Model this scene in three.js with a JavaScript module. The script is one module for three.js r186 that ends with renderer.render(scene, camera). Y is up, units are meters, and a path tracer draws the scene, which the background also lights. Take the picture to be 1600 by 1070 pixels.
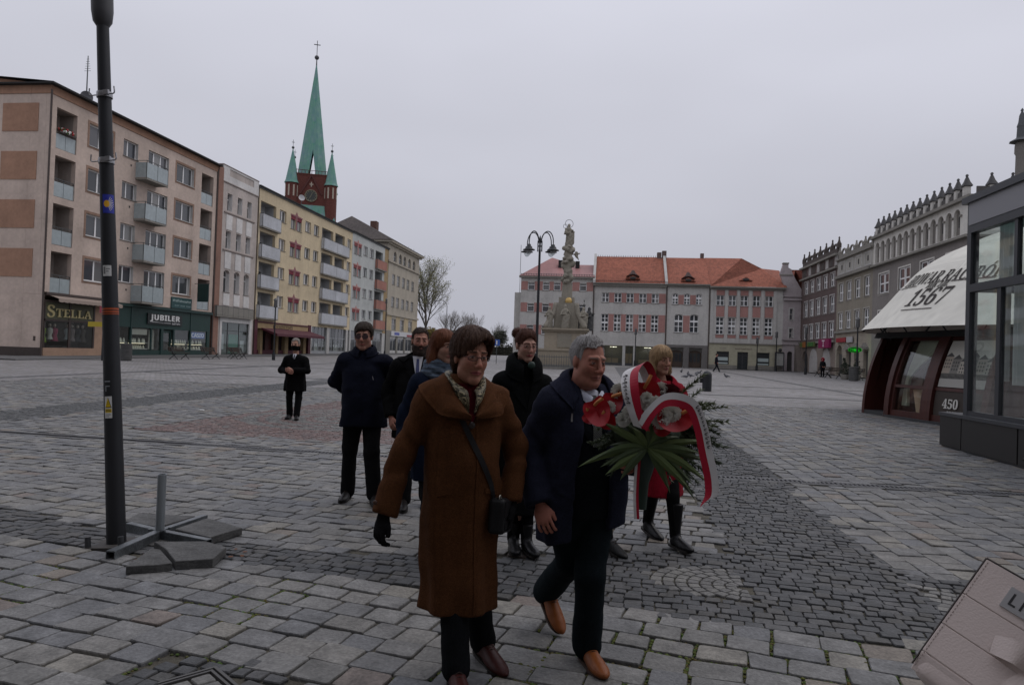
import * as THREE from 'three';
import { mergeGeometries, mergeVertices } from 'three/addons/utils/BufferGeometryUtils.js';
import { FontLoader } from 'three/addons/loaders/FontLoader.js';
import { TextGeometry } from 'three/addons/geometries/TextGeometry.js';

// ---------- camera, sky, sun, exposure ----------
const scene = new THREE.Scene();
const camera = new THREE.PerspectiveCamera(51.06, 1024 / 684, 0.05, 900);
camera.rotation.order = 'YXZ';
camera.position.set(0, 1.52, 0);
camera.rotation.set(0.82 * Math.PI / 180, 7.4 * Math.PI / 180, 1.95 * Math.PI / 180);
scene.add(camera);
const renderer = new THREE.WebGLRenderer({ antialias: true });
renderer.setSize(1024, 684);
renderer.toneMapping = THREE.LinearToneMapping;
renderer.toneMappingExposure = 1.0;
renderer.shadowMap.enabled = true;
renderer.shadowMap.type = THREE.PCFSoftShadowMap;

function prng(a) { return () => { a |= 0; a = a + 0x6D2B79F5 | 0; let t = Math.imul(a ^ a >>> 15, 1 | a); t = t + Math.imul(t ^ t >>> 7, 61 | t) ^ t; return ((t ^ t >>> 14) >>> 0) / 4294967296; }; }
const R = prng(20231);
const rr = (a, b) => a + (b - a) * R();
const lerp = (a, b, t) => a + (b - a) * t, clamp = (x, a = 0, b = 1) => Math.min(b, Math.max(a, x));
const sstep = (a, b, x) => { const t = clamp((x - a) / (b - a)); return t * t * (3 - 2 * t); };
const hash = (x, y, z = 0) => { let h = Math.imul(x, 374761393) ^ Math.imul(y, 668265263) ^ Math.imul(z, 2147483647 ^ 0x5bd1e995); h = Math.imul(h ^ h >>> 13, 1274126177); return ((h ^ h >>> 16) >>> 0) / 4294967296; };
// value noise, period p (0: none)
function vn2(x, y, p = 0) {
  const xi = Math.floor(x), yi = Math.floor(y), fx = x - xi, fy = y - yi, u = fx * fx * (3 - 2 * fx), v = fy * fy * (3 - 2 * fy);
  let x0 = xi, x1 = xi + 1, y0 = yi, y1 = yi + 1; if (p) { x0 = ((x0 % p) + p) % p; x1 = ((x1 % p) + p) % p; y0 = ((y0 % p) + p) % p; y1 = ((y1 % p) + p) % p; }
  const a = hash(x0, y0), b = hash(x1, y0), c = hash(x0, y1), d = hash(x1, y1), e = a + (b - a) * u; return e + (c + (d - c) * u - e) * v;
}
function vn3(x, y, z) {
  const zi = Math.floor(z), f = z - zi, u = f * f * (3 - 2 * f), xi = Math.floor(x), yi = Math.floor(y), fx = x - xi, fy = y - yi, a = fx * fx * (3 - 2 * fx), b = fy * fy * (3 - 2 * fy);
  const q = k => lerp(lerp(hash(xi, yi, k), hash(xi + 1, yi, k), a), lerp(hash(xi, yi + 1, k), hash(xi + 1, yi + 1, k), a), b);
  return lerp(q(zi), q(zi + 1), u);
}
const fbm = (x, y, p, o = 4) => { let s = 0, a = .5, f = 1; for (let i = 0; i < o; i++) { s += a * vn2(x * f, y * f, p ? p * f : 0); a *= .5; f *= 2; } return s / (1 - Math.pow(.5, o)); };

// overcast sky, computed: an even grey veil with soft cloud mottling, brighter towards the zenith
{
  const W = 512, Hh = 256, d = new Float32Array(W * Hh * 4);
  for (let j = 0; j < Hh; j++) for (let i = 0; i < W; i++) {
    const el = (j / (Hh - 1) - .5) * Math.PI, s = Math.max(0, Math.sin(el)), az = i / W * Math.PI * 2;
    const cx = Math.cos(az) * Math.cos(el), cz = Math.sin(az) * Math.cos(el), sy = Math.sin(el);
    const m = vn3(cx * 3 + 7, sy * 9 + 3, cz * 3 + 5) * .55 + vn3(cx * 7 + 1, sy * 20 + 8, cz * 7 + 2) * .3 + vn3(cx * 17 + 4, sy * 50 + 2, cz * 17 + 9) * .15;
    const L = (.43 + .54 * s) * (1 + .16 * (m - .5));
    const k = (j * W + i) * 4; d[k] = L * .985; d[k + 1] = L; d[k + 2] = L * 1.13; d[k + 3] = 1;
  }
  const t = new THREE.DataTexture(d, W, Hh, THREE.RGBAFormat, THREE.FloatType);
  t.mapping = THREE.EquirectangularReflectionMapping; t.magFilter = t.minFilter = THREE.LinearFilter; t.wrapS = THREE.RepeatWrapping; t.needsUpdate = true;
  scene.background = t; scene.environment = t; scene.environmentIntensity = 1; scene.backgroundIntensity = 1;
}
const sun = new THREE.DirectionalLight(0xfff4e8, 0.55);
sun.position.set(45, 82, -62); sun.target.position.set(0, 0, -30); scene.add(sun, sun.target);
sun.castShadow = true; sun.shadow.radius = 60; sun.shadow.mapSize.set(4096, 4096);
Object.assign(sun.shadow.camera, { left: -120, right: 120, top: 120, bottom: -120, near: 1, far: 320 });

// ---------- helpers ----------
const V = (x, y, z) => new THREE.Vector3(x, y, z);
const SLOPE = 0.006, gy = z => SLOPE * Math.max(0, -z - 8);   // the square rises gently away from the camera
function tex(size, fn, srgb = true, sx = 1, sy = sx) {
  const d = new Uint8Array(size * size * 4);
  for (let j = 0; j < size; j++) for (let i = 0; i < size; i++) { const c = fn(i / size, j / size), k = (j * size + i) * 4; if (typeof c === 'number') d[k] = d[k + 1] = d[k + 2] = clamp(c) * 255; else { d[k] = clamp(c[0]) * 255; d[k + 1] = clamp(c[1]) * 255; d[k + 2] = clamp(c[2]) * 255; } d[k + 3] = 255; }
  const t = new THREE.DataTexture(d, size, size); t.wrapS = t.wrapT = THREE.RepeatWrapping; t.magFilter = THREE.LinearFilter; t.minFilter = THREE.LinearMipmapLinearFilter; t.generateMipmaps = true;
  if (srgb) t.colorSpace = THREE.SRGBColorSpace; t.repeat.set(sx, sy); t.needsUpdate = true; return t;
}
const lin = (r, g, b) => new THREE.Color().setRGB(r, g, b);
const hex = h => new THREE.Color(h);
function mat(color, rough = .9, o = {}) { return new THREE.MeshStandardMaterial({ color, roughness: rough, ...o }); }
function phys(color, rough, o = {}) { return new THREE.MeshPhysicalMaterial({ color, roughness: rough, ...o }); }
function boxUV(g) {
  if (g.index) g = g.toNonIndexed(); if (!g.attributes.normal) g.computeVertexNormals();
  const p = g.attributes.position, n = g.attributes.normal, uv = new Float32Array(p.count * 2);
  for (let i = 0; i < p.count; i++) { const ax = Math.abs(n.getX(i)), ay = Math.abs(n.getY(i)), az = Math.abs(n.getZ(i)), x = p.getX(i), y = p.getY(i), z = p.getZ(i); if (ay > ax && ay > az) { uv[i * 2] = x; uv[i * 2 + 1] = z; } else if (ax > az) { uv[i * 2] = z; uv[i * 2 + 1] = y; } else { uv[i * 2] = x; uv[i * 2 + 1] = y; } }
  g.setAttribute('uv', new THREE.BufferAttribute(uv, 2));
  for (const k of Object.keys(g.attributes)) if (!['position', 'normal', 'uv', 'color'].includes(k)) g.deleteAttribute(k);
  return g;
}
const taken = {};
function numbered(n) { const c = taken[n] = (taken[n] ?? -1) + 1; return c ? n + '_' + String(c).padStart(3, '0') : n; }
function mesh(name, geo, m, parent) {
  const o = new THREE.Mesh(geo, m); o.name = parent ? name : numbered(name); o.castShadow = o.receiveShadow = true; (parent || scene).add(o); return o;
}
class MB {   // collects shapes and merges them into ONE mesh
  constructor() { this.g = []; }
  add(g, keep) { this.g.push(keep ? (g.index ? g.toNonIndexed() : g) : boxUV(g)); return this; }
  box(x0, x1, y0, y1, z0, z1) { const g = new THREE.BoxGeometry(Math.abs(x1 - x0), Math.abs(y1 - y0), Math.abs(z1 - z0)); g.translate((x0 + x1) / 2, (y0 + y1) / 2, (z0 + z1) / 2); return this.add(g); }
  cyl(x, y0, y1, z, r0, r1 = r0, n = 12) { const g = new THREE.CylinderGeometry(r1, r0, y1 - y0, n); g.translate(x, (y0 + y1) / 2, z); return this.add(g); }
  bar(a, b, r, n = 6, r2 = r) { const d = b.clone().sub(a), L = d.length(), g = new THREE.CylinderGeometry(r2, r, L, n); g.translate(0, L / 2, 0); g.applyQuaternion(new THREE.Quaternion().setFromUnitVectors(V(0, 1, 0), d.normalize())); g.translate(a.x, a.y, a.z); return this.add(g); }
  beam(a, b, w, h) { const d = b.clone().sub(a), L = d.length(), g = new THREE.BoxGeometry(w, h, L); g.translate(0, 0, L / 2); const o = new THREE.Object3D(); o.lookAt(d); g.applyQuaternion(o.quaternion); g.translate(a.x, a.y, a.z); return this.add(g); }
  tube(pts, r, n = 24, k = 6, closed = false) { return this.add(new THREE.TubeGeometry(new THREE.CatmullRomCurve3(pts, closed), n, r, k, closed)); }
  sph(x, y, z, r, sy = 1, sx = 1, sz = 1, n = 12) { const g = new THREE.SphereGeometry(r, n, Math.round(n * .75)); g.scale(sx, sy, sz); g.translate(x, y, z); return this.add(g); }
  lathe(pts, n = 16, x = 0, y = 0, z = 0) { const g = new THREE.LatheGeometry(pts.map(p => new THREE.Vector2(p[0], p[1])), n); g.translate(x, y, z); return this.add(g); }
  ext(shape, depth, z = 0, bevel = 0) { const g = new THREE.ExtrudeGeometry(shape, { depth, bevelEnabled: bevel > 0, bevelSize: bevel, bevelThickness: bevel, bevelSegments: 1, curveSegments: 8 }); g.translate(0, 0, z); return this.add(g); }
  poly(quads) { const p = []; for (const q of quads) { p.push(...q[0], ...q[1], ...q[2]); if (q[3]) p.push(...q[0], ...q[2], ...q[3]); } const g = new THREE.BufferGeometry(); g.setAttribute('position', new THREE.Float32BufferAttribute(p, 3)); g.computeVertexNormals(); return this.add(g); }
  tf(fn) { for (const g of this.g) fn(g); return this; }
  geo() { return this.g.length === 1 ? this.g[0] : mergeGeometries(this.g); }
  build(name, m, parent) { return mesh(name, this.geo(), m, parent); }
}
function thing(name, label, category, x = 0, y = 0, z = 0, ry = 0, group) {
  const o = new THREE.Group(); o.name = numbered(name); o.position.set(x, y, z); o.rotation.y = ry; o.userData = { label, category }; if (group) o.userData.group = group; scene.add(o); return o;
}
function tag(o, label, category, group) { Object.assign(o.userData, { label, category }); if (group) o.userData.group = group; return o; }
function struct(o, label) { o.userData.kind = 'structure'; if (label) o.userData.label = label; return o; }
function rect(x0, x1, y0, y1) { const s = new THREE.Shape(); s.moveTo(x0, y0); s.lineTo(x1, y0); s.lineTo(x1, y1); s.lineTo(x0, y1); s.closePath(); return s; }
function polyShape(pts) { const s = new THREE.Shape(); pts.forEach((p, i) => i ? s.lineTo(p[0], p[1]) : s.moveTo(p[0], p[1])); s.closePath(); return s; }
function archPts(x0, x1, y0, y1, rise = (x1 - x0) / 2, n = 8) { const a = [[x0, y0], [x1, y0]], c = (x0 + x1) / 2, r = (x1 - x0) / 2; for (let i = 0; i <= n; i++) { const t = Math.PI * i / n; a.push([c + r * Math.cos(t), y1 - rise + rise * Math.sin(t)]); } return a; }
const font = await new FontLoader().loadAsync('fonts/droid/droid_sans_bold.typeface.json');
const serif = await new FontLoader().loadAsync('fonts/droid/droid_serif_bold.typeface.json');
function textGeo(s, size, depth = .02, f = font) { const g = new TextGeometry(s, { font: f, size, depth, curveSegments: 3 }); g.computeBoundingBox(); return g; }
function canvasTex(w, h, draw) { const c = document.createElement('canvas'); c.width = w; c.height = h; const x = c.getContext('2d'); draw(x, w, h); const t = new THREE.CanvasTexture(c); t.colorSpace = THREE.SRGBColorSpace; return t; }

// shared textures: grain and stains of the stuff itself
const T = {
  plaster: tex(256, (u, v) => { const a = fbm(u * 6, v * 6, 6, 5), b = fbm(u * 60 + 3, v * 60, 60, 2), c = fbm(u * 24, v * 3 + 9, 0, 3); return .80 + .16 * a + .08 * (b - .5) + .06 * (c - .5); }, true, .11),
  plasterB: tex(256, (u, v) => fbm(u * 40, v * 40, 40, 3), false, .5),
  dirty: tex(256, (u, v) => { const a = fbm(u * 5, v * 5, 5, 5), s = fbm(u * 40, v * 4, 0, 4), b = fbm(u * 80, v * 80, 80, 2); const k = .80 + .14 * a + .07 * (s - .5) + .07 * (b - .5); return [k, k * .99, k * .965]; }, true, .13),
  stone: tex(256, (u, v) => { const a = fbm(u * 8, v * 8, 8, 5), b = fbm(u * 64, v * 64, 64, 2); return .74 + .3 * (a - .5) + .22 * (b - .5); }, true, 1.3),
  stoneB: tex(256, (u, v) => .6 * fbm(u * 24, v * 24, 24, 4) + .4 * fbm(u * 90, v * 90, 90, 1), false, 2.2),
  tile: tex(512, (u, v) => { const r = Math.floor(v * 32), c = Math.floor(u * 32 + (r % 2) * .5), f = (v * 32) % 1, g = (u * 32 + (r % 2) * .5) % 1, h = hash(c % 32, r), k = .80 + .14 * h + .1 * (fbm(u * 5, v * 5, 5, 3) - .5) - (g < .1 || f < .12 ? .1 : 0); const m = fbm(u * 7 + 3, v * 7, 7, 4) > .66 ? .95 : 1; return [k * m, k * .97 * m, k * .95 * m]; }, true, .14),
  tileB: tex(256, (u, v) => ((v * 16) % 1) * .8 + .2 * Math.abs(Math.sin(u * 16 * Math.PI)), false, .28),
  wool: tex(256, (u, v) => .82 + .3 * (fbm(u * 90, v * 90, 90, 2) - .5) + .05 * (fbm(u * 12, v * 12, 12, 3) - .5), true, 4),
  woolB: tex(256, (u, v) => fbm(u * 80, v * 80, 80, 2), false, 6),
  cloth: tex(256, (u, v) => .86 + .1 * Math.sin((u + v) * 120 * Math.PI) + .2 * (fbm(u * 40, v * 40, 40, 3) - .5), true, 4),
  copper: tex(256, (u, v) => { const a = fbm(u * 6, v * 6, 6, 5), s = fbm(u * 50, v * 5, 0, 3); return [.82 + .3 * (a - .5) + .2 * (s - .5), .9 + .2 * (s - .5), .88 + .2 * (a - .5)]; }, true, .2),
  brick: tex(256, (u, v) => { const r = Math.floor(v * 32), q = u * 16 + (r % 2) * .5, g = q % 1, f = (v * 32) % 1; return g < .06 || f < .14 ? [.85, .8, .75] : [.75 + .35 * hash(Math.floor(q) % 16, r), .72 + .3 * hash(Math.floor(q) % 16, r), .7 + .3 * hash(Math.floor(q) % 16, r)]; }, true, .4),
  wood: tex(256, (u, v) => .78 + .3 * (fbm(u * 40, v * 3, 0, 4) - .5) + .06 * (fbm(u * 120, v * 8, 0, 2) - .5), true, 1),
};
// ---------- the ground ----------
const M = {};
M.joint = mat(lin(.13, .118, .09), 1, { map: T.stone, bumpMap: T.stoneB, bumpScale: .006 });
M.far = mat(lin(.272, .27, .264), .66, { map: tex(512, (u, v) => { const r = Math.floor(v * 64), q = u * 48 + (r % 2) * .5, h = hash(Math.floor(q) % 48, r), j = (q % 1 < .1 || (v * 64) % 1 < .13) ? .72 : 1, a = fbm(u * 8, v * 8, 8, 4), k = (.76 + .2 * h + .2 * (a - .5)) * j; return [k * (1 + .03 * hash(r, Math.floor(q))), k, k * (.97 + .05 * h)]; }, true, 1 / 11) });
const plaza = new THREE.Group(); plaza.name = 'plaza_ground'; struct(plaza, 'grey stone paved town square'); scene.add(plaza);
{ // base sheet: bedding under the setts near by, the paving itself where single stones no longer show
  const zs = [12, 0, -4, -8, -14, -22, -30, -45, -70, -100, -160, -260, -420, -700], xs = [-420, -200, -110, -60, -36, -20, -10, 0, 10, 24, 60, 140, 300];
  const pos = [], uv = [], idx = [];
  for (const z of zs) for (const x of xs) { pos.push(x, gy(Math.max(z, -150)) - .016, z); uv.push(x, z); }
  for (let j = 0; j < zs.length - 1; j++) for (let i = 0; i < xs.length - 1; i++) { const a = j * xs.length + i; idx.push(a, a + 1, a + xs.length, a + 1, a + xs.length + 1, a + xs.length); }
  const g = new THREE.BufferGeometry(); g.setAttribute('position', new THREE.Float32BufferAttribute(pos, 3)); g.setAttribute('uv', new THREE.Float32BufferAttribute(uv, 2)); g.setIndex(idx); g.computeVertexNormals();
  mesh('bedding', g, M.joint, plaza);
}
// stones in palettes of shared materials
const pal = (list, o = {}) => list.map(c => mat(lin(...c), .66, { map: T.stone, bumpMap: T.stoneB, bumpScale: .004, ...o }));
M.sett = pal([[.272, .27, .262], [.302, .293, .272], [.246, .248, .248], [.325, .308, .268], [.25, .246, .232], [.31, .27, .225], [.288, .24, .21], [.228, .233, .24], [.316, .313, .3]]);
M.cob = pal([[.1, .104, .108], [.118, .12, .124], [.083, .087, .091], [.134, .134, .134], [.112, .11, .104]]);
M.pale = pal([[.25, .245, .23], [.29, .283, .26], [.215, .21, .2]]);
M.red = pal([[.28, .185, .165], [.245, .165, .15], [.3, .21, .185], [.23, .17, .16]]);
const pick = (list, r) => list[Math.floor(r * list.length) % list.length];
// one irregular stone: corners [x,z]*4, top height, bevel
function stoneArrays(out, c, top, bev, fine) {
  const cx = (c[0][0] + c[1][0] + c[2][0] + c[3][0]) / 4, cz = (c[0][1] + c[1][1] + c[2][1] + c[3][1]) / 4, ring = [];
  for (let i = 0; i < 4; i++) {
    const a = c[i], b = c[(i + 1) % 4], p = c[(i + 3) % 4];
    if (fine) { const r = .08 + .05 * R(); ring.push([lerp(a[0], p[0], r), lerp(a[1], p[1], r)], [lerp(a[0], (cx), .025 + .04 * R()), lerp(a[1], cz, .025 + .04 * R())], [lerp(a[0], b[0], r), lerp(a[1], b[1], r)]); const m = .5 + .1 * (R() - .5), w = 1 - .05 * (R() - .35); ring.push([cx + (lerp(a[0], b[0], m) - cx) * w, cz + (lerp(a[1], b[1], m) - cz) * w]); }
    else { ring.push([lerp(a[0], p[0], .09), lerp(a[1], p[1], .09)], [lerp(a[0], b[0], .09), lerp(a[1], b[1], .09)]); }
  }
  const n = ring.length, y = gy(cz), tx = (R() - .5) * .05, tz = (R() - .5) * .05, dome = .0015;
  const P = (q, k, h) => { const x = cx + (q[0] - cx) * k, z = cz + (q[1] - cz) * k; return [x, y + h + tx * (x - cx) + tz * (z - cz), z]; };
  const k1 = 1 - bev, tri = (a, b, d) => out.push(...a, ...b, ...d);
  const C = [cx, y + top + dome, cz];
  for (let i = 0; i < n; i++) {
    const a = ring[i], b = ring[(i + 1) % n];
    const t0 = P(a, k1, top), t1 = P(b, k1, top), m0 = P(a, 1, top - .006), m1 = P(b, 1, top - .006), l0 = P(a, 1, -.05), l1 = P(b, 1, -.05);
    tri(C, t1, t0); tri(t0, t1, m1); tri(t0, m1, m0); tri(m0, m1, l1); tri(m0, l1, l0);
  }
}
function stoneGeo(arr) {
  let g = new THREE.BufferGeometry(); g.setAttribute('position', new THREE.Float32BufferAttribute(arr, 3)); const uv = new Float32Array(arr.length / 3 * 2);
  for (let i = 0; i < uv.length / 2; i++) { uv[i * 2] = arr[i * 3] + arr[i * 3 + 1] * .6; uv[i * 2 + 1] = arr[i * 3 + 2] + arr[i * 3 + 1] * .6; }
  g.setAttribute('uv', new THREE.BufferAttribute(uv, 2)); g.computeVertexNormals(); return g;
}
// a field of stones: the 300 largest in view are parts of their own, the rest one merged part for each tone
const nearCells = [];
function layField(root, cells, mats, name, opt = {}) {
  const inView = c => { const dx = c.x, dz = -c.z; if (dz < 2.6) return false; const cy = Math.cos(.129), sy = Math.sin(.129), X = dx * cy + dz * sy, D = dz * cy - dx * sy; return Math.abs(X / D) < .76; };
  cells.forEach(c => { c.x = (c.c[0][0] + c.c[2][0]) / 2; c.z = (c.c[0][1] + c.c[2][1]) / 2; c.d = Math.hypot(c.x, c.z) + (inView(c) ? 0 : 1000); });
  cells.sort((a, b) => a.d - b.d); if (opt.keep) nearCells.push(...cells);
  const rest = mats.map(() => []);
  let shown = 0;
  for (const c of cells) {
    const mi = opt.pickMat ? opt.pickMat(c) : Math.floor(R() * mats.length), fine = c.d < (opt.fine ?? 7);
    if (c.d < 900 && shown < 300) { const a = []; stoneArrays(a, c.c, c.top, c.bev ?? .05, fine); mesh(name, stoneGeo(a), mats[mi], root); shown++; }
    else stoneArrays(rest[mi], c.c, c.top, c.bev ?? .05, fine);
  }
  rest.forEach((a, i) => { if (a.length) { const m = mesh(name + '_field', stoneGeo(a), mats[i], root); m.userData.kind = 'stuff'; } });
}
// courses along direction u (unit, x/z); inside(x,z) selects
function courses(box, ang, len, wid, gap, inside, o = {}) {
  const cells = [], ca = Math.cos(ang), sa = Math.sin(ang), [x0, x1, z0, z1] = box, cx = (x0 + x1) / 2, cz = (z0 + z1) / 2, half = Math.hypot(x1 - x0, z1 - z0) / 2;
  const warp = o.warp ?? .02;
  const toW = (u, v) => { const w = v + warp * (vn2(u * .9 + 5, v * .5) - .5) * 2 + warp * 3 * (vn2(u * .13 + 2, v * .11 + 7) - .5); return [cx + u * ca - w * sa, cz + u * sa + w * ca]; };
  let v = -half;
  while (v < half) {
    const w = wid * (1 + (o.wv ?? .1) * (R() - .5) * 2); let u = -half - R() * len;
    while (u < half) {
      const l = len * (1 + (o.lv ?? .25) * (R() - .5) * 2), m = toW(u + l / 2, v + w / 2);
      if (m[0] > x0 && m[0] < x1 && m[1] > z0 && m[1] < z1 && inside(m[0], m[1])) {
        const g = gap * (.6 + .8 * R()) / 2, j = () => (R() - .5) * (o.jit ?? .02), h = .004 * (R() - .5) * (o.hv ?? 2);
        cells.push({ c: [toW(u + g + j(), v + g + j()), toW(u + l - g + j(), v + g + j()), toW(u + l - g + j(), v + w - g + j()), toW(u + g + j(), v + w - g + j())], top: h, bev: o.bev });
      }
      u += l;
    }
    v += w;
  }
  return cells;
}
const bandBot = x => -4.40 + .115 * x;
const bandTop = x => x < -1.3 ? -5.16 + (x < -3.6 ? (x + 3.6) * .38 : 0) : -5.16 - .74 * sstep(-1.3, 1.1, x);
const stripL = z => 1.03 + .0 * z, stripR = z => 2.06 - .0225 * z;
const drainZ = x => -9.62 + .03 * x + (x < -2 ? .03 * (x + 2) : 0);
const inBand = (x, z) => x > 2.12 ? z < bandBot(x) && z > -5.56 : z < bandBot(x) && z > bandTop(x);
const inStrip = (x, z) => z <= -5.2 && x > stripL(z) && x < stripR(z) + .05;
const inDark2 = (x, z) => x > -11.8 && x < -10.35 && z < -8;
const redX0 = z => -7.9 + (-z - 11) * .11;
const inRed = (x, z) => z < -11.05 + .03 * (x + 5) && z > -19 && x > redX0(z) && x < -2.0;
const drain = (x, z) => Math.abs(z - drainZ(x)) < .15;
const manC = [-1.72, -2.75], inMan = (x, z) => Math.hypot((x - manC[0]) / 1.0, (z - manC[1])) < .52;
const padIn = (x, z) => false;
const semi = [[.98, -5.08, .62, .36], [2.35, -5.0, .26, .3]];
const inSemi = (x, z) => (x < .99 && ((x - .99) / .68) ** 2 + ((z + 5.09) / .35) ** 2 < 1) || (x > 2.18 && x < 2.5 && Math.hypot((x - 2.18) / .3, (z + 5.07) / .24) < 1);
{
  const a = new THREE.Group(); a.name = 'near_sett_paving'; struct(a); scene.add(a);
  const tone = c => { const n = vn2(c.x * 1.3 + 9, c.z * 1.3), r = R(); return r < .055 ? 5 + Math.floor(R() * 2) : r < .16 ? 3 : n > .62 ? [0, 7, 2][Math.floor(R() * 3)] : [0, 1, 2, 4, 8, 0, 7][Math.floor(R() * 7)]; };
  layField(a, courses([-6.5, 4, -5.6, .5], .2, .228, .19, .013, (x, z) => z > bandBot(x) && !inMan(x, z), { jit: .018, warp: .03, lv: .22, wv: .1, bev: .028, hv: 3 }), M.sett, 'sett', { pickMat: tone, fine: 9, keep: true });
  const b = new THREE.Group(); b.name = 'middle_sett_paving'; struct(b); scene.add(b);
  layField(b, courses([-19, 1.04, -24, -5.1],     .16, .228, .172, .012, (x, z) => z < bandTop(x) && x < stripL(z) && !drain(x, z) && !inRed(x, z) && !inDark2(x, z), { jit: .016, warp: .04, lv: .28, bev: .03, hv: 3 }), M.sett, 'sett', { pickMat: tone, fine: 9 });
  const c = new THREE.Group(); c.name = 'side_sett_paving'; struct(c); scene.add(c);
  layField(c, courses([2.1, 13, -24, -5.5], Math.PI / 2 - .01, .228, .205, .012, (x, z) => x > stripR(z) && z < -5.56 && !drain(x, z), { jit: .012, warp: .02, lv: .3, wv: .18, bev: .03, hv: 3 }), M.sett, 'sett', { pickMat: tone, fine: 9 });
  const d = new THREE.Group(); d.name = 'dark_cobble_band'; struct(d); scene.add(d);
  layField(d, courses([-7, 4.5, -6.6, -3.6], .12, .105, .088, .008, (x, z) => inBand(x, z) && !inSemi(x, z), { jit: .012, warp: .03, lv: .3, bev: .06, hv: 3 }).concat(
    courses([-2.45, -1.0, -3.4, -2.1], .2, .1, .085, .012, (x, z) => inMan(x, z) && !(Math.abs((x - manC[0]) * .78 + (z - manC[1] + .04) * .62) < .29 && Math.abs(-(x - manC[0]) * .62 + (z - manC[1] + .04) * .78) < .29), { jit: .016, bev: .09, hv: 3 })), M.cob, 'cobble', { fine: 4 });
  const e = new THREE.Group(); e.name = 'dark_cobble_strip'; struct(e); scene.add(e);
  layField(e, courses([.9, 3, -27, -5.2], .05, .105, .088, .008, (x, z) => inStrip(x, z) && !inBand(x, z) && !inSemi(x, z) && !drain(x, z), { jit: .012, warp: .03, lv: .3, bev: .06, hv: 3 }), M.cob, 'cobble', { fine: 3 });
  const f = new THREE.Group(); f.name = 'pale_cobble_fan'; struct(f); scene.add(f);
  { // fan of small pale stones laid in arcs
    const cells = []; for (const [cx, cz, dir] of [[.99, -5.0, 1]]) for (let k = 0; k < 8; k++) for (let i = 0; i < 24; i++) { const r0 = .06 + k * .083, r1 = r0 + .074, t0 = Math.PI * (.5 + i / (6 + k * 1.9)), t1 = t0 + Math.PI / (6 + k * 1.9) * .88; const q = (r, t) => [cx + Math.cos(t) * r, cz + Math.sin(t) * r * .9]; const m = q((r0 + r1) / 2, (t0 + t1) / 2); if (inSemi(m[0], m[1]) && t0 < Math.PI * 1.6) cells.push({ c: [q(r0, t0), q(r0, t1), q(r1, t1), q(r1, t0)], top: .002 * (R() - .5), bev: .08 }); }
    layField(f, cells.concat(courses([2.15, 2.55, -5.4, -4.7], .3, .09, .085, .012, inSemi, { bev: .09 })), M.pale, 'cobble', { fine: 4 });
  }
  const g = new THREE.Group(); g.name = 'red_cobble_carpet'; struct(g); scene.add(g);
  layField(g, courses([-8.2, -1.9, -19.2, -10.8], .03, .105, .095, .012, inRed, { jit: .02, warp: .03, bev: .09 }), M.red.concat(M.pale), 'cobble', { fine: 0, pickMat: c => { const q = Math.hypot(c.x + 5.2, c.z + 14.3), pale = q < 2.1 && ((q * 2.2) % 1 < .62) || R() < .08; return pale ? 4 + Math.floor(R() * 3) : Math.floor(R() * 4); } });
  const h = new THREE.Group(); h.name = 'grey_cobble_strip'; struct(h); scene.add(h);
  layField(h, courses([-11.8, -10.35, -27, -8], .0, .1, .09, .012, () => true, { jit: .018, bev: .09 }), pal([[.13, .135, .135], [.15, .155, .155], [.115, .12, .12]]), 'cobble', { fine: 0 });
}
{ // the paving farther off, where stones are too small to tell apart
  const q = (x0, x1, z0, z1, dy) => { const s = []; for (let i = 0; i < 10; i++) { const a = lerp(z0, z1, i / 10), b = lerp(z0, z1, (i + 1) / 10); s.push([[x0, gy(a) + dy, a], [x1, gy(a) + dy, a], [x1, gy(b) + dy, b], [x0, gy(b) + dy, b]]); } return s; };
  const m = new MB(); m.poly(q(-37.5, -19, 2, -24, -.004)); m.poly(q(13, 23, 2, -24, -.004)); m.poly(q(-60, 40, -24, -87, -.006)); m.poly(q(-60, 40, -87, -150, -.006));
  m.build('far_paving', M.far, plaza);
  const dk = mat(lin(.15, .152, .154), .8, { map: T.stone }), n = new MB();
  n.poly(q(-11.75, -10.4, -26.9, -62, .002)); n.poly(q(1.05, 2.6, -26.9, -75, .002)); n.poly(q(-20.6, -20.1, -20, -62, .003));
  n.poly(q(-20, 22, -29.0, -29.35, .0045)); n.poly(q(2.6, 20, -38, -38.3, .0045)); n.poly(q(11.2, 11.6, -24, -80, .0035)); n.poly(q(-36, -12, -40.6, -41, .0045));
  n.build('paving_line', dk, plaza);
  // slab pavement with a low kerb along the left row
  const p = new MB(); p.poly(q(-37.2, -32.5, -36, -140, .05)); p.poly([...Array(10)].map((_, i) => { const a = lerp(-36, -140, i / 10), b = lerp(-36, -140, (i + 1) / 10); return [[-32.5, gy(a) + .05, a], [-32.5, gy(b) + .05, b], [-32.5, gy(b) - .05, b], [-32.5, gy(a) - .05, a]]; }));
  p.build('pavement', mat(lin(.16, .158, .155), .9, { map: T.stone }), plaza);
}
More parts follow.
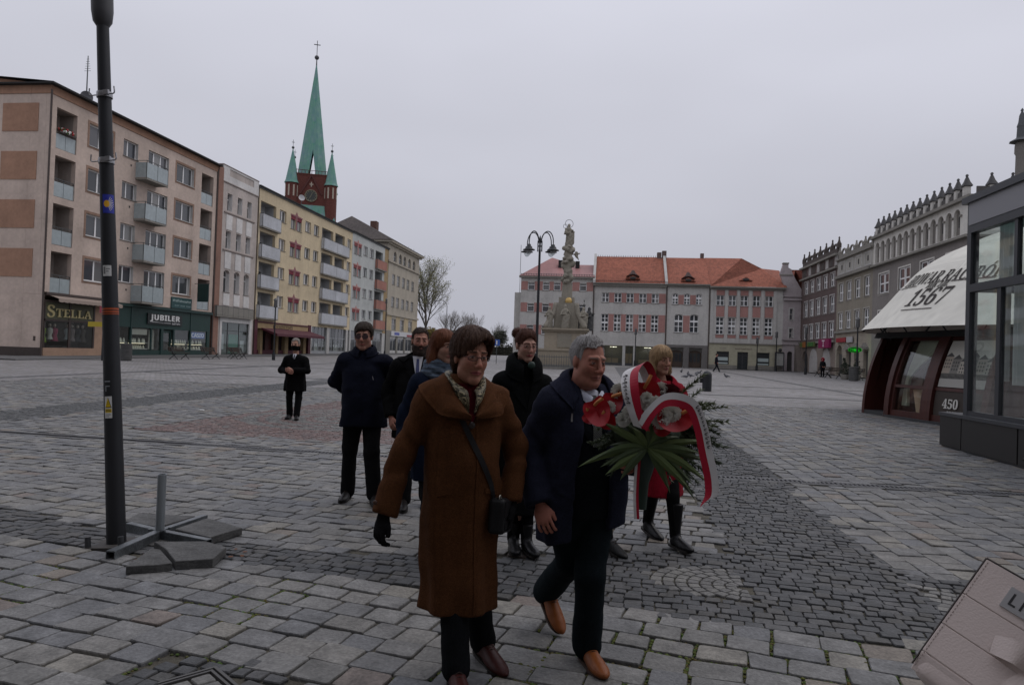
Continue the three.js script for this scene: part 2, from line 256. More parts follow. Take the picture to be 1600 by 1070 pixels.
{ // slotted drain channel across the square
  const root = new THREE.Group(); root.name = 'drain_channel'; struct(root); scene.add(root);
  const metal = mat(lin(.1, .1, .105), .6, { metalness: .6 }), a = new MB(), b = new MB();
  for (let x = -19; x < 12; x += .5) { const z = drainZ(x + .25), y = gy(z); a.box(x, x + .498, y - .03, y + .002, z - .08, z - .055); a.box(x, x + .498, y - .03, y + .002, z + .055, z + .08); }
  for (let x = -6; x < 7; x += .055) { const z = drainZ(x), y = gy(z); b.box(x, x + .022, y - .02, y + .001, z - .055, z + .055); }
  a.build('channel_edge', metal, root); const ed = new MB(); for (let x = -19; x < 12; x += .5) for (const sg of [-1, 1]) { const z = drainZ(x + .25) + sg * .115, y = gy(z); ed.box(x + .004, x + .494, y - .03, y - .001, z - .03, z + .03); } const eo = ed.build('edging_stone', M.sett[2], root); eo.userData.kind = 'stuff'; const bm = b.build('grate_bar', metal, root); bm.userData.kind = 'stuff';
}
{ // recessed inspection cover with a cobble inlay, set square in its frame
  const root = thing('inspection_cover', 'square metal framed inspection cover with cobble inlay in the foreground', 'manhole', manC[0], 0, manC[1] - .04, -.67);
  const fr = new MB(); for (const [a, b] of [[.27, .285], [.245, .258]]) { fr.box(-b, b, -.02, .004, a - .0, b); fr.box(-b, b, -.02, .004, -b, -a); fr.box(a, b, -.02, .0035, -a, a); fr.box(-b, -a, -.02, .0035, -a, a); }
  fr.build('frame', mat(lin(.09, .088, .085), .55, { metalness: .5 }), root);
  for (let i = 0; i < 5; i++) for (let j = 0; j < 5; j++) { const a = [], s = .097, x = -.242 + i * s, z = -.242 + j * s; stoneArrays(a, [[x + .004, z + .004], [x + s - .006, z + .006], [x + s - .004, z + s - .006], [x + .006, z + s - .004]], -.004 * R(), .08, true); mesh('cobble', stoneGeo(a), pick(M.pale, R()), root); }
}
{ // moss in the joints and a few dead leaves
  const o = new THREE.InstancedMesh(new THREE.IcosahedronGeometry(1, 0), mat(lin(.075, .095, .02), 1), 3200); o.name = 'joint_moss'; o.userData = { kind: 'stuff', label: 'green moss growing in the paving joints', category: 'moss' };
  const m4 = new THREE.Matrix4(), q = new THREE.Quaternion(), c = new THREE.Color(); let n = 0, tries = 0; const near = nearCells.filter(c => c.d < 6);
  while (n < 3200 && tries++ < 200000) { const c0 = near[Math.floor(R() * near.length)], e = Math.floor(R() * 4), p = c0.c[e], r = c0.c[(e + 1) % 4], t = R(), k = 1 + .022 / .2 + .03 * (R() - .5), x = c0.x + (lerp(p[0], r[0], t) - c0.x) * k, z = c0.z + (lerp(p[1], r[1], t) - c0.z) * k; const d = vn2(x * 1.6 + 3, z * 1.6 + 1), dd = Math.hypot(x + 2.1, (z + 3.95)) < .3 ? 1 : 0; if (d < .5 - .5 * dd + .15 * R()) continue; const s = rr(.004, .009); m4.compose(V(x, -.015 + rr(0, .007), z), q, V(s * 1.5, s, s * 1.5)); o.setMatrixAt(n, m4); c.setRGB(rr(.6, 1.2), rr(.6, 1.1), rr(.6, 1.2)); o.setColorAt(n, c); n++; }
  o.count = n; o.castShadow = o.receiveShadow = true; scene.add(o);
}
// ---------- buildings: shared makers ----------
const wallM = (r, g, b, d = T.plaster) => mat(lin(r, g, b), .92, { map: d, bumpMap: T.plasterB, bumpScale: .004 });
M.pvc = mat(lin(.8, .8, .79), .45); M.oldwood = mat(lin(.5, .49, .46), .6); M.darkframe = mat(lin(.035, .037, .04), .45);
M.glass = [[.022, .026, .03], [.05, .055, .06], [.13, .13, .13], [.03, .035, .045], [.2, .195, .185], [.075, .075, .08]].map(c => phys(lin(...c), .35, { clearcoat: 1, clearcoatRoughness: .04, specularIntensity: .6 }));
M.pane = phys(lin(.93, .96, .95), .03, { transmission: 1, thickness: 0, ior: 1.5 });
M.rail = mat(lin(.09, .1, .1), .5, { metalness: .4 });
M.sill = mat(lin(.2, .18, .16), .6); M.pipe = mat(lin(.06, .042, .035), .55); M.roofdark = mat(lin(.035, .033, .033), .9, { map: T.stone });
M.balglass = phys(lin(.42, .49, .5), .3, { clearcoat: .6, clearcoatRoughness: .15, map: T.plaster });
M.concrete = mat(lin(.3, .29, .27), .9, { map: T.dirty });
M.white = wallM(.62, .61, .58); M.inside = mat(lin(.045, .042, .04), .9);
function building(name, label, side, u0, u1, yb) {
  const p = side === 'L' ? [-36.9, yb, -u0, Math.PI / 2] : side === 'B' ? [u0, yb, -85, 0] : [22, yb, u0, -Math.PI / 2];
  const g = thing(name, label, 'building', p[0], p[1], p[2], p[3]);
  const B = { g, yb, W: u1 - u0, u: a => a - u0, v: a => a - yb };
  // box in facade coordinates: along, height, outwards
  B.bx = (m, a, b, c, d, e, f) => m.box(B.u(a), B.u(b), B.v(c), B.v(d), e, f);
  const single = /post|band|pilaster|panel|pillar|cornice|sign_board|mullion|chimney|poster|ledge|shelf|string|cladding|parapet/;
  B.part = (name, mt, list) => { if (single.test(name) && list.length > 1) { let o; for (const q of list) { const m = new MB(); B.bx(m, ...q); o = m.build(name, mt, g); } return o; } const m = new MB(); for (const q of list) B.bx(m, ...q); return m.build(name, mt, g); };
  return B;
}
function wall(B, a, b, c, d, holes, m, th = .32, name = 'wall') {
  const s = rect(B.u(a), B.u(b), B.v(c), B.v(d));
  for (const h of holes) { const P = new THREE.Path(); const pts = h[4] ? archPts(B.u(h[0]), B.u(h[1]), B.v(h[2]), B.v(h[3]), h[4]) : [[B.u(h[0]), B.v(h[2])], [B.u(h[1]), B.v(h[2])], [B.u(h[1]), B.v(h[3])], [B.u(h[0]), B.v(h[3])]]; pts.forEach((p, i) => i ? P.lineTo(...p) : P.moveTo(...p)); P.closePath(); s.holes.push(P); }
  return new MB().ext(s, th, -th).build(name, m, B.g);
}
let wseed = 1;
function win(B, a, b, c, d, o = {}) {
  const { rec = .2, cols = 2, rows = 1, fr = M.pvc, ft = .055, arch = 0, sill = true, split = .5, gl } = o;
  const x0 = B.u(a), x1 = B.u(b), y0 = B.v(c), y1 = B.v(d), z = -rec, m = new MB();
  if (arch) { const sh = polyShape(archPts(x0, x1, y0, y1, arch)); const P = new THREE.Path(); archPts(x0 + ft, x1 - ft, y0 + ft, y1 - ft, arch * .95).forEach((p, i) => i ? P.lineTo(...p) : P.moveTo(...p)); P.closePath(); sh.holes.push(P); m.ext(sh, .06, z - .06); }
  else { m.box(x0, x1, y0, y0 + ft, z - .06, z); m.box(x0, x1, y1 - ft, y1, z - .06, z); m.box(x0, x0 + ft, y0 + ft, y1 - ft, z - .06, z); m.box(x1 - ft, x1, y0 + ft, y1 - ft, z - .06, z); }
  const cx = []; for (let i = 1; i < cols; i++) cx.push(x0 + (x1 - x0) * (cols === 2 ? split : i / cols));
  for (const x of cx) m.box(x - ft * .75, x + ft * .75, y0 + ft, y1 - ft - (arch ? arch * .3 : 0), z - .058, z + .004);
  const ry = o.rowsAt || [...Array(Math.max(0, rows - 1))].map((_, i) => (i + 1) / rows);
  for (const t of ry) { const y = lerp(y0, y1, t), k = o.transom && Math.abs(t - o.transom) < .01 ? 1.6 : .55; m.box(x0 + ft, x1 - ft, y - ft * k, y + ft * k, z - .056, z + .006); }
  const w = m.build('window', fr, B.g), ed = [x0 + ft * .6, ...cx, x1 - ft * .6];
  for (let i = 0; i < ed.length - 1; i++) { const gm = gl || M.glass[[0, 1, 3, 5, 2, 0, 4, 1][Math.floor(hash(wseed++, 7) * 8)]]; const pm = new MB(); if (arch && ed.length === 2) pm.ext(polyShape(archPts(x0 + ft * .6, x1 - ft * .6, y0 + ft * .6, y1 - ft * .6, arch * .95)), .012, z - .045); else pm.box(ed[i], ed[i + 1], y0 + ft * .6, y1 - ft * .6, z - .045, z - .033); pm.build('pane', gm, w); }
  if (sill) new MB().box(x0 - .06, x1 + .06, y0 - .05, y0 - .002, -rec + .01, .07).build('sill', o.sillM || M.sill, w);
  if (o.curtain && hash(wseed, 3) > .3) { }
  return w;
}
const surround = (B, a, b, c, d, t, m, z = .02) => B.part('window_surround', m, [[a, b, d - t, d, .001, z], [a, b, c, c + t, .001, z], [a, a + t, c + t, d - t, .001, z], [b - t, b, c + t, d - t, .001, z]]);
function letters(B, s, size, a, c, z, m, f = font, w, depth = .03, name = 'lettering') { const g = textGeo(s, size, depth, f); if (w) { const bw = g.boundingBox.max.x - g.boundingBox.min.x; g.scale(w / bw, 1, 1); } g.translate(B.u(a), B.v(c), z); return new MB().add(g).build(name, m, B.g); }
// small lettering too blurred to read: rows of short pen strokes
function strokes(B, a, b, c, h, z, m, n) { const k = new MB(); for (let i = 0; i < n; i++) { const x0 = B.u(lerp(a, b, i / n)), w = (b - a) / n, t = h * .16, up = hash(i, n, 3); k.box(x0 + w * .1, x0 + w * .1 + t, B.v(c), B.v(c) + h * (.6 + .4 * up), z, z + .012); if (up > .3) k.box(x0 + w * .1, x0 + w * .75, B.v(c) + h * (up > .6 ? .55 : 0), B.v(c) + h * (up > .6 ? .55 : 0) + t, z, z + .01); if (up < .7) k.box(x0 + w * .6, x0 + w * .6 + t, B.v(c), B.v(c) + h * .6, z, z + .011); } return k.build('small_lettering', m, B.g); }
function balcony(B, a, b, c, d, pr, m, o = {}) {   // slab, panels round three sides, handrail
  const slab = B.part('balcony', M.concrete, [[a, b, c - .14, c, .002, pr]]);
  const x0 = B.u(a), x1 = B.u(b), y0 = B.v(c) + .03, y1 = B.v(d) - (o.rail ? .16 : 0), n = o.n || 2;
  for (let i = 0; i < n; i++) new MB().box(lerp(x0, x1, i / n) + .02, lerp(x0, x1, (i + 1) / n) - .02, y0, y1, pr - .05, pr - .02).build('front_panel', m, slab);
  for (const x of [x0, x1 - .03]) new MB().box(x, x + .03, y0, y1, .02, pr - .06).build('side_panel', m, slab);
  const r = new MB(); r.box(x0 - .01, x1 + .01, B.v(d) - .04, B.v(d), pr - .06, pr - .01); r.box(x0 - .01, x0 + .03, B.v(d) - .04, B.v(d), .01, pr - .06); r.box(x1 - .03, x1 + .01, B.v(d) - .04, B.v(d), .01, pr - .06);
  for (let i = 0; i <= n; i++) { const x = lerp(x0, x1, i / n); r.box(x - .02, x + .02, B.v(c), B.v(d) - .04, pr - .06, pr - .015); }
  r.build('handrail', M.rail, slab);
}
function loggia(B, a, b, c, d, deep, lm, railM, o = {}) {  // recessed balcony: lining, door, window, front
  const x0 = B.u(a), x1 = B.u(b), y0 = B.v(c), y1 = B.v(d), m = new MB();
  m.box(x0 - .05, x1 + .05, y0 - .05, y1 + .05, -deep - .1, -deep); m.box(x0 - .08, x0, y0, y1, -deep, -.33); m.box(x1, x1 + .08, y0, y1, -deep, -.33); m.box(x0, x1, y0 - .1, y0 - .001, -deep, -.33); m.box(x0, x1, y1 + .001, y1 + .1, -deep, -.33);
  const l = m.build('loggia', lm, B.g);
  const q = new MB(); q.box(x0 + .25, x0 + 1.0, y0, y0 + 2.05, -deep + .001, -deep + .05); q.build('door', M.oldwood, l);
  new MB().box(x0 + .32, x0 + .93, y0 + .3, y0 + 1.98, -deep + .05, -deep + .06).build('pane', M.glass[Math.floor(hash(wseed++, 5) * 2)], l);
  if (x1 - x0 > 2.2) { new MB().box(x0 + 1.2, x1 - .5, y0 + .8, y0 + 2.05, -deep + .001, -deep + .05).build('window', M.oldwood, l); new MB().box(x0 + 1.27, x1 - .57, y0 + .87, y0 + 1.98, -deep + .05, -deep + .06).build('pane', M.glass[Math.floor(hash(wseed++, 5) * 4)], l); }
  if (railM) { const n = o.n || 2; for (let i = 0; i < n; i++) new MB().box(lerp(x0, x1, i / n) + .02, lerp(x0, x1, (i + 1) / n) - .02, y0 + .04, y0 + 1.02, -.1, -.07).build('front_panel', railM, l); const r = new MB(); r.box(x0, x1, y0 + 1.2, y0 + 1.24, -.11, -.06); r.box(x0, x1, y0 + 1.08, y0 + 1.1, -.1, -.07); for (let i = 0; i <= n; i++) { const x = lerp(x0 + .02, x1 - .02, i / n); r.box(x - .018, x + .018, y0, y0 + 1.2, -.112, -.075); } r.build('handrail', M.rail, l); }
  return l;
}
// a lit or dim shop room behind its panes
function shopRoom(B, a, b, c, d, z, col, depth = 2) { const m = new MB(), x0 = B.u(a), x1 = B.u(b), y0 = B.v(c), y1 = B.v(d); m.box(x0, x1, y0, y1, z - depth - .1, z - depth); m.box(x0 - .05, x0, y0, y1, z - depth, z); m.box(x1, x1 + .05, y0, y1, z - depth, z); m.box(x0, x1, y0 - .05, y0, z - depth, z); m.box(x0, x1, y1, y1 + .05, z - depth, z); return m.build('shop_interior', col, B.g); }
// ---------- the square's fourth side, behind the camera ----------
for (const [x0, x1, h, c, lab] of [[-46, -15, 14.5, [.3, .27, .23], 'ochre tenement row closing the square behind the viewer'], [-14.9, 6, 16, [.28, .26, .25], 'tall grey tenement closing the square behind the viewer'], [6.1, 34, 14, [.32, .29, .25], 'beige tenement row closing the square behind the viewer']]) {
  const t = thing('rear_tenement', lab, 'building', x0, 0, 6.5); new MB().box(0, x1 - x0, 0, h, 0, 10).build('wall', wallM(...c), t); new MB().box(-.3, x1 - x0 + .2, h, h + .4, -.5, 10).build('cornice', M.concrete, t);
  for (let y = 4.2; y < h - 2; y += 3.3) for (let x = 1.4; x < x1 - x0 - 1.5; x += 3.1) { const w = new MB().box(x, x + 1.3, y, y + 1.9, -.06, -.002).build('window', M.oldwood, t); new MB().box(x + .1, x + 1.2, y + .1, y + 1.8, -.08, -.061).build('pane', M.glass[0], w); }
}
// ---------- left row ----------
const rows4 = [0, 1, 2, 3];
{ // A: peach block with jeweller's and clothes shop
  const B = building('apartment_building', 'peach apartment block with glass balconies above green jeweller shop', 'L', 42.85, 63.45, .2);
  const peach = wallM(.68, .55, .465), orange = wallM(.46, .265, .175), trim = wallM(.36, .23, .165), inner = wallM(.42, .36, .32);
  const holes = [], P = 3.217;
  for (const r of rows4) { const k = r * P; holes.push([43.4, 45.28, 14.2 - k - r * .02, 16.93 - k], [46.5, 48.95, 15.28 - k, 16.85 - k], [50.12, 51.85, 15.58 - k, 16.87 - k], [53.15, 55.85, 14.35 - k, 16.85 - k], [56.98, 59.58, 15.28 - k, 16.85 - k], [60.82, 62.78, 14.2 - k - r * .02, 16.95 - k]); }
  wall(B, 42.85, 63.45, 4.35, 17.66, holes, peach);
  B.part('wall', peach, [[42.852, 63.448, .2, 18.2, -12, -1.45], [42.85, 43.0, 4.35, 17.66, -1.44, -.33], [63.3, 63.448, .2, 17.66, -1.44, -.33], [42.85, 43.0, .2, 4.34, -1.44, .0], [43.0, 63.3, 17.3, 18.2, -1.44, -.33], [43.0, 63.3, 4.3, 4.36, -1.44, -.33]]);
  B.part('fascia', orange, [[42.8, 63.45, 17.662, 18.3, -1.4, .06], [42.79, 42.86, 17.662, 18.4, -12, -1.41]]);
  const rf = new MB(); rf.poly([[[B.u(42.45), B.v(18.32), .45], [B.u(63.6), B.v(18.32), .45], [B.u(63.6), B.v(18.98), -6.2], [B.u(42.45), B.v(18.98), -6.2]], [[B.u(42.45), B.v(18.98), -6.2], [B.u(63.6), B.v(18.98), -6.2], [B.u(63.6), B.v(18.3), -12.4], [B.u(42.45), B.v(18.3), -12.4]]]); rf.box(B.u(42.45), B.u(63.6), B.v(18.2), B.v(18.31), -.1, .45); rf.box(B.u(42.45), B.u(42.8), B.v(18.2), B.v(18.31), -12.4, -.11); rf.build('roof', M.roofdark, B.g);
  const gp = new MB(); gp.poly([[[B.u(42.78), B.v(18.2), .2], [B.u(42.78), B.v(18.2), -12.2], [B.u(42.78), B.v(18.97), -6.2]]]); gp.build('gable_board', orange, B.g);
  for (const v of [15.15, 11.93, 8.7, 5.46]) new MB().box(-.035, -.002, B.v(v), B.v(v + 1.88), -3.5, -.86).build('gable_panel', orange, B.g);
  new MB().box(-.06, -.002, 0, .6, -12, -.02).build('plinth', mat(lin(.075, .06, .055), .9, { map: T.dirty }), B.g);
  for (const r of rows4) {
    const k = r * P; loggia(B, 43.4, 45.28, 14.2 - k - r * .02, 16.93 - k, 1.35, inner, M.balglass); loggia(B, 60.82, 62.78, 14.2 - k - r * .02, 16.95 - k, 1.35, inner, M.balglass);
    for (const [a, b] of [[46.5, 48.95], [56.98, 59.58]]) { win(B, a, b, 15.28 - k, 16.85 - k, { rec: .22, sillM: M.white, ft: .085 }); surround(B, a - .2, b + .18, 15.1 - k, 17.03 - k, .17, trim); B.part('window_jamb', M.white, [[b - .012, b - .001, 15.28 - k, 16.85 - k, -.22, -.005]]); }
    win(B, 50.12, 51.85, 15.58 - k, 16.87 - k, { rec: .22, split: .42, ft: .075 }); B.part('window_jamb', M.white, [[51.838, 51.849, 15.58 - k, 16.87 - k, -.22, -.005]]);
    win(B, 53.15, 55.85, 14.35 - k, 16.85 - k, { rec: .2, cols: 3, ft: .09, sill: false }); B.part('window_jamb', M.white, [[55.838, 55.849, 14.35 - k, 16.85 - k, -.2, -.005]]);
    balcony(B, 51.6, 54.3, 14.22 - k - r * .02, 15.58 - k, 1.0, M.balglass, { rail: 1, n: 2 });
    B.part('vent', M.inside, [[51.0, 51.13, 14.95 - k, 15.1 - k, .001, .02]]);
  }
  // red and white flowers in the top loggia
  const fl = thing('window_box_flowers', 'red and white flowers in a box on the top corner loggia', 'flowers', -36.84, 15.32, -43.6); { const c = [mat(lin(.3, .03, .03), .8), mat(lin(.7, .68, .66), .8), mat(lin(.05, .09, .03), .9)]; new MB().box(-.08, .08, -.02, .1, -1.5, 0).build('flower_box', M.pipe, fl); for (let j = 0; j < 3; j++) { const m = new MB(); for (let i = 0; i < 26; i++) { const s = rr(0, 1.45); if (j < 2 && (Math.floor(s * 4) % 2) !== j) continue; m.sph(rr(-.12, .12), rr(.1, .3) - (j === 2 ? .06 : 0), -s, rr(.06, .1), 1, 1, 1, 6); } m.build(j < 2 ? 'blossom' : 'foliage', c[j], fl); } }
  for (const [a, z] of [[42.82, .06], [63.4, .06]]) { const m = new MB(); m.cyl(B.u(a), 0, B.v(17.9), z, .065); m.build('downpipe', M.pipe, B.g); }
  // green jeweller's front
  const green = mat(lin(.012, .05, .042), .55, { map: T.plaster }), green2 = mat(lin(.008, .034, .03), .5);
  B.part('shop_front', green, [[49.7, 63.0, 2.5, 4.1, .0, .1], [49.7, 63.0, .2, .72, 0, .08], [62.55, 63.0, .72, 2.5, 0, .1], [49.7, 49.85, .72, 2.5, 0, .1]]);
  B.part('shop_cornice', green2, [[49.6, 63.1, 4.1, 4.3, .0, .3]]);
  B.part('shop_mullion', green2, [[51.65, 51.8, .72, 4.09, .02, .14], [54.2, 54.35, .72, 2.5, .02, .13], [55.55, 55.85, .2, 2.5, .02, .13], [57.25, 57.45, .2, 2.5, .02, .13], [59.75, 59.92, .72, 4.09, .02, .14]]);
  B.part('door', green2, [[55.9, 56.1, .25, 2.4, -.12, -.06], [57.05, 57.22, .25, 2.4, -.12, -.06], [56.1, 57.05, .25, .75, -.12, -.06], [56.1, 57.05, 2.2, 2.4, -.12, -.06]]);
  new MB().box(B.u(56.1), B.u(57.05), B.v(.75), B.v(2.2), -.1, -.09).build('door_pane', M.pane, B.g);
  for (const [a, b] of [[49.87, 51.63], [51.82, 54.18], [54.37, 55.53], [57.47, 59.73], [59.94, 62.53]]) new MB().box(B.u(a), B.u(b), B.v(.73), B.v(2.49), .02, .03).build('display_pane', M.pane, B.g);
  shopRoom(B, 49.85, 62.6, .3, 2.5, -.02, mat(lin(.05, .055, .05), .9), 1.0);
  B.part('display_panel', mat(lin(.42, .4, .35), .8), [[54.6, 55.3, .8, 2.4, -.4, -.35], [52.0, 53.9, 1.95, 2.4, -.05, -.03]]);
  for (const [a, b] of [[49.9, 51.6], [51.9, 54.1], [57.5, 59.7], [60, 62.4]]) {   // lit display shelves with jewellery busts
    const sh = B.part('display_shelf', mat(lin(.6, .6, .55), .5), [[a, b, 1.28, 1.31, -.6, -.08], [a, b, .8, .84, -.6, -.08]]);
    const tube = B.part('display_lamp', new THREE.MeshStandardMaterial({ color: 0xffffff, emissive: 0xfff0cc, emissiveIntensity: 1.1 }), [[a + .1, b - .1, 1.235, 1.27, -.3, -.25]]);
    for (let x = a + .15; x < b - .1; x += .27) for (const y of [.85, 1.32]) { const m = new MB(); m.lathe([[.07, 0], [.1, .03], [.085, .14], [.05, .22], [.045, .27], [.0, .3]].map(p => [p[0], p[1] * (y > 1 ? 1.2 : .9)]), 8, B.u(x + rr(-.04, .04)), B.v(y), -.3 + rr(-.1, .1)); m.build('jewellery_bust', mat(lin(.62, .6, .5), .6), sh); }
  }
  B.part('sign_board', mat(lin(.008, .012, .012), .4), [[53.6, 58.35, 2.86, 3.74, .1, .2]]);
  letters(B, 'JUBILER', .46, 53.95, 3.2, .2, mat(lin(.7, .7, .68), .5), font, 4.1, .05);
  B.part('sign_line', mat(lin(.6, .6, .6), .5), [[53.95, 55.0, 3.03, 3.06, .2, .22], [55.75, 56.7, 3.0, 3.03, .2, .22]]);
  strokes(B, 56.9, 58.05, 2.92, .2, .2, mat(lin(.6, .6, .6), .5), 7); strokes(B, 55.1, 55.7, 2.98, .1, .2, mat(lin(.45, .45, .45), .5), 5);
  const cs = B.part('poster', mat(lin(.05, .12, .42), .6), [[60.0, 62.3, 1.85, 2.4, -.05, -.02]]); letters(B, 'CASIO', .36, 60.15, 1.95, -.02, mat(lin(.75, .75, .78), .6), font, 2.0, .006);
  B.part('sign_board', mat(lin(.015, .06, .06), .5), [[56.85, 59.85, 4.36, 5.32, .02, .1]]); strokes(B, 57.0, 59.7, 4.93, .24, .1, mat(lin(.4, .5, .48), .5), 14); for (let i = 0; i < 3; i++) strokes(B, 57.3 + i * .85, 58.0 + i * .85, 4.55, .14, .1, mat(lin(.25, .36, .36), .5), 6);
  { const sg = B.part('hanging_sign', green2, [[60.35, 60.43, 5.15, 6.75, .3, 1.35]]); new MB().box(B.u(60.36), B.u(60.42), B.v(6.75), B.v(6.8), 0, 1.4).build('bracket', M.rail, sg); }
  // clothes shop on the corner
  B.part('shop_front', wallM(.5, .33, .23), [[43.0, 49.7, .2, .8, 0, .06], [47.75, 49.68, .8, 4.3, -.3, -.02]]);
  B.part('shop_frame', mat(lin(.05, .035, .03), .5), [[43.0, 47.7, 2.6, 2.72, .0, .06], [45.2, 45.4, .8, 3.85, 0, .07], [47.6, 47.75, .8, 3.85, 0, .06], [43.0, 43.1, .8, 3.85, 0, .06], [43.0, 47.75, 3.85, 4.0, 0, .05]]);
  B.part('sign_panel', mat(lin(.1, .1, .055), .5, { map: T.plaster }), [[43.1, 45.2, 2.73, 3.84, .0, .03], [45.4, 47.6, 2.73, 3.84, .0, .03]]);
  letters(B, 'S', .82, 43.2, 2.86, .03, mat(lin(.5, .42, .2), .5), serif, .68, .03); letters(B, 'TELLA', .56, 43.95, 2.9, .075, mat(lin(.5, .42, .2), .5), serif, 3.4, .03);
  for (const [a, b] of [[43.12, 45.18], [45.42, 47.58]]) new MB().box(B.u(a), B.u(b), B.v(.81), B.v(2.59), .01, .02).build('display_pane', M.pane, B.g);
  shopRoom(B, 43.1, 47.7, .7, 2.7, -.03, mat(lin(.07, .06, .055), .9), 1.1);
  const dress = [[43.5, [.16, .24, .02]], [44.1, [.35, .33, .3]], [44.55, [.22, .02, .06]], [45.7, [.3, .33, .34]], [46.15, [.14, .11, .11]], [46.7, [.012, .013, .018]], [47.2, [.05, .04, .035]]];
  for (const [u, c] of dress) { const t = new MB(), h = .5 + .25 * hash(u * 10 | 0, 3); t.lathe([[.02, 1.55], [.09, 1.5], [.2, 1.42], [.19, 1.2], [.13, 1.0], [.2, .75], [.24, h], [.2, h - .01], [0, h]], 10, B.u(u), B.v(.65), -.45); const d = t.build('dressed_mannequin', mat(lin(...c), .9), B.g); new MB().sph(B.u(u), B.v(2.33), -.45, .09, 1.25).build('head', mat(lin(.5, .4, .34), .6), d); }
  { const a = new MB(); const N = 40, x0 = B.u(43.25), x1 = B.u(49.6); const q = []; q.push([[x0, B.v(4.34), .05], [x1, B.v(4.34), .05], [x1, B.v(4.1), .85], [x0, B.v(4.1), .85]]); for (let i = 0; i < N; i++) { const a0 = lerp(x0, x1, i / N), a1 = lerp(x0, x1, (i + 1) / N), d = .2 + .05 * Math.abs(Math.sin(i / N * Math.PI * 13)), e = .2 + .05 * Math.abs(Math.sin((i + 1) / N * Math.PI * 13)); q.push([[a0, B.v(4.1), .85], [a1, B.v(4.1), .85], [a1, B.v(4.1) - e, .87], [a0, B.v(4.1) - d, .87]]); } a.poly(q); a.build('awning', mat(lin(.3, .24, .2), .9), B.g); }
  B.part('awning_box', M.pipe, [[42.95, 49.7, 4.34, 4.5, .001, .2]]);
  new MB().box(-.03, -.003, B.v(1.25), B.v(1.55), -.55, -.4).build('meter_box', M.pipe, B.g);
  const an = thing('rooftop_antenna', 'thin lattice antenna mast with satellite dish on peach block roof', 'antenna', -37.6, 18.45, -46.9); { const m = new MB(); m.cyl(0, 0, 3.4, 0, .05, .03, 6); for (let i = 0; i < 6; i++) m.box(-.25 + .03 * i, .25 - .03 * i, 2.3 + i * .17, 2.32 + i * .17, -.01, .01); m.build('mast', M.rail, an); const d = new MB(); d.lathe([[0, 0], [.2, .03], [.42, .14]], 14); d.tf(g => { g.rotateX(Math.PI / 2); g.rotateY(.9); g.translate(.1, .35, .15); }); d.build('dish', mat(lin(.12, .12, .13), .6), an); }
}
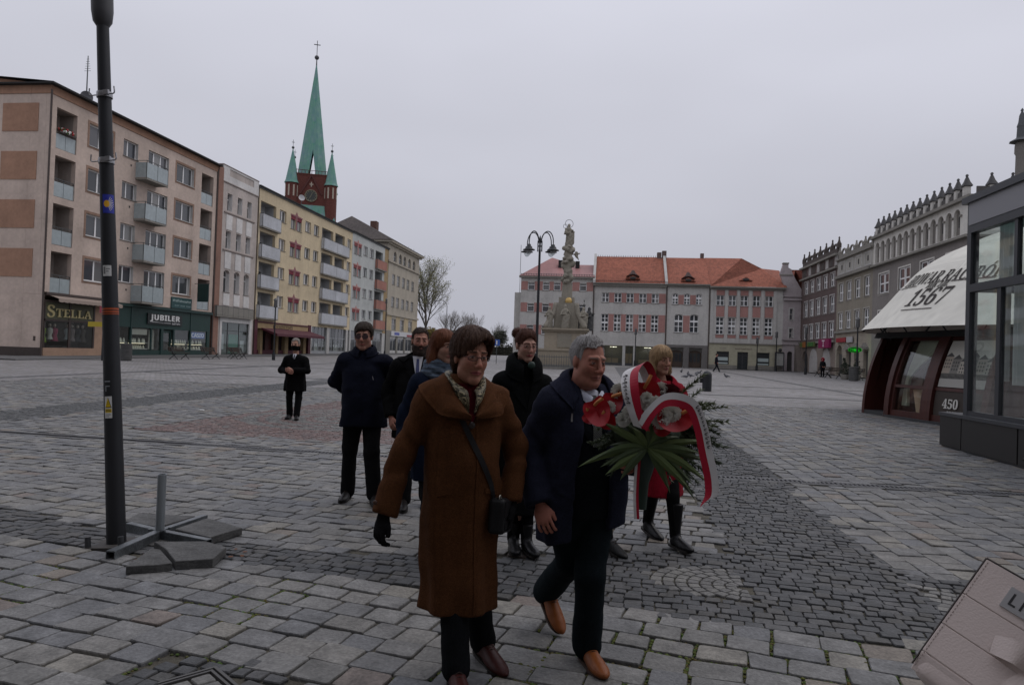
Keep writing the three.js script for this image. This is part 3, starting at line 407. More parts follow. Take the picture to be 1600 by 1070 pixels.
B_: { // B: narrow tenement with pale panels
  const B = building('narrow_tenement', 'narrow grey beige tenement with white panels between tall windows', 'L', 63.5, 71.45, .3);
  const beige = wallM(.62, .55, .5), whitep = wallM(.82, .8, .77), rose = wallM(.34, .19, .14);
  const cx = [65.37, 67.34, 69.28], holes = [];
  for (const c of cx) holes.push([c, c + .92, 14.42, 16.12], [c - .05, c + .9, 10.75, 12.45], [c - .18, c + .92, 6.48, 8.64, .3]);
  wall(B, 64.35, 71.45, 4.0, 18.6, holes, beige, .4);
  B.part('wall', beige, [[63.52, 71.44, .3, 18.5, -11, -.42], [64.35, 64.75, .3, 4.0, -.4, 0], [71.0, 71.45, .3, 4.0, -.4, 0]]);
  B.part('corner_pilaster', rose, [[63.5, 64.345, .3, 18.3, -.41, .12]]); B.part('corner_pilaster', wallM(.44, .36, .3), [[64.34, 64.5, .3, 18.4, -.1, .05]]);
  B.part('parapet', whitep, [[64.35, 71.45, 17.15, 17.8, .001, .06], [64.35, 65.55, 17.8, 18.66, .001, .06], [70.38, 71.45, 17.8, 18.66, .001, .06], [65.55, 70.38, 18.48, 18.66, .001, .06]]);
  B.part('ledge', mat(lin(.25, .21, .19), .8), [[64.8, 70.85, 14.15, 14.25, .001, .1], [64.8, 70.85, 10.5, 10.6, .001, .1], [64.35, 71.45, 17.05, 17.15, .001, .08], [64.3, 71.45, 18.66, 18.74, -.4, .1]]);
  for (const c of cx) {
    win(B, c, c + .92, 14.42, 16.12, { rec: .34, cols: 2, rowsAt: [.68], sill: false }); win(B, c - .05, c + .9, 10.75, 12.45, { rec: .34, cols: 2, rowsAt: [.68], sill: false }); win(B, c - .18, c + .92, 6.48, 8.64, { rec: .34, cols: 2, rowsAt: [.68], arch: .3 });
    for (const [v0, v1] of [[12.58, 14.02], [8.78, 10.42], [5.2, 6.36]]) B.part('wall_panel', whitep, [[c - .14, c + 1.0, v0, v1, .001, .05]]);
    for (const [v0, v1, w] of [[14.42, 16.12, .92], [10.75, 12.45, .9], [6.48, 8.3, .92]]) B.part('window_jamb', whitep, [[c + w - .013, c + w - .002, v0, v1, -.33, -.003]]);
  }
  balcony(B, 63.6, 70.7, 4.16, 5.08, .4, M.concrete, { n: 7 });
  B.part('shop_frame', whitep, [[64.75, 71.0, 3.56, 4.0, -.05, .1], [64.75, 65.1, .3, 3.56, -.05, .1], [70.52, 71.0, .3, 3.56, -.05, .1]]);
  B.part('shop_mullion', M.darkframe, [[66.4, 66.47, .35, 3.5, -.1, -.04], [68.6, 68.67, .35, 3.5, -.1, -.04], [65.1, 70.5, 2.7, 2.76, -.1, -.045]]);
  for (const [a, b] of [[65.12, 66.4], [66.47, 68.6], [68.67, 70.5]]) new MB().box(B.u(a), B.u(b), B.v(.32), B.v(3.54), -.08, -.07).build('display_pane', M.pane, B.g);
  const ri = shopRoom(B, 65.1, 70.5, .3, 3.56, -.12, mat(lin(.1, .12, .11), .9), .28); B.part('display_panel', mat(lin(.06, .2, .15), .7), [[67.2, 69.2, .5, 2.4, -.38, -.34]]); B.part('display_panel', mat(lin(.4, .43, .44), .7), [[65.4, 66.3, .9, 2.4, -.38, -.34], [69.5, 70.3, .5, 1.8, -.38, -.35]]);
}
function redPair(B, a, b, c, d, red, frm) {  // two narrow windows under a pointed pink surround
  const w = (b - a - .4) / 2; for (const s of [a, a + w + .4]) { win(B, s, s + w, c, d, { rec: .12, cols: 2, fr: M.oldwood, sillM: M.concrete, gl: M.glass[2] }); B.part('blind_box', red, [[s + .05, s + w - .05, d - .42, d - .02, -.11, .01]]); }
  const g = new THREE.Shape(), x = t => B.u(t), m = (a + b) / 2; g.moveTo(x(a - .12), B.v(d)); g.lineTo(x(b + .12), B.v(d)); g.lineTo(x(b + .12), B.v(d + .14)); g.lineTo(x(m + .3), B.v(d + .2)); g.lineTo(x(m), B.v(d + .6)); g.lineTo(x(m - .3), B.v(d + .2)); g.lineTo(x(a - .12), B.v(d + .14)); g.closePath();
  const s = new MB().ext(g, .05, .001); s.box(x(a + w + .06), x(a + w + .34), B.v(c), B.v(d), .001, .05); s.build('window_surround', frm, B.g);
}
{ // C: long cream block
  const B = building('apartment_building', 'long cream yellow apartment block with white balconies above maroon awning', 'L', 71.5, 100.1, .42);
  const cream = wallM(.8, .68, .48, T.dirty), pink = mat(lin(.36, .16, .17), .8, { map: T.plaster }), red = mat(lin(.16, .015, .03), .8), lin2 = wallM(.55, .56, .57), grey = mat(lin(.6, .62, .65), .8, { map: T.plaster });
  const holes = [], P = 3.25;
  for (const r of rows4) { const k = r * P; holes.push([72.15, 75.75, 14.05 - k, 16.87 - k], [76.65, 78.3, 15.5 - k, 16.82 - k], [79.55, 80.85, 15.2 - k, 16.75 - k], [81.25, 82.55, 15.2 - k, 16.75 - k], [83.6, 85.28, 15.55 - k, 16.85 - k], [86.25, 87.88, 15.55 - k, 16.88 - k], [88.85, 92.7, 14.2 - k, 16.97 - k], [93.45, 97.0, 14.2 - k, 17.02 - k], [98.1, 99.6, 15.68 - k, 17.0 - k]); }
  wall(B, 71.5, 100.1, 4.0, 18.25, holes, cream);
  B.part('wall', cream, [[71.52, 100.08, 4.0, 18.15, -11, -1.45], [71.5, 71.7, 4.0, 18.2, -1.44, -.33], [71.7, 100, 17.4, 18.2, -1.44, -.33], [71.52, 100.08, .42, 4.0, -11, -2.5]]);
  B.part('roof', M.roofdark, [[71.5, 100.2, 18.25, 18.4, -11.2, .25]]); B.part('gutter', M.rail, [[71.5, 100.2, 18.12, 18.24, .01, .14]]);
  for (const r of rows4) {
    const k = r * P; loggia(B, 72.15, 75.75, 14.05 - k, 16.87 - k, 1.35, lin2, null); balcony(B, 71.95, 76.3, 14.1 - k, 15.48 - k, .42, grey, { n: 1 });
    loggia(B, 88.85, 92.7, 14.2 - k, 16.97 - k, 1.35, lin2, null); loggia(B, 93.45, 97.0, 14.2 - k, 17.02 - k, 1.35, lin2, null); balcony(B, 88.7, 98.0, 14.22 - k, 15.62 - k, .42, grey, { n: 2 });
    for (const [a, b, c, d] of [[76.65, 78.3, 15.5, 16.82], [83.6, 85.28, 15.55, 16.85], [86.25, 87.88, 15.55, 16.88], [98.1, 99.6, 15.68, 17.0]]) win(B, a, b, c - k, d - k, { rec: .2, ft: .08 });
    redPair(B, 79.55, 82.55, 15.2 - k, 16.75 - k, red, pink);
  }
  for (const u of [71.56]) new MB().cyl(B.u(u), 0, B.v(18.2), .05, .05, .05, 8).build('downpipe', M.pipe, B.g);
  const maroon = mat(lin(.1, .012, .025), .7, { map: T.cloth }), tan = wallM(.46, .33, .18);
  B.part('shop_frame', maroon, [[71.55, 72.2, .42, 4.15, -.1, .14], [85.5, 86.2, .42, 4.1, -.1, .14], [72.2, 85.5, 3.84, 4.0, -.1, .12], [72.2, 85.5, .42, .9, -.4, -.3]]);
  B.part('sign_panel', tan, [[72.2, 85.5, 3.25, 3.84, -.1, .05]]); B.part('sign_board', mat(lin(.05, .02, .012), .6), [[76.0, 80.9, 3.3, 3.72, .05, .09]]); letters(B, 'RESTAURACJA', .3, 76.2, 3.36, .09, mat(lin(.38, .27, .12), .6), serif, 4.5, .02);
  B.part('pillar', tan, [[73.4, 73.9, .42, 3.25, -.5, -.1], [77.2, 77.7, .42, 3.25, -.5, -.1], [79.4, 80.3, .42, 3.25, -.5, -.1], [84.6, 85.4, .42, 3.25, -.5, -.1]]);
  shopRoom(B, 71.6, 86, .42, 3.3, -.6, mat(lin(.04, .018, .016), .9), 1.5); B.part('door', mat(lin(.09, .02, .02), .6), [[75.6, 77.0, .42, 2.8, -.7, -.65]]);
  { const a = new MB(), x0 = B.u(73.2), x1 = B.u(86.3); a.poly([[[x0, B.v(3.3), .06], [x1, B.v(3.3), .06], [x1, B.v(2.72), 1.9], [x0, B.v(2.72), 1.9]], [[x0, B.v(2.72), 1.9], [x1, B.v(2.72), 1.9], [x1, B.v(2.45), 1.92], [x0, B.v(2.45), 1.92]], [[x0, B.v(3.27), .06], [x0, B.v(2.7), 1.9], [x0, B.v(2.45), 1.9], [x0, B.v(3.1), .06]]]); a.build('awning', maroon, B.g); }
  const grayf = mat(lin(.3, .31, .32), .6);
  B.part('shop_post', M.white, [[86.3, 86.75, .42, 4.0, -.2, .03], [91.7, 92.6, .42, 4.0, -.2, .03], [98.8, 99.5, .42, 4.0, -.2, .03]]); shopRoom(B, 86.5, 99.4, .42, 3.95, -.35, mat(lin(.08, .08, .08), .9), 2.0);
  for (const [a, b, n] of [[86.75, 91.7, 4], [92.6, 98.8, 5]]) { const q = []; for (let i = 0; i <= n; i++) { const u = lerp(a, b, i / n); q.push([u - .04, u + .04, .42, 4.0, -.22, -.14]); } q.push([a, b, 2.6, 2.68, -.215, -.145], [a, b, .42, .9, -.22, -.15]); B.part('shop_mullion', grayf, q); for (let i = 0; i < n; i++) for (const [v0, v1] of [[.9, 2.6], [2.68, 3.98]]) new MB().box(B.u(lerp(a, b, i / n) + .04), B.u(lerp(a, b, (i + 1) / n) - .04), B.v(v0), B.v(v1), -.19, -.18).build('display_pane', v0 > 2 ? M.glass[1] : M.pane, B.g); }
  B.part('display_panel', mat(lin(.35, .35, .33), .8), [[87, 88.4, .9, 2.3, -.9, -.85], [89.3, 90.8, .9, 1.9, -.8, -.75], [93.2, 95, .9, 2.2, -1, -.95], [96, 98, .9, 1.8, -.8, -.75]]);
  const d = thing('satellite_dish', 'pale satellite dish on the cream block roof edge', 'satellite dish', -36.6, 18.4, -81.5); new MB().lathe([[0, 0], [.2, .04], [.38, .13]], 14).tf(g => { g.rotateX(1.3); g.rotateY(.7); g.translate(0, .75, 0); }).build('dish', mat(lin(.45, .45, .45), .6), d); new MB().cyl(0, 0, .7, 0, .04).build('mast', M.rail, d);
}
{ // D: pale blue block with salmon balconies
  const B = building('apartment_building', 'pale blue apartment block with salmon balconies at its end', 'L', 100.15, 117.6, .58);
  const blue = wallM(.62, .66, .67, T.dirty), pink = mat(lin(.42, .2, .18), .8), red = mat(lin(.22, .05, .05), .8), salmon = mat(lin(.44, .2, .15), .85, { map: T.plaster }), yel = wallM(.46, .33, .17);
  const holes = [], P = 3.25;
  for (const r of rows4) { const k = r * P; holes.push([100.9, 102.3, 15.3 - k, 16.9 - k], [102.7, 104.1, 15.3 - k, 16.9 - k], [105.1, 106.9, 15.65 - k, 17.05 - k], [108.05, 109.85, 15.65 - k, 17.08 - k], [110.8, 114.5, 14.3 - k, 17.2 - k]); }
  wall(B, 100.15, 115.6, 4.0, 18.35, holes, blue); B.part('wall', yel, [[115.6, 117.6, 4, 18.35, -.32, 0]]);
  B.part('wall', blue, [[100.17, 117.58, .58, 18.2, -11, -1.45], [100.2, 117.5, 17.5, 18.2, -1.44, -.33]]); B.part('roof', M.roofdark, [[100.15, 117.7, 18.35, 18.5, -11.2, .25]]); B.part('gutter', M.rail, [[100.15, 117.7, 18.22, 18.34, .01, .14]]);
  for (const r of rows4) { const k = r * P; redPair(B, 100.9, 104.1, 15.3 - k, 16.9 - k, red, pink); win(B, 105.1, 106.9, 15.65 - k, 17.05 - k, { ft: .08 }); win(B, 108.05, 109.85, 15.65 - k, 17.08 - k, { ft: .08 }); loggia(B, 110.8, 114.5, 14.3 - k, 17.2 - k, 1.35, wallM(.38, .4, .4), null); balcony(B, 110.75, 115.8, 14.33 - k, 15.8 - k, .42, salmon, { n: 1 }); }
  B.part('shop_post', M.white, [[100.2, 100.7, .58, 4, -.2, .03], [105, 105.5, .58, 4, -.2, .03], [110, 110.5, .58, 4, -.2, .03], [115.5, 117.5, .58, 4, -.2, .03]]);
  for (const [a, b] of [[100.7, 105], [105.5, 110], [110.5, 115.5]]) { B.part('shop_mullion', mat(lin(.3, .31, .32), .6), [[a, b, 2.7, 2.8, -.2, -.1], [(a + b) / 2 - .05, (a + b) / 2 + .05, .58, 2.7, -.2, -.1], [a, b, .58, 1, -.2, -.1]]); for (const [c, d] of [[a, (a + b) / 2 - .05], [(a + b) / 2 + .05, b]]) new MB().box(B.u(c), B.u(d), B.v(1), B.v(3.98), -.17, -.15).build('display_pane', M.glass[Math.floor(R() * 4)], B.g); }
}
{ // E: grey tenement with arched top windows and hipped roof
  const B = building('corner_tenement', 'weathered grey tenement with arched top windows and dark hipped roof', 'L', 117.8, 137.7, .7);
  const gr = wallM(.54, .5, .43, T.dirty), yel = wallM(.6, .5, .33, T.dirty), holes = [], c1 = [120.5, 123.8, 126.6, 129.8, 133.0], c2 = [120.1, 123.0, 126.3, 129.3, 132.6], c4 = [120.7, 125.8, 131.4];
  for (const c of c1) holes.push([c, c + 1.9, 16.75, 18.45, .9]); for (const c of c2) holes.push([c, c + 1.8, 12.65, 14.45], [c, c + 1.8, 8.8, 10.55]); for (const c of c4) holes.push([c, c + 2.5, 4.8, 6.75]);
  wall(B, 117.8, 137.7, 4.6, 19.6, holes, gr); B.part('wall', gr, [[117.82, 137.68, .7, 19.5, -14, -.34]]); B.part('wall_band', yel, [[117.9, 120.6, 4.7, 7.2, .001, .02], [123.3, 125.7, 4.7, 7.2, .001, .02], [128.4, 131.3, 4.7, 7.2, .001, .02], [134, 137.6, 4.7, 7.2, .001, .02]]);
  B.part('cornice', gr, [[117.4, 138.1, 16.3, 16.6, .001, .22], [117.5, 138, 7.25, 7.6, .001, .2], [117.2, 139.0, 19.6, 19.95, -14.5, .7], [117.5, 138.6, 19.3, 19.59, .001, .35]]);
  for (const c of c1) win(B, c, c + 1.9, 16.75, 18.45, { arch: .9, cols: 1, rowsAt: [.5], fr: M.oldwood, rec: .2 }); for (const c of c2) for (const v of [12.65, 8.8]) win(B, c, c + 1.8, v, v + (v > 10 ? 1.8 : 1.75), { rows: 2, fr: M.oldwood, rec: .12, gl: M.glass[2], sillM: M.concrete }); for (const c of c4) win(B, c, c + 2.5, 4.8, 6.75, { rows: 2, fr: M.oldwood, rec: .15 });
  const rf = new MB(), q = (u, v, z) => [B.u(u), B.v(v), z]; rf.poly([[q(117, 19.96, .8), q(139.2, 19.96, .8), q(131, 24.6, -8), q(121, 24.6, -8)], [q(139.2, 19.96, .8), q(139.2, 19.96, -15), q(131, 24.6, -8)], [q(117, 19.96, -15), q(117, 19.96, .8), q(121, 24.6, -8)], [q(139.2, 19.96, -15), q(117, 19.96, -15), q(121, 24.6, -8), q(131, 24.6, -8)]]); const r = rf.build('roof', mat(lin(.13, .12, .115), .9, { map: T.tile }), B.g); const ch = new MB(); B.bx(ch, 131.5, 133, 22, 25.7, -8.2, -7); ch.build('chimney', mat(lin(.13, .075, .06), .9, { map: T.brick }), r);
  B.part('sign_panel', mat(lin(.55, .55, .56), .6), [[120.2, 134.2, 3.75, 4.58, .02, .2]]); B.part('sign_board', mat(lin(.3, .05, .06), .6), [[130, 134.1, 3.8, 4.2, .2, .22]]); B.part('sign_board', mat(lin(.08, .1, .35), .6), [[122, 125, 3.95, 4.4, .2, .22]]);
  B.part('shop_post', M.concrete, [[117.8, 120.2, .7, 4.6, -.3, .01], [123.8, 124.8, .7, 4.6, -.3, .01], [128.8, 129.8, .7, 4.6, -.3, .01], [134, 137.7, .7, 4.6, -.3, .01]]); for (const [a, b] of [[120.2, 123.8], [124.8, 128.8], [129.8, 134]]) { B.part('shop_frame', M.oldwood, [[a, b, 3.3, 3.75, -.3, -.1], [(a + b) / 2 - .06, (a + b) / 2 + .06, .7, 3.3, -.2, -.1], [a, b, .7, 1.2, -.2, -.1]]); new MB().box(B.u(a), B.u(b), B.v(1.2), B.v(3.3), -.17, -.15).build('display_pane', M.glass[3], B.g); }
}
// ---------- back row ----------
const stoneG = wallM(.66, .655, .65, T.dirty), rosy = wallM(.5, .27, .25, T.dirty), tileR = mat(lin(.38, .135, .085), .9, { map: T.tile, bumpMap: T.tileB, bumpScale: .03 });
function roofPoly(B, name, m, quads) { const f = new MB(); f.poly(quads.map(q => q.map(p => [B.u(p[0]), B.v(p[1]), p[2]]))); return f.build(name, m, B.g); }
function eye(B, u, w, v, z, m, tall) { // eyebrow dormer with a pale hood
  const s = new THREE.Shape(); s.moveTo(-w, 0); s.quadraticCurveTo(-w * .4, .1, -w * .3, .28); s.quadraticCurveTo(0, .5, w * .3, .28); s.quadraticCurveTo(w * .4, .1, w, 0); s.closePath();
  const d = new MB().ext(s, .9, 0).tf(g => g.translate(B.u(u), B.v(v), z - .55)).build('dormer', m, B.g);
  new MB().add(new THREE.SphereGeometry(.3, 12, 8)).tf(g => { g.scale(1.4, .62, .35); g.translate(B.u(u), B.v(v) + .12, z + .3); }).build('dormer_window', M.inside, d);
  if (tall) { const t = new THREE.Shape(); t.moveTo(-w * .9, .2); t.quadraticCurveTo(-w * .35, .45, -w * .24, .85); t.lineTo(-.1, .98); t.lineTo(.1, .98); t.lineTo(w * .24, .85); t.quadraticCurveTo(w * .35, .5, w * .9, .2); t.quadraticCurveTo(0, .75, -w * .9, .2); new MB().ext(t, .5, 0).tf(g => { g.rotateX(-.35); g.translate(B.u(u), B.v(v), z - .35); }).build('dormer_hood', M.roofdark2, d); }
}
M.roofdark2 = mat(lin(.24, .17, .155), .9, { map: T.stone });
{ // F1
  const B = building('office_building', 'grey office block with rose window bands and pale red metal roof', 'B', -10.2, -1.5, .46), holes = [], cols = [[-9.36, -8.53], [-7.58, -6.76], [-6.26, -5.45], [-4.85, -4.05], [-3.2, -2.37]];
  for (const [a, b] of cols) holes.push([a, b, 9.1, 10.0], [a, b, 6.5, 7.48], [a, b, 3.85, 4.9]);
  wall(B, -10.2, -1.5, .46, 10.55, holes, stoneG); B.part('wall', stoneG, [[-10.18, -1.52, .46, 10.5, -9, -.34], [-11.06, -10.2, .46, 8.86, -9, -1.2]]);
  for (const [v0, v1] of [[9.08, 10.13], [6.48, 7.58], [3.83, 4.95]]) { let p = -10.15; for (const [a, b] of [...cols, [-1.55, 0]]) { if (!(p < -8 && a > -3)) { const e = Math.min(a, -1.6); if (v0 > 9 || p < -3.5) B.part('wall_band', rosy, [[p, e, v0, v1, .001, .03]]); } p = b; } }
  for (const [a, b] of cols) for (const [c, d] of [[9.1, 10.0], [6.5, 7.48], [3.85, 4.9]]) win(B, a, b, c, d, { cols: 1, rowsAt: [.72], ft: .07, gl: M.glass[[1, 5, 2][Math.floor(R() * 3)]] });
  B.part('cornice', M.concrete, [[-10.4, -1.45, 10.55, 10.75, -.2, .35]]);
  const pm = mat(lin(.36, .16, .15), .55, { map: T.plaster }); roofPoly(B, 'roof', pm, [[[-10.4, 10.76, .4], [-1.45, 10.76, .4], [-1.45, 12.75, -4.5], [-6.9, 12.75, -4.5]], [[-10.4, 10.76, -9], [-10.4, 10.76, .4], [-6.9, 13.6, -4.5]], [[-6.9, 12.75, -4.5], [-1.45, 12.75, -4.5], [-1.45, 10.7, -9], [-10.4, 10.76, -9]], [[-10.4, 10.76, .4], [-3.6, 12.6, -4.45], [-6.9, 13.6, -4.5]], [[-6.9, 13.6, -4.5], [-3.6, 12.6, -4.45], [-10.4, 10.76, -9]]]);
  const sn = new MB(); for (let u = -10.2; u < -1.6; u += .3) sn.box(B.u(u), B.u(u) + .06, B.v(10.8), B.v(11.05), .1, .14); sn.box(0, 8.7, B.v(10.98), B.v(11.02), .1, .14); sn.build('snow_guard', M.rail, B.g); B.part('chimney', M.roofdark, [[-3.9, -3.4, 11.6, 13.0, -3.5, -2.9], [-6.0, -5.5, 12, 13.1, -3.5, -3]]);
  new MB().cyl(B.u(-10.45), B.v(8.8), B.v(14.6), -1, .03, .03, 6).build('flag_pole', M.rail, B.g);
}
const win4 = { cols: 2, rows: 2, ft: .065, fr: M.pvc, rec: .18 }, win6 = { cols: 2, rowsAt: [.25, .5, .75], transom: .5, ft: .065, fr: M.pvc, rec: .18 };
{ // F2
  const B = building('townhouse', 'grey townhouse with steep orange tile roof and wide glazed shop', 'B', -1.45, 6.93, .46), cols = [[-.53, .3], [.92, 1.75], [2.33, 3.18], [3.8, 4.67], [5.24, 6.08]], holes = [];
  for (const [a, b] of cols) holes.push([a, b, 7.86, 8.96], [a, b, 4.47, 6.46]);
  wall(B, -1.45, 6.93, 2.8, 10.0, holes, stoneG); B.part('wall', stoneG, [[-1.43, 6.91, 2.8, 10, -8.6, -.34], [-1.43, 6.91, .46, 2.8, -8.6, -2.2], [-1.45, -.5, .46, 2.8, -2.2, 0]]);
  for (const [c, d] of [[7.84, 8.98], [4.45, 6.48]]) for (let i = 0; i < 5; i++) B.part('wall_band', rosy, [[cols[i][1], i < 4 ? cols[i + 1][0] : 6.85, c, d, .001, .03]]);
  for (const [a, b] of cols) { win(B, a, b, 7.86, 8.96, win4); win(B, a, b, 4.47, 6.46, win6); }
  B.part('cornice', M.concrete, [[-1.6, 6.93, 9.75, 10.0, .001, .35], [-1.6, 6.93, 10.0, 10.12, -.3, .5]]);
  roofPoly(B, 'roof', tileR, [[[-1.6, 10.13, .5], [6.75, 10.13, .5], [6.75, 13.8, -4.2], [-1.6, 13.8, -4.2]], [[-1.6, 13.8, -4.2], [6.75, 13.8, -4.2], [6.75, 10.1, -8.8], [-1.6, 10.1, -8.8]]]);
  for (const u of [-1.62, 6.72]) { const s = polyShape([[.55, 10.05], [-4.2, 13.85], [-4.2, 14.15], [.55, 10.4]].map(p => [p[0], B.v(p[1])])); new MB().ext(s, .3).tf(g => { g.rotateY(-Math.PI / 2); g.translate(B.u(u) + .28, 0, 0); }).build('fire_wall', M.white, B.g); }
  const rg = new MB(); for (let u = -1.2; u < 6.6; u += .28) { rg.box(B.u(u), B.u(u) + .05, B.v(13.78), B.v(13.98), -4.25, -4.15); } rg.build('ridge_tile', M.roofdark2, B.g); eye(B, 3.0, .85, 10.62, -.1, tileR, true); B.part('chimney', M.roofdark2, [[6.0, 6.5, 13.2, 14.4, -4.8, -4], [6.6, 7.1, 13.2, 14.6, -4.8, -4]]);
  const sg = new MB(); for (let u = -1.4; u < 6.7; u += .22) sg.box(B.u(u), B.u(u) + .04, B.v(10.2), B.v(10.42), .3, .33); sg.box(0, 8.2, B.v(10.36), B.v(10.4), .3, .33); sg.build('snow_guard', M.roofdark2, B.g);
  for (const u of [-1.5, 6.96]) new MB().cyl(B.u(u), 0, B.v(10), .08, .07, .07, 8).build('downpipe', M.pipe, B.g);
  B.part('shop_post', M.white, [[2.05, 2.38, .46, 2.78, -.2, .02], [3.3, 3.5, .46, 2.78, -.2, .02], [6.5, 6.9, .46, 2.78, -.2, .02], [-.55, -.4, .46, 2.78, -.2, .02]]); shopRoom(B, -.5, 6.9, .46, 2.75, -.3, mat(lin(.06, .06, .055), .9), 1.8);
  for (const [a, b] of [[-.4, 2.05], [2.38, 3.3], [3.5, 6.5]]) { B.part('shop_mullion', M.darkframe, [[a, b, .46, .75, -.15, -.08], [(a + b) / 2 - .03, (a + b) / 2 + .03, .75, 2.75, -.15, -.08]]); for (const [c, d] of [[a, (a + b) / 2 - .03], [(a + b) / 2 + .03, b]]) new MB().box(B.u(c), B.u(d), B.v(.75), B.v(2.76), -.12, -.11).build('display_pane', M.pane, B.g); }
  for (const u of [.6, 4.6]) { B.part('shop_lamp', new THREE.MeshStandardMaterial({ color: 0xffffff, emissive: 0xfff6dc, emissiveIntensity: 1.4 }), [[u, u + .8, 2.6, 2.66, -1.0, -.8]]); const p = new THREE.PointLight(0xfff2d8, 2.2, 6); p.position.set(B.u(u + .4), B.v(2.45), -.9); p.castShadow = true; B.g.add(p); }
  B.part('display_shelf', mat(lin(.2, .15, .1), .8), [[0, 1.6, .75, 1.3, -1.4, -1.1], [4, 6.2, .75, 1.2, -1.4, -1.1], [2.45, 3.2, .75, 1.9, -1.5, -1.3]]);
}
{ // F3
  const B = building('townhouse', 'grey townhouse with orange roof above two dark arched portals', 'B', 6.97, 11.83, .46), c1 = [[7.6, 8.3], [8.93, 9.63], [10.29, 10.98]], c2 = [[7.9, 8.9], [9.66, 10.66]], holes = [];
  for (const [a, b] of c1) holes.push([a, b, 7.8, 9.08, .2]); for (const [a, b] of c2) holes.push([a, b, 4.55, 6.66, .25]); const po = [[7.6, 9.07], [9.66, 11.18]]; for (const [a, b] of po) holes.push([a, b, .47, 2.8]);
  wall(B, 6.97, 11.83, .46, 10.0, holes, stoneG); B.part('wall', stoneG, [[6.99, 11.81, .46, 10, -8.6, -.9], [6.99, 11.81, 3.0, 10, -.9, -.34]]);
  B.part('wall_band', rosy, [[8.3, 8.93, 7.8, 8.9, .001, .03], [9.63, 10.29, 7.8, 8.9, .001, .03], [8.9, 9.66, 4.55, 6.5, .001, .03]]);
  for (const [a, b] of c1) win(B, a, b, 7.8, 9.08, { ...win6, rowsAt: [.3, .6], transom: .6, arch: .2 }); for (const [a, b] of c2) win(B, a, b, 4.55, 6.66, { ...win6, arch: .25, rowsAt: [.33, .62], transom: .62 });
  B.part('stone_cladding', wallM(.2, .19, .19, T.dirty), [[6.99, 7.6, .46, 3.1, .001, .05], [9.07, 9.66, .46, 3.1, .001, .05], [11.18, 11.8, .46, 3.1, .001, .05], [7.6, 9.07, 2.8, 3.1, .001, .05], [9.66, 11.18, 2.8, 3.1, .001, .05]]);
  const wd = mat(lin(.1, .065, .045), .7, { map: T.wood }); for (const [a, b] of po) { const s = polyShape(archPts(B.u(a) + .05, B.u(b) - .05, 0, B.v(2.5), .35)), d = new MB().ext(s, .05, -.6).build('portal_door', wd, B.g); for (let i = 0; i < 3; i++) new MB().box(lerp(B.u(a), B.u(b), .1 + i * .28), lerp(B.u(a), B.u(b), .1 + i * .28 + .22), .7, 1.7, -.55, -.53).build('pane', M.glass[0], d); }
  B.part('cornice', M.concrete, [[6.97, 11.83, 9.85, 10.02, .001, .3], [6.97, 11.83, 10.02, 10.16, -.3, .45]]); roofPoly(B, 'roof', tileR, [[[7.02, 10.17, .45], [11.83, 10.17, .45], [11.83, 13.9, -5], [7.02, 13.9, -5]], [[7.02, 13.9, -5], [11.83, 13.9, -5], [11.83, 10.1, -9], [7.02, 10.1, -9]]]); eye(B, 9.35, .85, 10.5, -.1, tileR, true);
  new MB().cyl(B.u(11.83), 0, B.v(10), .1, .06, .06, 8).build('downpipe', M.pipe, B.g); B.part('chimney', M.roofdark2, [[11.3, 11.7, 13.4, 14.5, -5.5, -5]]);
}
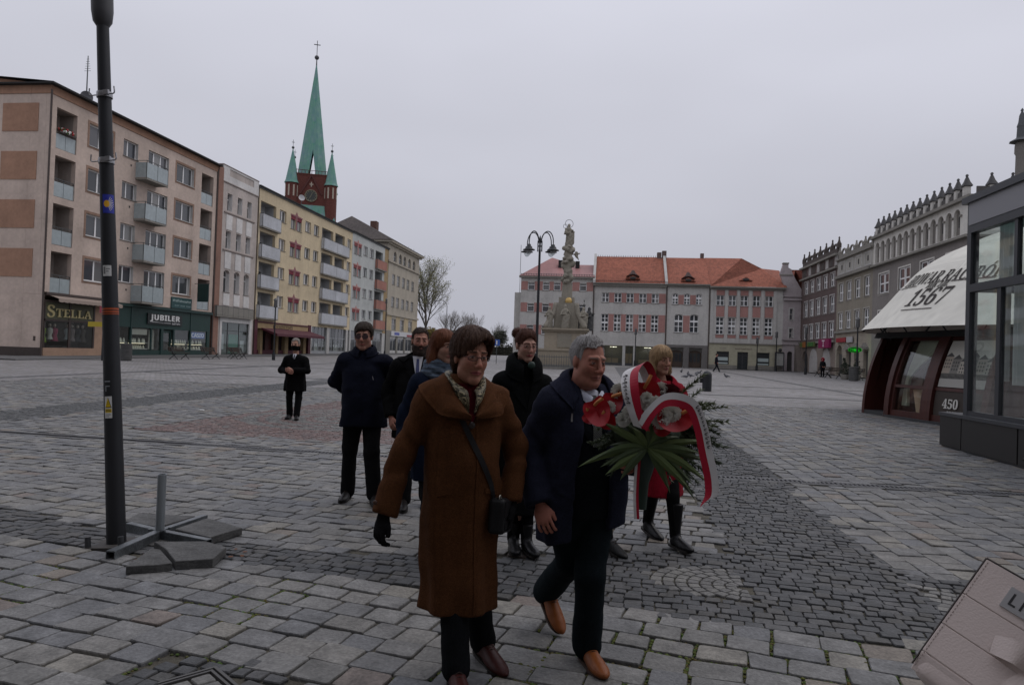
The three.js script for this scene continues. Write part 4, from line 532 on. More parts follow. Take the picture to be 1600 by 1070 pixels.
{ // F4
  const B = building('bank_building', 'grey building with rose panels between pilasters and cream ground floor', 'B', 11.85, 20.05, .5), cols = [[12.62, 13.5], [13.98, 14.84], [15.31, 16.15], [16.69, 17.52], [18.05, 18.92]], holes = [];
  for (const [a, b] of cols) holes.push([a, b, 7.78, 8.98], [a, b, 4.47, 6.43]); wall(B, 11.85, 20.05, 3.4, 9.8, holes, stoneG); B.part('wall', stoneG, [[11.87, 20.03, .5, 9.8, -9, -.34]]);
  const cream = wallM(.52, .49, .36); wall(B, 11.87, 20.05, .5, 3.38, [[12.8, 14.2, 1.0, 2.5], [15.13, 16.33, .5, 2.5], [17.33, 18.72, 1.0, 2.5]], cream, .3, 'ground_floor_wall'); B.part('plinth', M.concrete, [[11.87, 15.1, .5, .95, .001, .05], [16.35, 20.05, .5, .95, .001, .05]]);
  B.part('string_course', M.concrete, [[11.85, 20.1, 3.38, 3.5, .001, .12]]);
  for (const [a, b] of cols) { for (const [c, d] of [[8.98, 9.56], [6.5, 7.7], [4.05, 4.4]]) B.part('wall_panel', rosy, [[a - .02, b + .02, c, d, .001, .03]]); win(B, a, b, 7.78, 8.98, win4); win(B, a, b, 4.47, 6.43, win6); }
  const pil = [11.95, 13.57, 14.9, 16.22, 17.6, 19.0]; for (const u of pil) B.part('pilaster', stoneG, [[u, u + .33, 3.5, 9.65, .001, .1]]);
  B.part('cornice', M.concrete, [[11.8, 20.2, 9.66, 9.82, .001, .3], [11.8, 20.25, 9.82, 9.96, -.3, .5]]);
  roofPoly(B, 'roof', tileR, [[[11.8, 9.97, .5], [20.3, 9.97, .5], [18.1, 12.45, -2.6], [16.2, 13.95, -5], [11.8, 13.95, -5]], [[11.8, 9.97, .5], [18.1, 12.45, -2.6], [16.2, 13.95, -5], [11.8, 13.95, -5]], [[18.1, 12.45, -2.6], [20.3, 9.97, .5], [20.4, 12.43, -4], [18.3, 12.43, -4.5]], [[16.2, 13.95, -5], [18.1, 12.45, -2.6], [18.3, 12.43, -4.5], [18, 12.4, -8]], [[11.8, 13.95, -5], [16.2, 13.95, -5], [18, 10, -9.5], [11.8, 10, -9.5]]]); eye(B, 15.9, .75, 10.75, -.6, tileR, false);
  for (const [a, b] of [[12.8, 14.2], [17.33, 18.72]]) { win(B, a, b, 1.0, 2.5, { cols: 1, rowsAt: [.72], ft: .05, fr: M.darkframe, sill: false, gl: M.glass[0] }); B.part('poster', mat(lin(.4, .46, .45), .7), [[a + .1, b - .1, 1.45, 1.85, -.17, -.15], [a + .1, b - .1, 1.08, 1.25, -.17, -.15]]); strokes(B, a + .33, b - .3, 2.85, .14, .01, mat(lin(.2, .18, .16), .7), 6); strokes(B, a + .33, b - .3, 2.66, .1, .01, mat(lin(.2, .18, .16), .7), 7); }
  win(B, 15.13, 16.33, .52, 2.5, { cols: 2, rowsAt: [.8], ft: .06, fr: M.darkframe, sill: false, gl: M.glass[0] }); strokes(B, 14.85, 16.8, 2.78, .2, .02, mat(lin(.17, .13, .11), .7), 12);
}
{ // F5
  const B = building('baroque_house', 'narrow pinkish white baroque house with scrolled gable and buttress', 'B', 20.05, 22.3, .5), wm = wallM(.5, .44, .44);
  wall(B, 20.05, 22.3, .5, 8.6, [[20.78, 21.14, 6.35, 7.6], [20.78, 21.14, 4.3, 5.35], [20.62, 21.2, .51, 2.75, .29]], wm); B.part('wall', wm, [[20.06, 22.28, .5, 8.6, -9, -.34]]); B.part('cornice', wm, [[20.0, 22.4, 8.55, 8.75, -.3, .25], [20.0, 22.4, 4.0, 4.2, .001, .2], [20.0, 22.4, 8.95, 9.1, -.3, .2], [20.0, 22.4, 3.5, 3.6, .001, .15]]);
  win(B, 20.78, 21.14, 6.35, 7.6, { cols: 1, rows: 2, fr: M.oldwood }); win(B, 20.78, 21.14, 4.3, 5.35, { cols: 1, rows: 2, fr: M.oldwood }); surround(B, 20.66, 21.26, 6.2, 7.72, .1, M.white); surround(B, 20.66, 21.26, 4.2, 5.48, .1, M.white);
  const s = polyShape([[20.0, 8.7], [22.2, 8.7], [22.15, 9.6], [21.3, 11.0], [20.95, 11.7], [20.85, 12.1], [20.5, 12.3], [20.5, 12.75], [19.95, 12.7], [19.8, 12.2], [19.6, 11.6], [19.75, 11.2], [20.0, 10.4]].map(p => [B.u(p[0]), B.v(p[1])])); new MB().ext(s, .5, -.5).build('gable', wm, B.g); B.part('gable_cap', M.concrete, [[19.9, 20.55, 12.72, 12.86, -.55, .08], [19.6, 21.0, 11.4, 11.52, -.3, .08]]);
  roofPoly(B, 'roof', tileR, [[[20.9, 8.7, -.6], [20.9, 8.7, -9], [21.4, 12.1, -9], [21.4, 12.1, -.6]], [[21.4, 12.1, -.6], [21.4, 12.1, -9], [23.2, 9.0, -9], [23.2, 9.0, -.6]]]); B.part('chimney', mat(lin(.2, .07, .05), .9, { map: T.brick }), [[21.4, 22.6, 11.0, 12.3, -3, -2]]);
  const b = new MB(); b.ext(polyShape([[0, 0], [1.5, 0], [.2, 3], [0, 3]]), .9, 0); b.tf(g => { g.rotateY(-Math.PI / 2); g.translate(B.u(22.3), 0, .05); }); b.build('buttress', wallM(.2, .17, .155, T.dirty), B.g); new MB().box(B.u(20.63), B.u(21.19), .02, 2.2, -.33, -.3).build('door', M.inside, B.g);
  const k = thing('notice_case', 'dark framed notice case standing beside the cream shop front', 'notice board', 19.65, .5, -84.4); new MB().box(-.5, -.42, 0, 2.1, -.1, .1).box(.42, .5, 0, 2.1, -.1, .1).box(-.42, .42, 2.0, 2.15, -.1, .1).box(-.42, .42, .5, .6, -.1, .1).build('frame', M.darkframe, k); new MB().box(-.42, .42, .6, 2.0, -.02, .03).build('paper', mat(lin(.4, .4, .37), .8, { map: T.plaster }), k); new MB().sph(.05, 2.35, 0, .2).build('ball', M.darkframe, k);
}
// ---------- right row ----------
function crown(B, a, b, v, n, m, m2, h = 1.2) { // stepped crest with small obelisks and scrolls
  B.part('parapet', m, [[a, b, v, v + h * .35, -.35, 0]]); const w = (b - a) / n;
  for (let i = 0; i <= n; i++) { const x = B.u(a + i * w), y = B.v(v + h * .35), t = new MB(); t.box(x - .16, x + .16, y, y + h * .3, -.34, .02); t.lathe([[.2, 0], [.12, h * .12], [.06, h * .3], [.1, h * .34], [.05, h * .42], [0, h * .45]], 8, x, y + h * .3, -.16); t.build('finial', m2, B.g); }
  for (let i = 0; i < n; i++) { const x = B.u(a + (i + .5) * w), y = B.v(v + h * .35), t = new MB(); t.add(new THREE.TorusGeometry(w * .24, .09, 6, 12, Math.PI)).tf(g => g.translate(x, y, -.16)); t.build('scroll', m, B.g); }
}
{ // G1
  const B = building('brown_tenement', 'dark brown tenement with crested attic and pointed shop arches', 'R', -85, -72.4, .5), br = wallM(.15, .108, .105, T.dirty), lt = wallM(.5, .48, .46), dk = wallM(.1, .085, .08, T.dirty), gf = wallM(.3, .25, .225, T.dirty), cols = [-83.75, -81.5, -79.15, -76.85, -74.5], holes = [];
  for (const c of cols) holes.push([c, c + 1.35, 9.1, 10.43], [c, c + 1.45, 6.57, 8.2], [c, c + 1.45, 4.08, 5.63]); wall(B, -85, -72.4, 3.6, 10.9, holes, br); B.part('wall', br, [[-84.98, -72.42, .5, 12, -9, -.34]]);
  const ar = [[-84.1, -81.7], [-80.7, -78.3], [-76.1, -74.0]]; wall(B, -85, -72.4, .5, 3.6, ar.map(([a, b]) => [a, b, .52, 2.85, 1.3]), gf, .32, 'ground_floor_wall'); for (const [a, b] of ar) { const s = new MB().ext(polyShape(archPts(B.u(a), B.u(b), .02, B.v(2.85), 1.3)), .03, -.3).build('shop_pane', ar[0][0] === a ? M.inside : phys(lin(.22, .26, .26), .3, { clearcoat: 1 }), B.g); if (a > -81) { const o = polyShape(archPts(B.u(a) - .22, B.u(b) + .22, .0, B.v(3.08), 1.45)), P = new THREE.Path(); archPts(B.u(a), B.u(b), -.01, B.v(2.85), 1.3).forEach((p, i) => i ? P.lineTo(...p) : P.moveTo(...p)); o.holes.push(P); new MB().ext(o, .05, .001).build('arch_surround', lt, s); } }
  for (const c of cols) { win(B, c, c + 1.35, 9.1, 10.43, { ...win4, rec: .1, ft: .1 }); win(B, c, c + 1.45, 6.57, 8.2, { ...win4, rec: .1, ft: .1 }); win(B, c, c + 1.45, 4.08, 5.63, { ...win4, rec: .1, ft: .1 }); for (const [v0, v1] of [[9.0, 10.55], [6.45, 8.35], [3.98, 5.75]]) surround(B, c - .13, c + 1.58, v0, v1, .12, lt); }
  B.part('attic', br, [[-85, -72.4, 10.9, 12, -.33, 0]]); B.part('attic_panel', lt, [-82.2, -79.1, -76.1, -73.2].map(u => [u, u + .9, 11.05, 11.98, .001, .04])); B.part('attic_panel', dk, [-84.4, -81, -77.8, -74.9].map(u => [u, u + 1.2, 11.1, 11.8, .001, .03])); B.part('cornice', M.concrete, [[-85.2, -72.3, 10.75, 10.92, .001, .25], [-85.2, -72.3, 12.0, 12.2, -.3, .3], [-85.1, -72.4, 3.6, 3.8, .001, .2]]); crown(B, -84.8, -72.6, 12.2, 6, dk, dk, 1.5);
  B.part('sign_board', mat(lin(.09, .13, .035), .6), [[-84, -78.3, 3.25, 3.75, .2, .3]]); B.part('sign_board', mat(lin(.3, .1, .015), .6), [[-82.8, -81.6, 3.2, 3.8, .3, .33]]); B.part('sign_board', mat(lin(.04, .15, .03), .6), [[-80.4, -78.8, 3.3, 3.7, .3, .33]]);
  B.part('sign_board', mat(lin(.24, .005, .08), .5), [[-76.4, -73.0, 3.05, 3.95, .2, .45]]); B.part('sign_letter', mat(lin(.7, .6, .65), .5), [[-75.15, -74.25, 3.72, 3.83, .45, .48], [-74.77, -74.63, 3.2, 3.73, .45, .48], [-74.9, -74.5, 3.17, 3.25, .45, .48]]);
}
{ // G2
  const B = building('beige_tenement', 'beige grey tenement with panelled attic above small shop doors', 'R', -72.4, -63.05, .42), bg = wallM(.34, .31, .26, T.dirty), lt = wallM(.5, .48, .43), gf = wallM(.44, .4, .34, T.dirty), cols = [-71.78, -69.6, -67.3, -65.02], holes = [];
  for (const c of cols) holes.push([c, c + 1.3, 7.42, 9.1], [c, c + 1.3, 4.8, 6.33]); wall(B, -72.4, -63.05, 4.4, 9.6, holes, bg); B.part('wall', bg, [[-72.38, -63.07, .42, 11.2, -9, -.34]]); B.part('attic', lt, [[-72.4, -63.05, 9.85, 11.35, -.33, 0]]);
  for (const c of cols) { win(B, c, c + 1.3, 7.42, 9.1, { ...win4, rec: .1, ft: .1 }); win(B, c, c + 1.3, 4.8, 6.33, { ...win4, rec: .1, ft: .1 }); surround(B, c - .12, c + 1.42, 7.3, 9.22, .11, lt); surround(B, c - .12, c + 1.42, 4.7, 6.45, .11, lt); surround(B, c - .1, c + 1.55, 10.0, 11.2, .12, M.white); B.part('attic_vent', M.inside, [[c + .6, c + .85, 10.4, 10.85, .001, .02]]); }
  B.part('cornice', M.concrete, [[-72.4, -63, 9.6, 9.86, -.3, .3], [-72.4, -63, 11.35, 11.5, -.3, .25], [-72.4, -63, 4.4, 4.62, .001, .22]]); crown(B, -72.2, -63.2, 11.5, 4, M.concrete, M.concrete, 1.1);
  const dr = [[-72, -70.3], [-69.2, -67.9], [-67.1, -65.9], [-64.8, -63.7]]; wall(B, -72.4, -63.05, .42, 4.4, dr.map(([a, b], i) => [a, b, .44, i ? 2.7 : 3.3, i ? undefined : .85]), gf, .32, 'ground_floor_wall'); for (const [i, [a, b]] of dr.entries()) { new MB().box(B.u(a), B.u(b), .02, B.v(i ? 2.7 : 2.45), -.3, -.26).build('shop_door', M.glass[[1, 0, 3, 0][i]], B.g); if (i) { const p = new MB(); p.ext(polyShape([[B.u(a) - .2, B.v(2.85)], [B.u(b) + .2, B.v(2.85)], [(B.u(a) + B.u(b)) / 2, B.v(3.4)]]), .25, .001); p.build('pediment', M.concrete, B.g); } }
  const rg = []; for (let v = .9; v < 4.2; v += .45) rg.push([-72.38, -72.05, v, v + .02, .001, .015], [-70.2, -69.3, v, v + .02, .001, .015], [-67.8, -67.2, v, v + .02, .001, .015], [-65.8, -64.9, v, v + .02, .001, .015]); B.part('rustication', M.concrete, rg);
  B.part('sign_board', mat(lin(.3, .02, .03), .6), [[-71.6, -69, 3.55, 3.95, .1, .2]]); B.part('sign_board', mat(lin(.4, .4, .4), .6), [[-68.7, -67.2, 3.5, 4.0, .1, .2]]);
  const ns = thing('pharmacy_sign', 'glowing green oval shop sign hanging over the beige tenement door', 'sign', 20.9, 2.75, -63.6); const ov = new THREE.SphereGeometry(.5, 20, 12); ov.scale(1.15, .5, .12); new MB().add(ov).build('sign_plate', mat(lin(.01, .05, .012), .5), ns); const tg = textGeo('OPTYK', .26, .03); tg.computeBoundingBox(); tg.translate(-tg.boundingBox.max.x / 2, -.13, .05); new MB().add(new THREE.TorusGeometry(.46, .018, 6, 30).scale(1.15, .5, 1).translate(0, 0, .05)).build('glow_tube', new THREE.MeshStandardMaterial({ color: 0x0a4010, emissive: 0x20ff30, emissiveIntensity: .25 }), ns); strokes({ u: a => a, v: a => a, g: ns }, -.38, .38, -.12, .24, .06, new THREE.MeshStandardMaterial({ color: 0x0a4010, emissive: 0x20ff30, emissiveIntensity: .25 }), 5); new MB().box(.4, 1.1, .2, .24, -.02, .02).build('bracket', M.rail, ns);
  const pl = new THREE.PointLight(0x30ff40, .2, 3); pl.position.set(0, 0, .2); pl.castShadow = true; ns.add(pl);
}
{ // G3
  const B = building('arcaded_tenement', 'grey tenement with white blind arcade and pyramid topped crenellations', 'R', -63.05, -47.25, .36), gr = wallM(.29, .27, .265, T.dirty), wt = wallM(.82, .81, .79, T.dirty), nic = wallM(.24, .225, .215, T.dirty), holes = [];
  const cols = [-61.7, -57.75, -53.95, -50.1]; for (const c of cols) holes.push([c, c + 2.05, 7.3, 8.9], [c, c + 2.05, 4.3, 5.9]); wall(B, -63.05, -47.25, 3.5, 9.6, holes, gr); B.part('wall', gr, [[-63.03, -47.27, .36, 9.6, -13, -.34], [-63.03, -47.27, .36, 3.5, -.33, -.01]]); B.part('wall', wt, [[-63.03, -47.27, 9.75, 12, -13, -.34]]);
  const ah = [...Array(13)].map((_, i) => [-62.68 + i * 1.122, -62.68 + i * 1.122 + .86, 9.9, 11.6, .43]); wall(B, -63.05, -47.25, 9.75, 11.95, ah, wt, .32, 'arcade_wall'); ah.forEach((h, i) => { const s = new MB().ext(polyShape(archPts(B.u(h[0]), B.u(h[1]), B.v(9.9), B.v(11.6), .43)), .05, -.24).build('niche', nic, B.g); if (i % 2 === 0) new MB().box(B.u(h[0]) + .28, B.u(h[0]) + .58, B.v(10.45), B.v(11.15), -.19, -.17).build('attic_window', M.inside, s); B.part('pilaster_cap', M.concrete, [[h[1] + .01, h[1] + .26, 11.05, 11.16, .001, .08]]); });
  B.part('cornice', M.concrete, [[-63.2, -47.0, 9.6, 9.76, -.2, .3], [-63.2, -46.95, 11.95, 12.1, -.3, .3], [-63.2, -47.0, 12.1, 12.22, -.3, .18]]);
  for (const c of cols) for (const v of [7.3, 4.3]) { for (const s of [0, 1.08]) win(B, c + s, c + s + .97, v, v + 1.6, { cols: 1, rows: 2, ft: .1, rec: .08, sillM: M.concrete }); surround(B, c - .12, c + 2.17, v - .12, v + 1.72, .11, wt); }
  const mer = mat(lin(.1, .1, .105), .85, { map: T.dirty }); const merl = (x, y, z, par, ry = 0) => { const p = new MB(); p.box(-.17, .17, 0, .62, -.17, .17); const o = p.build('merlon', wt, par); o.position.set(x, y, z); const c = new MB(); c.lathe([[.34, 0], [.36, .05], [.2, .3], [.1, .55], [.06, .62], [.1, .68], [.07, .76], [0, .8]], 4); c.tf(g => g.rotateY(Math.PI / 4)); c.tf(g => g.translate(0, .62, 0)); c.build('pyramid_cap', mer, o); };
  for (let i = 0; i < 14; i++) merl(B.u(-62.4 + i * 1.12), B.v(12.22), -.1, B.g); for (let i = 1; i < 10; i++) merl(B.u(-47.35), B.v(12.22), -.1 - i * 1.2, B.g);
  const scr = mat(lin(.12, .115, .115), .9, { map: T.dirty }); B.part('parapet', scr, [...Array(13)].map((_, i) => [-62.18 + i * 1.12, -61.52 + i * 1.12, 12.23, 12.62, -.2, 0])); for (let i = 0; i < 13; i++) { const t = new MB(); t.add(new THREE.TorusGeometry(.2, .07, 6, 12, Math.PI)).tf(g => g.translate(B.u(-61.85 + i * 1.12), B.v(12.62), -.1)); t.build('scroll', scr, B.g); }
  new MB().box(B.u(-47.3), B.u(-47.2), B.v(12.22), B.v(12.75), -13, -.4).build('parapet', scr, B.g); new MB().box(B.u(-47.26), B.u(-47.0), B.v(11.95), B.v(12.2), -13.2, -.31).build('cornice', M.concrete, B.g); new MB().box(B.u(-47.262), B.u(-47.05), B.v(9.6), B.v(9.75), -13, -.21).build('cornice', M.concrete, B.g);
}
{ // slender stone turret behind the right row
  const t = thing('stone_turret', 'slim grey stone turret with pointed top rising behind the right row', 'tower', 31.6, .4, -60); const s = mat(lin(.2, .19, .185), .9, { map: T.dirty }), d = mat(lin(.07, .075, .08), .7);
  new MB().box(-1.2, 1.2, 0, 14.9, -1.2, 1.2).build('tower_base', s, t); new MB().lathe([[.6, 14.8], [.5, 15.2], [.4, 16.2], [.38, 17.8], [.48, 18.0], [.46, 18.6], [.3, 18.9]], 8).build('turret_shaft', s, t); new MB().lathe([[.85, 18.85], [.42, 19.1], [.36, 19.2], [.32, 20], [.36, 20.05], [.25, 20.4], [.2, 20.9], [.07, 21.2], [.12, 21.3], [0, 21.5]], 8).build('turret_roof', d, t);
}
// ---------- church ----------
{
  const C = thing('church', 'red brick church tower with green copper spire behind the cream block', 'church', -65.9, .8, -152, .38); const br = mat(lin(.15, .05, .04), .9, { map: T.brick }), cu = mat(lin(.22, .36, .335), .75, { map: T.copper }), y = v => v - .8, cream = mat(lin(.42, .36, .29), .9);
  new MB().box(-4.4, 4.4, 0, y(38.6), -4.4, 4.4).build('tower', br, C); new MB().box(-4.5, 4.5, y(38.6), y(38.8), -4.5, 4.5).build('cornice', br, C);
  const ral = new MB(); for (let i = 0; i < 4; i++) { const a = i * Math.PI / 2, m = new MB(); m.box(-4.3, 4.3, y(39.5), y(39.6), 4.2, 4.35); for (let k = -4.2; k <= 4.2; k += .7) m.box(k - .05, k + .05, y(38.8), y(39.5), 4.22, 4.32); m.tf(g => g.rotateY(a)); ral.g.push(...m.g); } ral.build('balustrade', mat(lin(.1, .055, .05), .9), C);
  // octagonal spire standing on legs, open between them
  const sp = new MB(), q = [], n = 8, r0 = 3.45, y0 = y(38.7), y1 = y(44.6), y2 = y(64.2), rad = v => lerp(r0, .12, (v - y0) / (y2 - y0)), pt = (i, v, k = 1) => { const a = (i + .5) / n * Math.PI * 2, r = rad(v) * k; return [Math.cos(a) * r, v, Math.sin(a) * r]; };
  for (let i = 0; i < n; i++) { q.push([pt(i, y1), pt(i + 1, y1), pt(i + 1, y2), pt(i, y2)]); const m0 = pt(i, y1).map((v, k) => (v + pt(i + 1, y1)[k]) / 2), f = (a, b, t) => a.map((v, k) => lerp(v, b[k], t)); if (i % 2 === 0) { q.push([pt(i, y0), pt(i + 1, y0), pt(i + 1, y1), pt(i, y1)]); } else { q.push([pt(i, y0), f(pt(i, y0), pt(i + 1, y0), .2), m0, pt(i, y1)], [f(pt(i, y0), pt(i + 1, y0), .8), pt(i + 1, y0), pt(i + 1, y1), m0]); } }
  sp.poly(q); const spm = sp.build('spire', cu, C); spm.material.side = THREE.DoubleSide; const cap = new MB(); cap.cyl(0, y2 - .1, y(65.5), 0, .14, .1); cap.sph(0, y(65.9), 0, .5); cap.cyl(0, y(66.2), y(69.7), 0, .07); cap.box(-.7, .7, y(68.7), y(68.85), -.06, .06); cap.build('cross', mat(lin(.06, .06, .065), .6), C);
  for (const [sx, sz] of [[1, 1], [1, -1], [-1, 1], [-1, -1]]) { const t = new MB(); t.lathe([[1.35, 0], [1.35, y(36.6)], [0, y(36.6)]], 8, sx * 4.1, 0, sz * 4.1); const o = t.build('corner_turret', br, C); const c = new MB(); c.lathe([[1.6, y(36.5)], [1.3, y(37.2)], [.06, y(44)]], 8, sx * 4.1, 0, sz * 4.1); c.build('turret_spire', cu, o); const f = new MB(); f.sph(sx * 4.1, y(44.2), sz * 4.1, .3); f.cyl(sx * 4.1, y(44.3), y(45.9), sz * 4.1, .05, .05, 6); f.box(sx * 4.1 - .3, sx * 4.1 + .3, y(45.3), y(45.4), sz * 4.1 - .04, sz * 4.1 + .04); f.build('finial', M.rail, o); for (let a = 0; a < 8; a++) { const w = new MB(); w.box(-.17, .17, y(33.6), y(36), 1.3, 1.36); w.tf(g => { g.rotateY(a * Math.PI / 4 + Math.PI / 8); g.translate(sx * 4.1, 0, sz * 4.1); }); w.build('blind_window', cream, o); } }
  for (let i = 0; i < 4; i++) { const a = i * Math.PI / 2, put = (m, nm, mt) => { m.tf(g => g.rotateY(a)); return m.build(nm, mt, C); }; const gd = new MB(); for (const s of [-1, 1]) gd.beam(V(s * 2.3, y(34.3), 4.5), V(0, y(38.5), 4.5), .3, .3); put(gd, 'gable_moulding', mat(lin(.1, .035, .03), .9)); const cl = new MB(); cl.add(new THREE.CylinderGeometry(1.3, 1.3, .2, 24).rotateX(Math.PI / 2).translate(0, y(34), 4.45)); const dial = put(cl, 'clock_face', mat(lin(.04, .045, .04), .6)); const cr = new MB(); cr.add(new THREE.TorusGeometry(1.25, .09, 6, 24).translate(0, y(34), 4.56)); for (let k = 0; k < 12; k++) cr.add(new THREE.BoxGeometry(.12, .3, .04).translate(0, 1.0, 0).rotateZ(k * Math.PI / 6).translate(0, y(34), 4.57)); cr.add(new THREE.BoxGeometry(.1, .95, .04).translate(0, .35, 0).rotateZ(-.35).translate(0, y(34), 4.6)); cr.add(new THREE.BoxGeometry(.13, .65, .04).translate(0, .25, 0).rotateZ(2.6).translate(0, y(34), 4.6)); cr.tf(g => g.rotateY(a)); cr.build('clock_hands', mat(lin(.22, .2, .13), .5), dial); const x = new MB(); x.box(-.12, .12, y(36), y(37), 4.42, 4.5); x.box(-.4, .4, y(36.4), y(36.62), 4.42, 4.51); put(x, 'wall_cross', cream); }
  const sk = new MB(); const k2 = [], e = 5.6, f2 = 4.4; for (let i = 0; i < 4; i++) { const c = [[1, 1], [-1, 1], [-1, -1], [1, -1]], a = c[i], b = c[(i + 1) % 4]; k2.push([[a[0] * e, y(27.5), a[1] * e], [b[0] * e, y(27.5), b[1] * e], [b[0] * f2, y(32), b[1] * f2], [a[0] * f2, y(32), a[1] * f2]]); } sk.poly(k2); sk.build('skirt_roof', cu, C).material.side = THREE.DoubleSide; const nv = new MB(); nv.box(-5, 5, 0, y(27), -5, 5); nv.build('tower_base', br, C);
}
// ---------- smooth solids from distance fields ----------
function nets(f, lo, hi, h) {
  const nx = Math.ceil((hi[0] - lo[0]) / h) + 1, ny = Math.ceil((hi[1] - lo[1]) / h) + 1, nz = Math.ceil((hi[2] - lo[2]) / h) + 1, val = new Float32Array(nx * ny * nz), id = new Int32Array(nx * ny * nz).fill(-1), pos = [], idx = [];
  const S = 4; // coarse blocks far from the surface are skipped
  const near = (x, y, z) => Math.abs(f(x, y, z)) < h * S * 1.6;
  for (let k = 0; k < nz; k += S) for (let j = 0; j < ny; j += S) for (let i = 0; i < nx; i += S) {
    const cxp = lo[0] + (i + S / 2) * h, cyp = lo[1] + (j + S / 2) * h, czp = lo[2] + (k + S / 2) * h, c = f(cxp, cyp, czp), full = Math.abs(c) < h * S * 1.5;
    for (let c2 = k; c2 < Math.min(nz, k + S); c2++) for (let b = j; b < Math.min(ny, j + S); b++) for (let a = i; a < Math.min(nx, i + S); a++) val[(c2 * ny + b) * nx + a] = full ? f(lo[0] + a * h, lo[1] + b * h, lo[2] + c2 * h) : c;
  }
  const V0 = (i, j, k) => val[(k * ny + j) * nx + i];
  for (let k = 0; k < nz - 1; k++) for (let j = 0; j < ny - 1; j++) for (let i = 0; i < nx - 1; i++) {
    let m = 0, sx = 0, sy = 0, sz = 0, n = 0; const v = [];
    for (let q = 0; q < 8; q++) { const t = V0(i + (q & 1), j + ((q >> 1) & 1), k + (q >> 2)); v.push(t); if (t < 0) m |= 1 << q; }
    if (m === 0 || m === 255) continue;
    for (let q = 0; q < 8; q++) for (const d of [1, 2, 4]) { if (q & d) continue; const r = q | d; if ((v[q] < 0) === (v[r] < 0)) continue; const t = v[q] / (v[q] - v[r]); sx += (q & 1) + (d === 1 ? t : 0); sy += ((q >> 1) & 1) + (d === 2 ? t : 0); sz += (q >> 2) + (d === 4 ? t : 0); n++; }
    id[(k * ny + j) * nx + i] = pos.length / 3; pos.push(lo[0] + (i + sx / n) * h, lo[1] + (j + sy / n) * h, lo[2] + (k + sz / n) * h);
  }
  const I = (i, j, k) => id[(k * ny + j) * nx + i], quad = (a, b, c, d, fl) => { if (a < 0 || b < 0 || c < 0 || d < 0) return; if (fl) idx.push(a, c, b, a, d, c); else idx.push(a, b, c, a, c, d); };
  for (let k = 1; k < nz - 1; k++) for (let j = 1; j < ny - 1; j++) for (let i = 1; i < nx - 1; i++) {
    const s = V0(i, j, k) < 0;
    if (s !== V0(i + 1, j, k) < 0) quad(I(i, j - 1, k - 1), I(i, j, k - 1), I(i, j, k), I(i, j - 1, k), !s);
    if (s !== V0(i, j + 1, k) < 0) quad(I(i - 1, j, k - 1), I(i - 1, j, k), I(i, j, k), I(i, j, k - 1), !s);
    if (s !== V0(i, j, k + 1) < 0) quad(I(i - 1, j - 1, k), I(i, j - 1, k), I(i, j, k), I(i - 1, j, k), !s);
  }
  const g = new THREE.BufferGeometry(); g.setAttribute('position', new THREE.Float32BufferAttribute(pos, 3)); g.setIndex(idx); g.computeVertexNormals(); return g;
}
const smin = (a, b, k) => { const h = Math.max(k - Math.abs(a - b), 0) / k; return Math.min(a, b) - h * h * k * .25; };
const smax = (a, b, k) => -smin(-a, -b, k);
function cap(x, y, z, a, b, ra, rb) { const bx = b[0] - a[0], by = b[1] - a[1], bz = b[2] - a[2], px = x - a[0], py = y - a[1], pz = z - a[2], t = clamp((px * bx + py * by + pz * bz) / (bx * bx + by * by + bz * bz + 1e-9)); const dx = px - bx * t, dy = py - by * t, dz = pz - bz * t; return Math.sqrt(dx * dx + dy * dy + dz * dz) - (ra + (rb - ra) * t); }
function ell(x, y, z, c, r) { const px = (x - c[0]) / r[0], py = (y - c[1]) / r[1], pz = (z - c[2]) / r[2], k = Math.sqrt(px * px + py * py + pz * pz), qx = px / r[0], qy = py / r[1], qz = pz / r[2], g = Math.sqrt(qx * qx + qy * qy + qz * qz); return g < 1e-6 ? -Math.min(r[0], r[1], r[2]) : k * (k - 1) / g; }
const solid = (list, k) => (x, y, z) => { let d = 1e9; for (const s of list) { const e = s.length === 2 ? ell(x, y, z, s[0], s[1]) : cap(x, y, z, s[0], s[1], s[2], s[3]); d = d > 1e8 ? e : smin(d, e, k); } return d; };
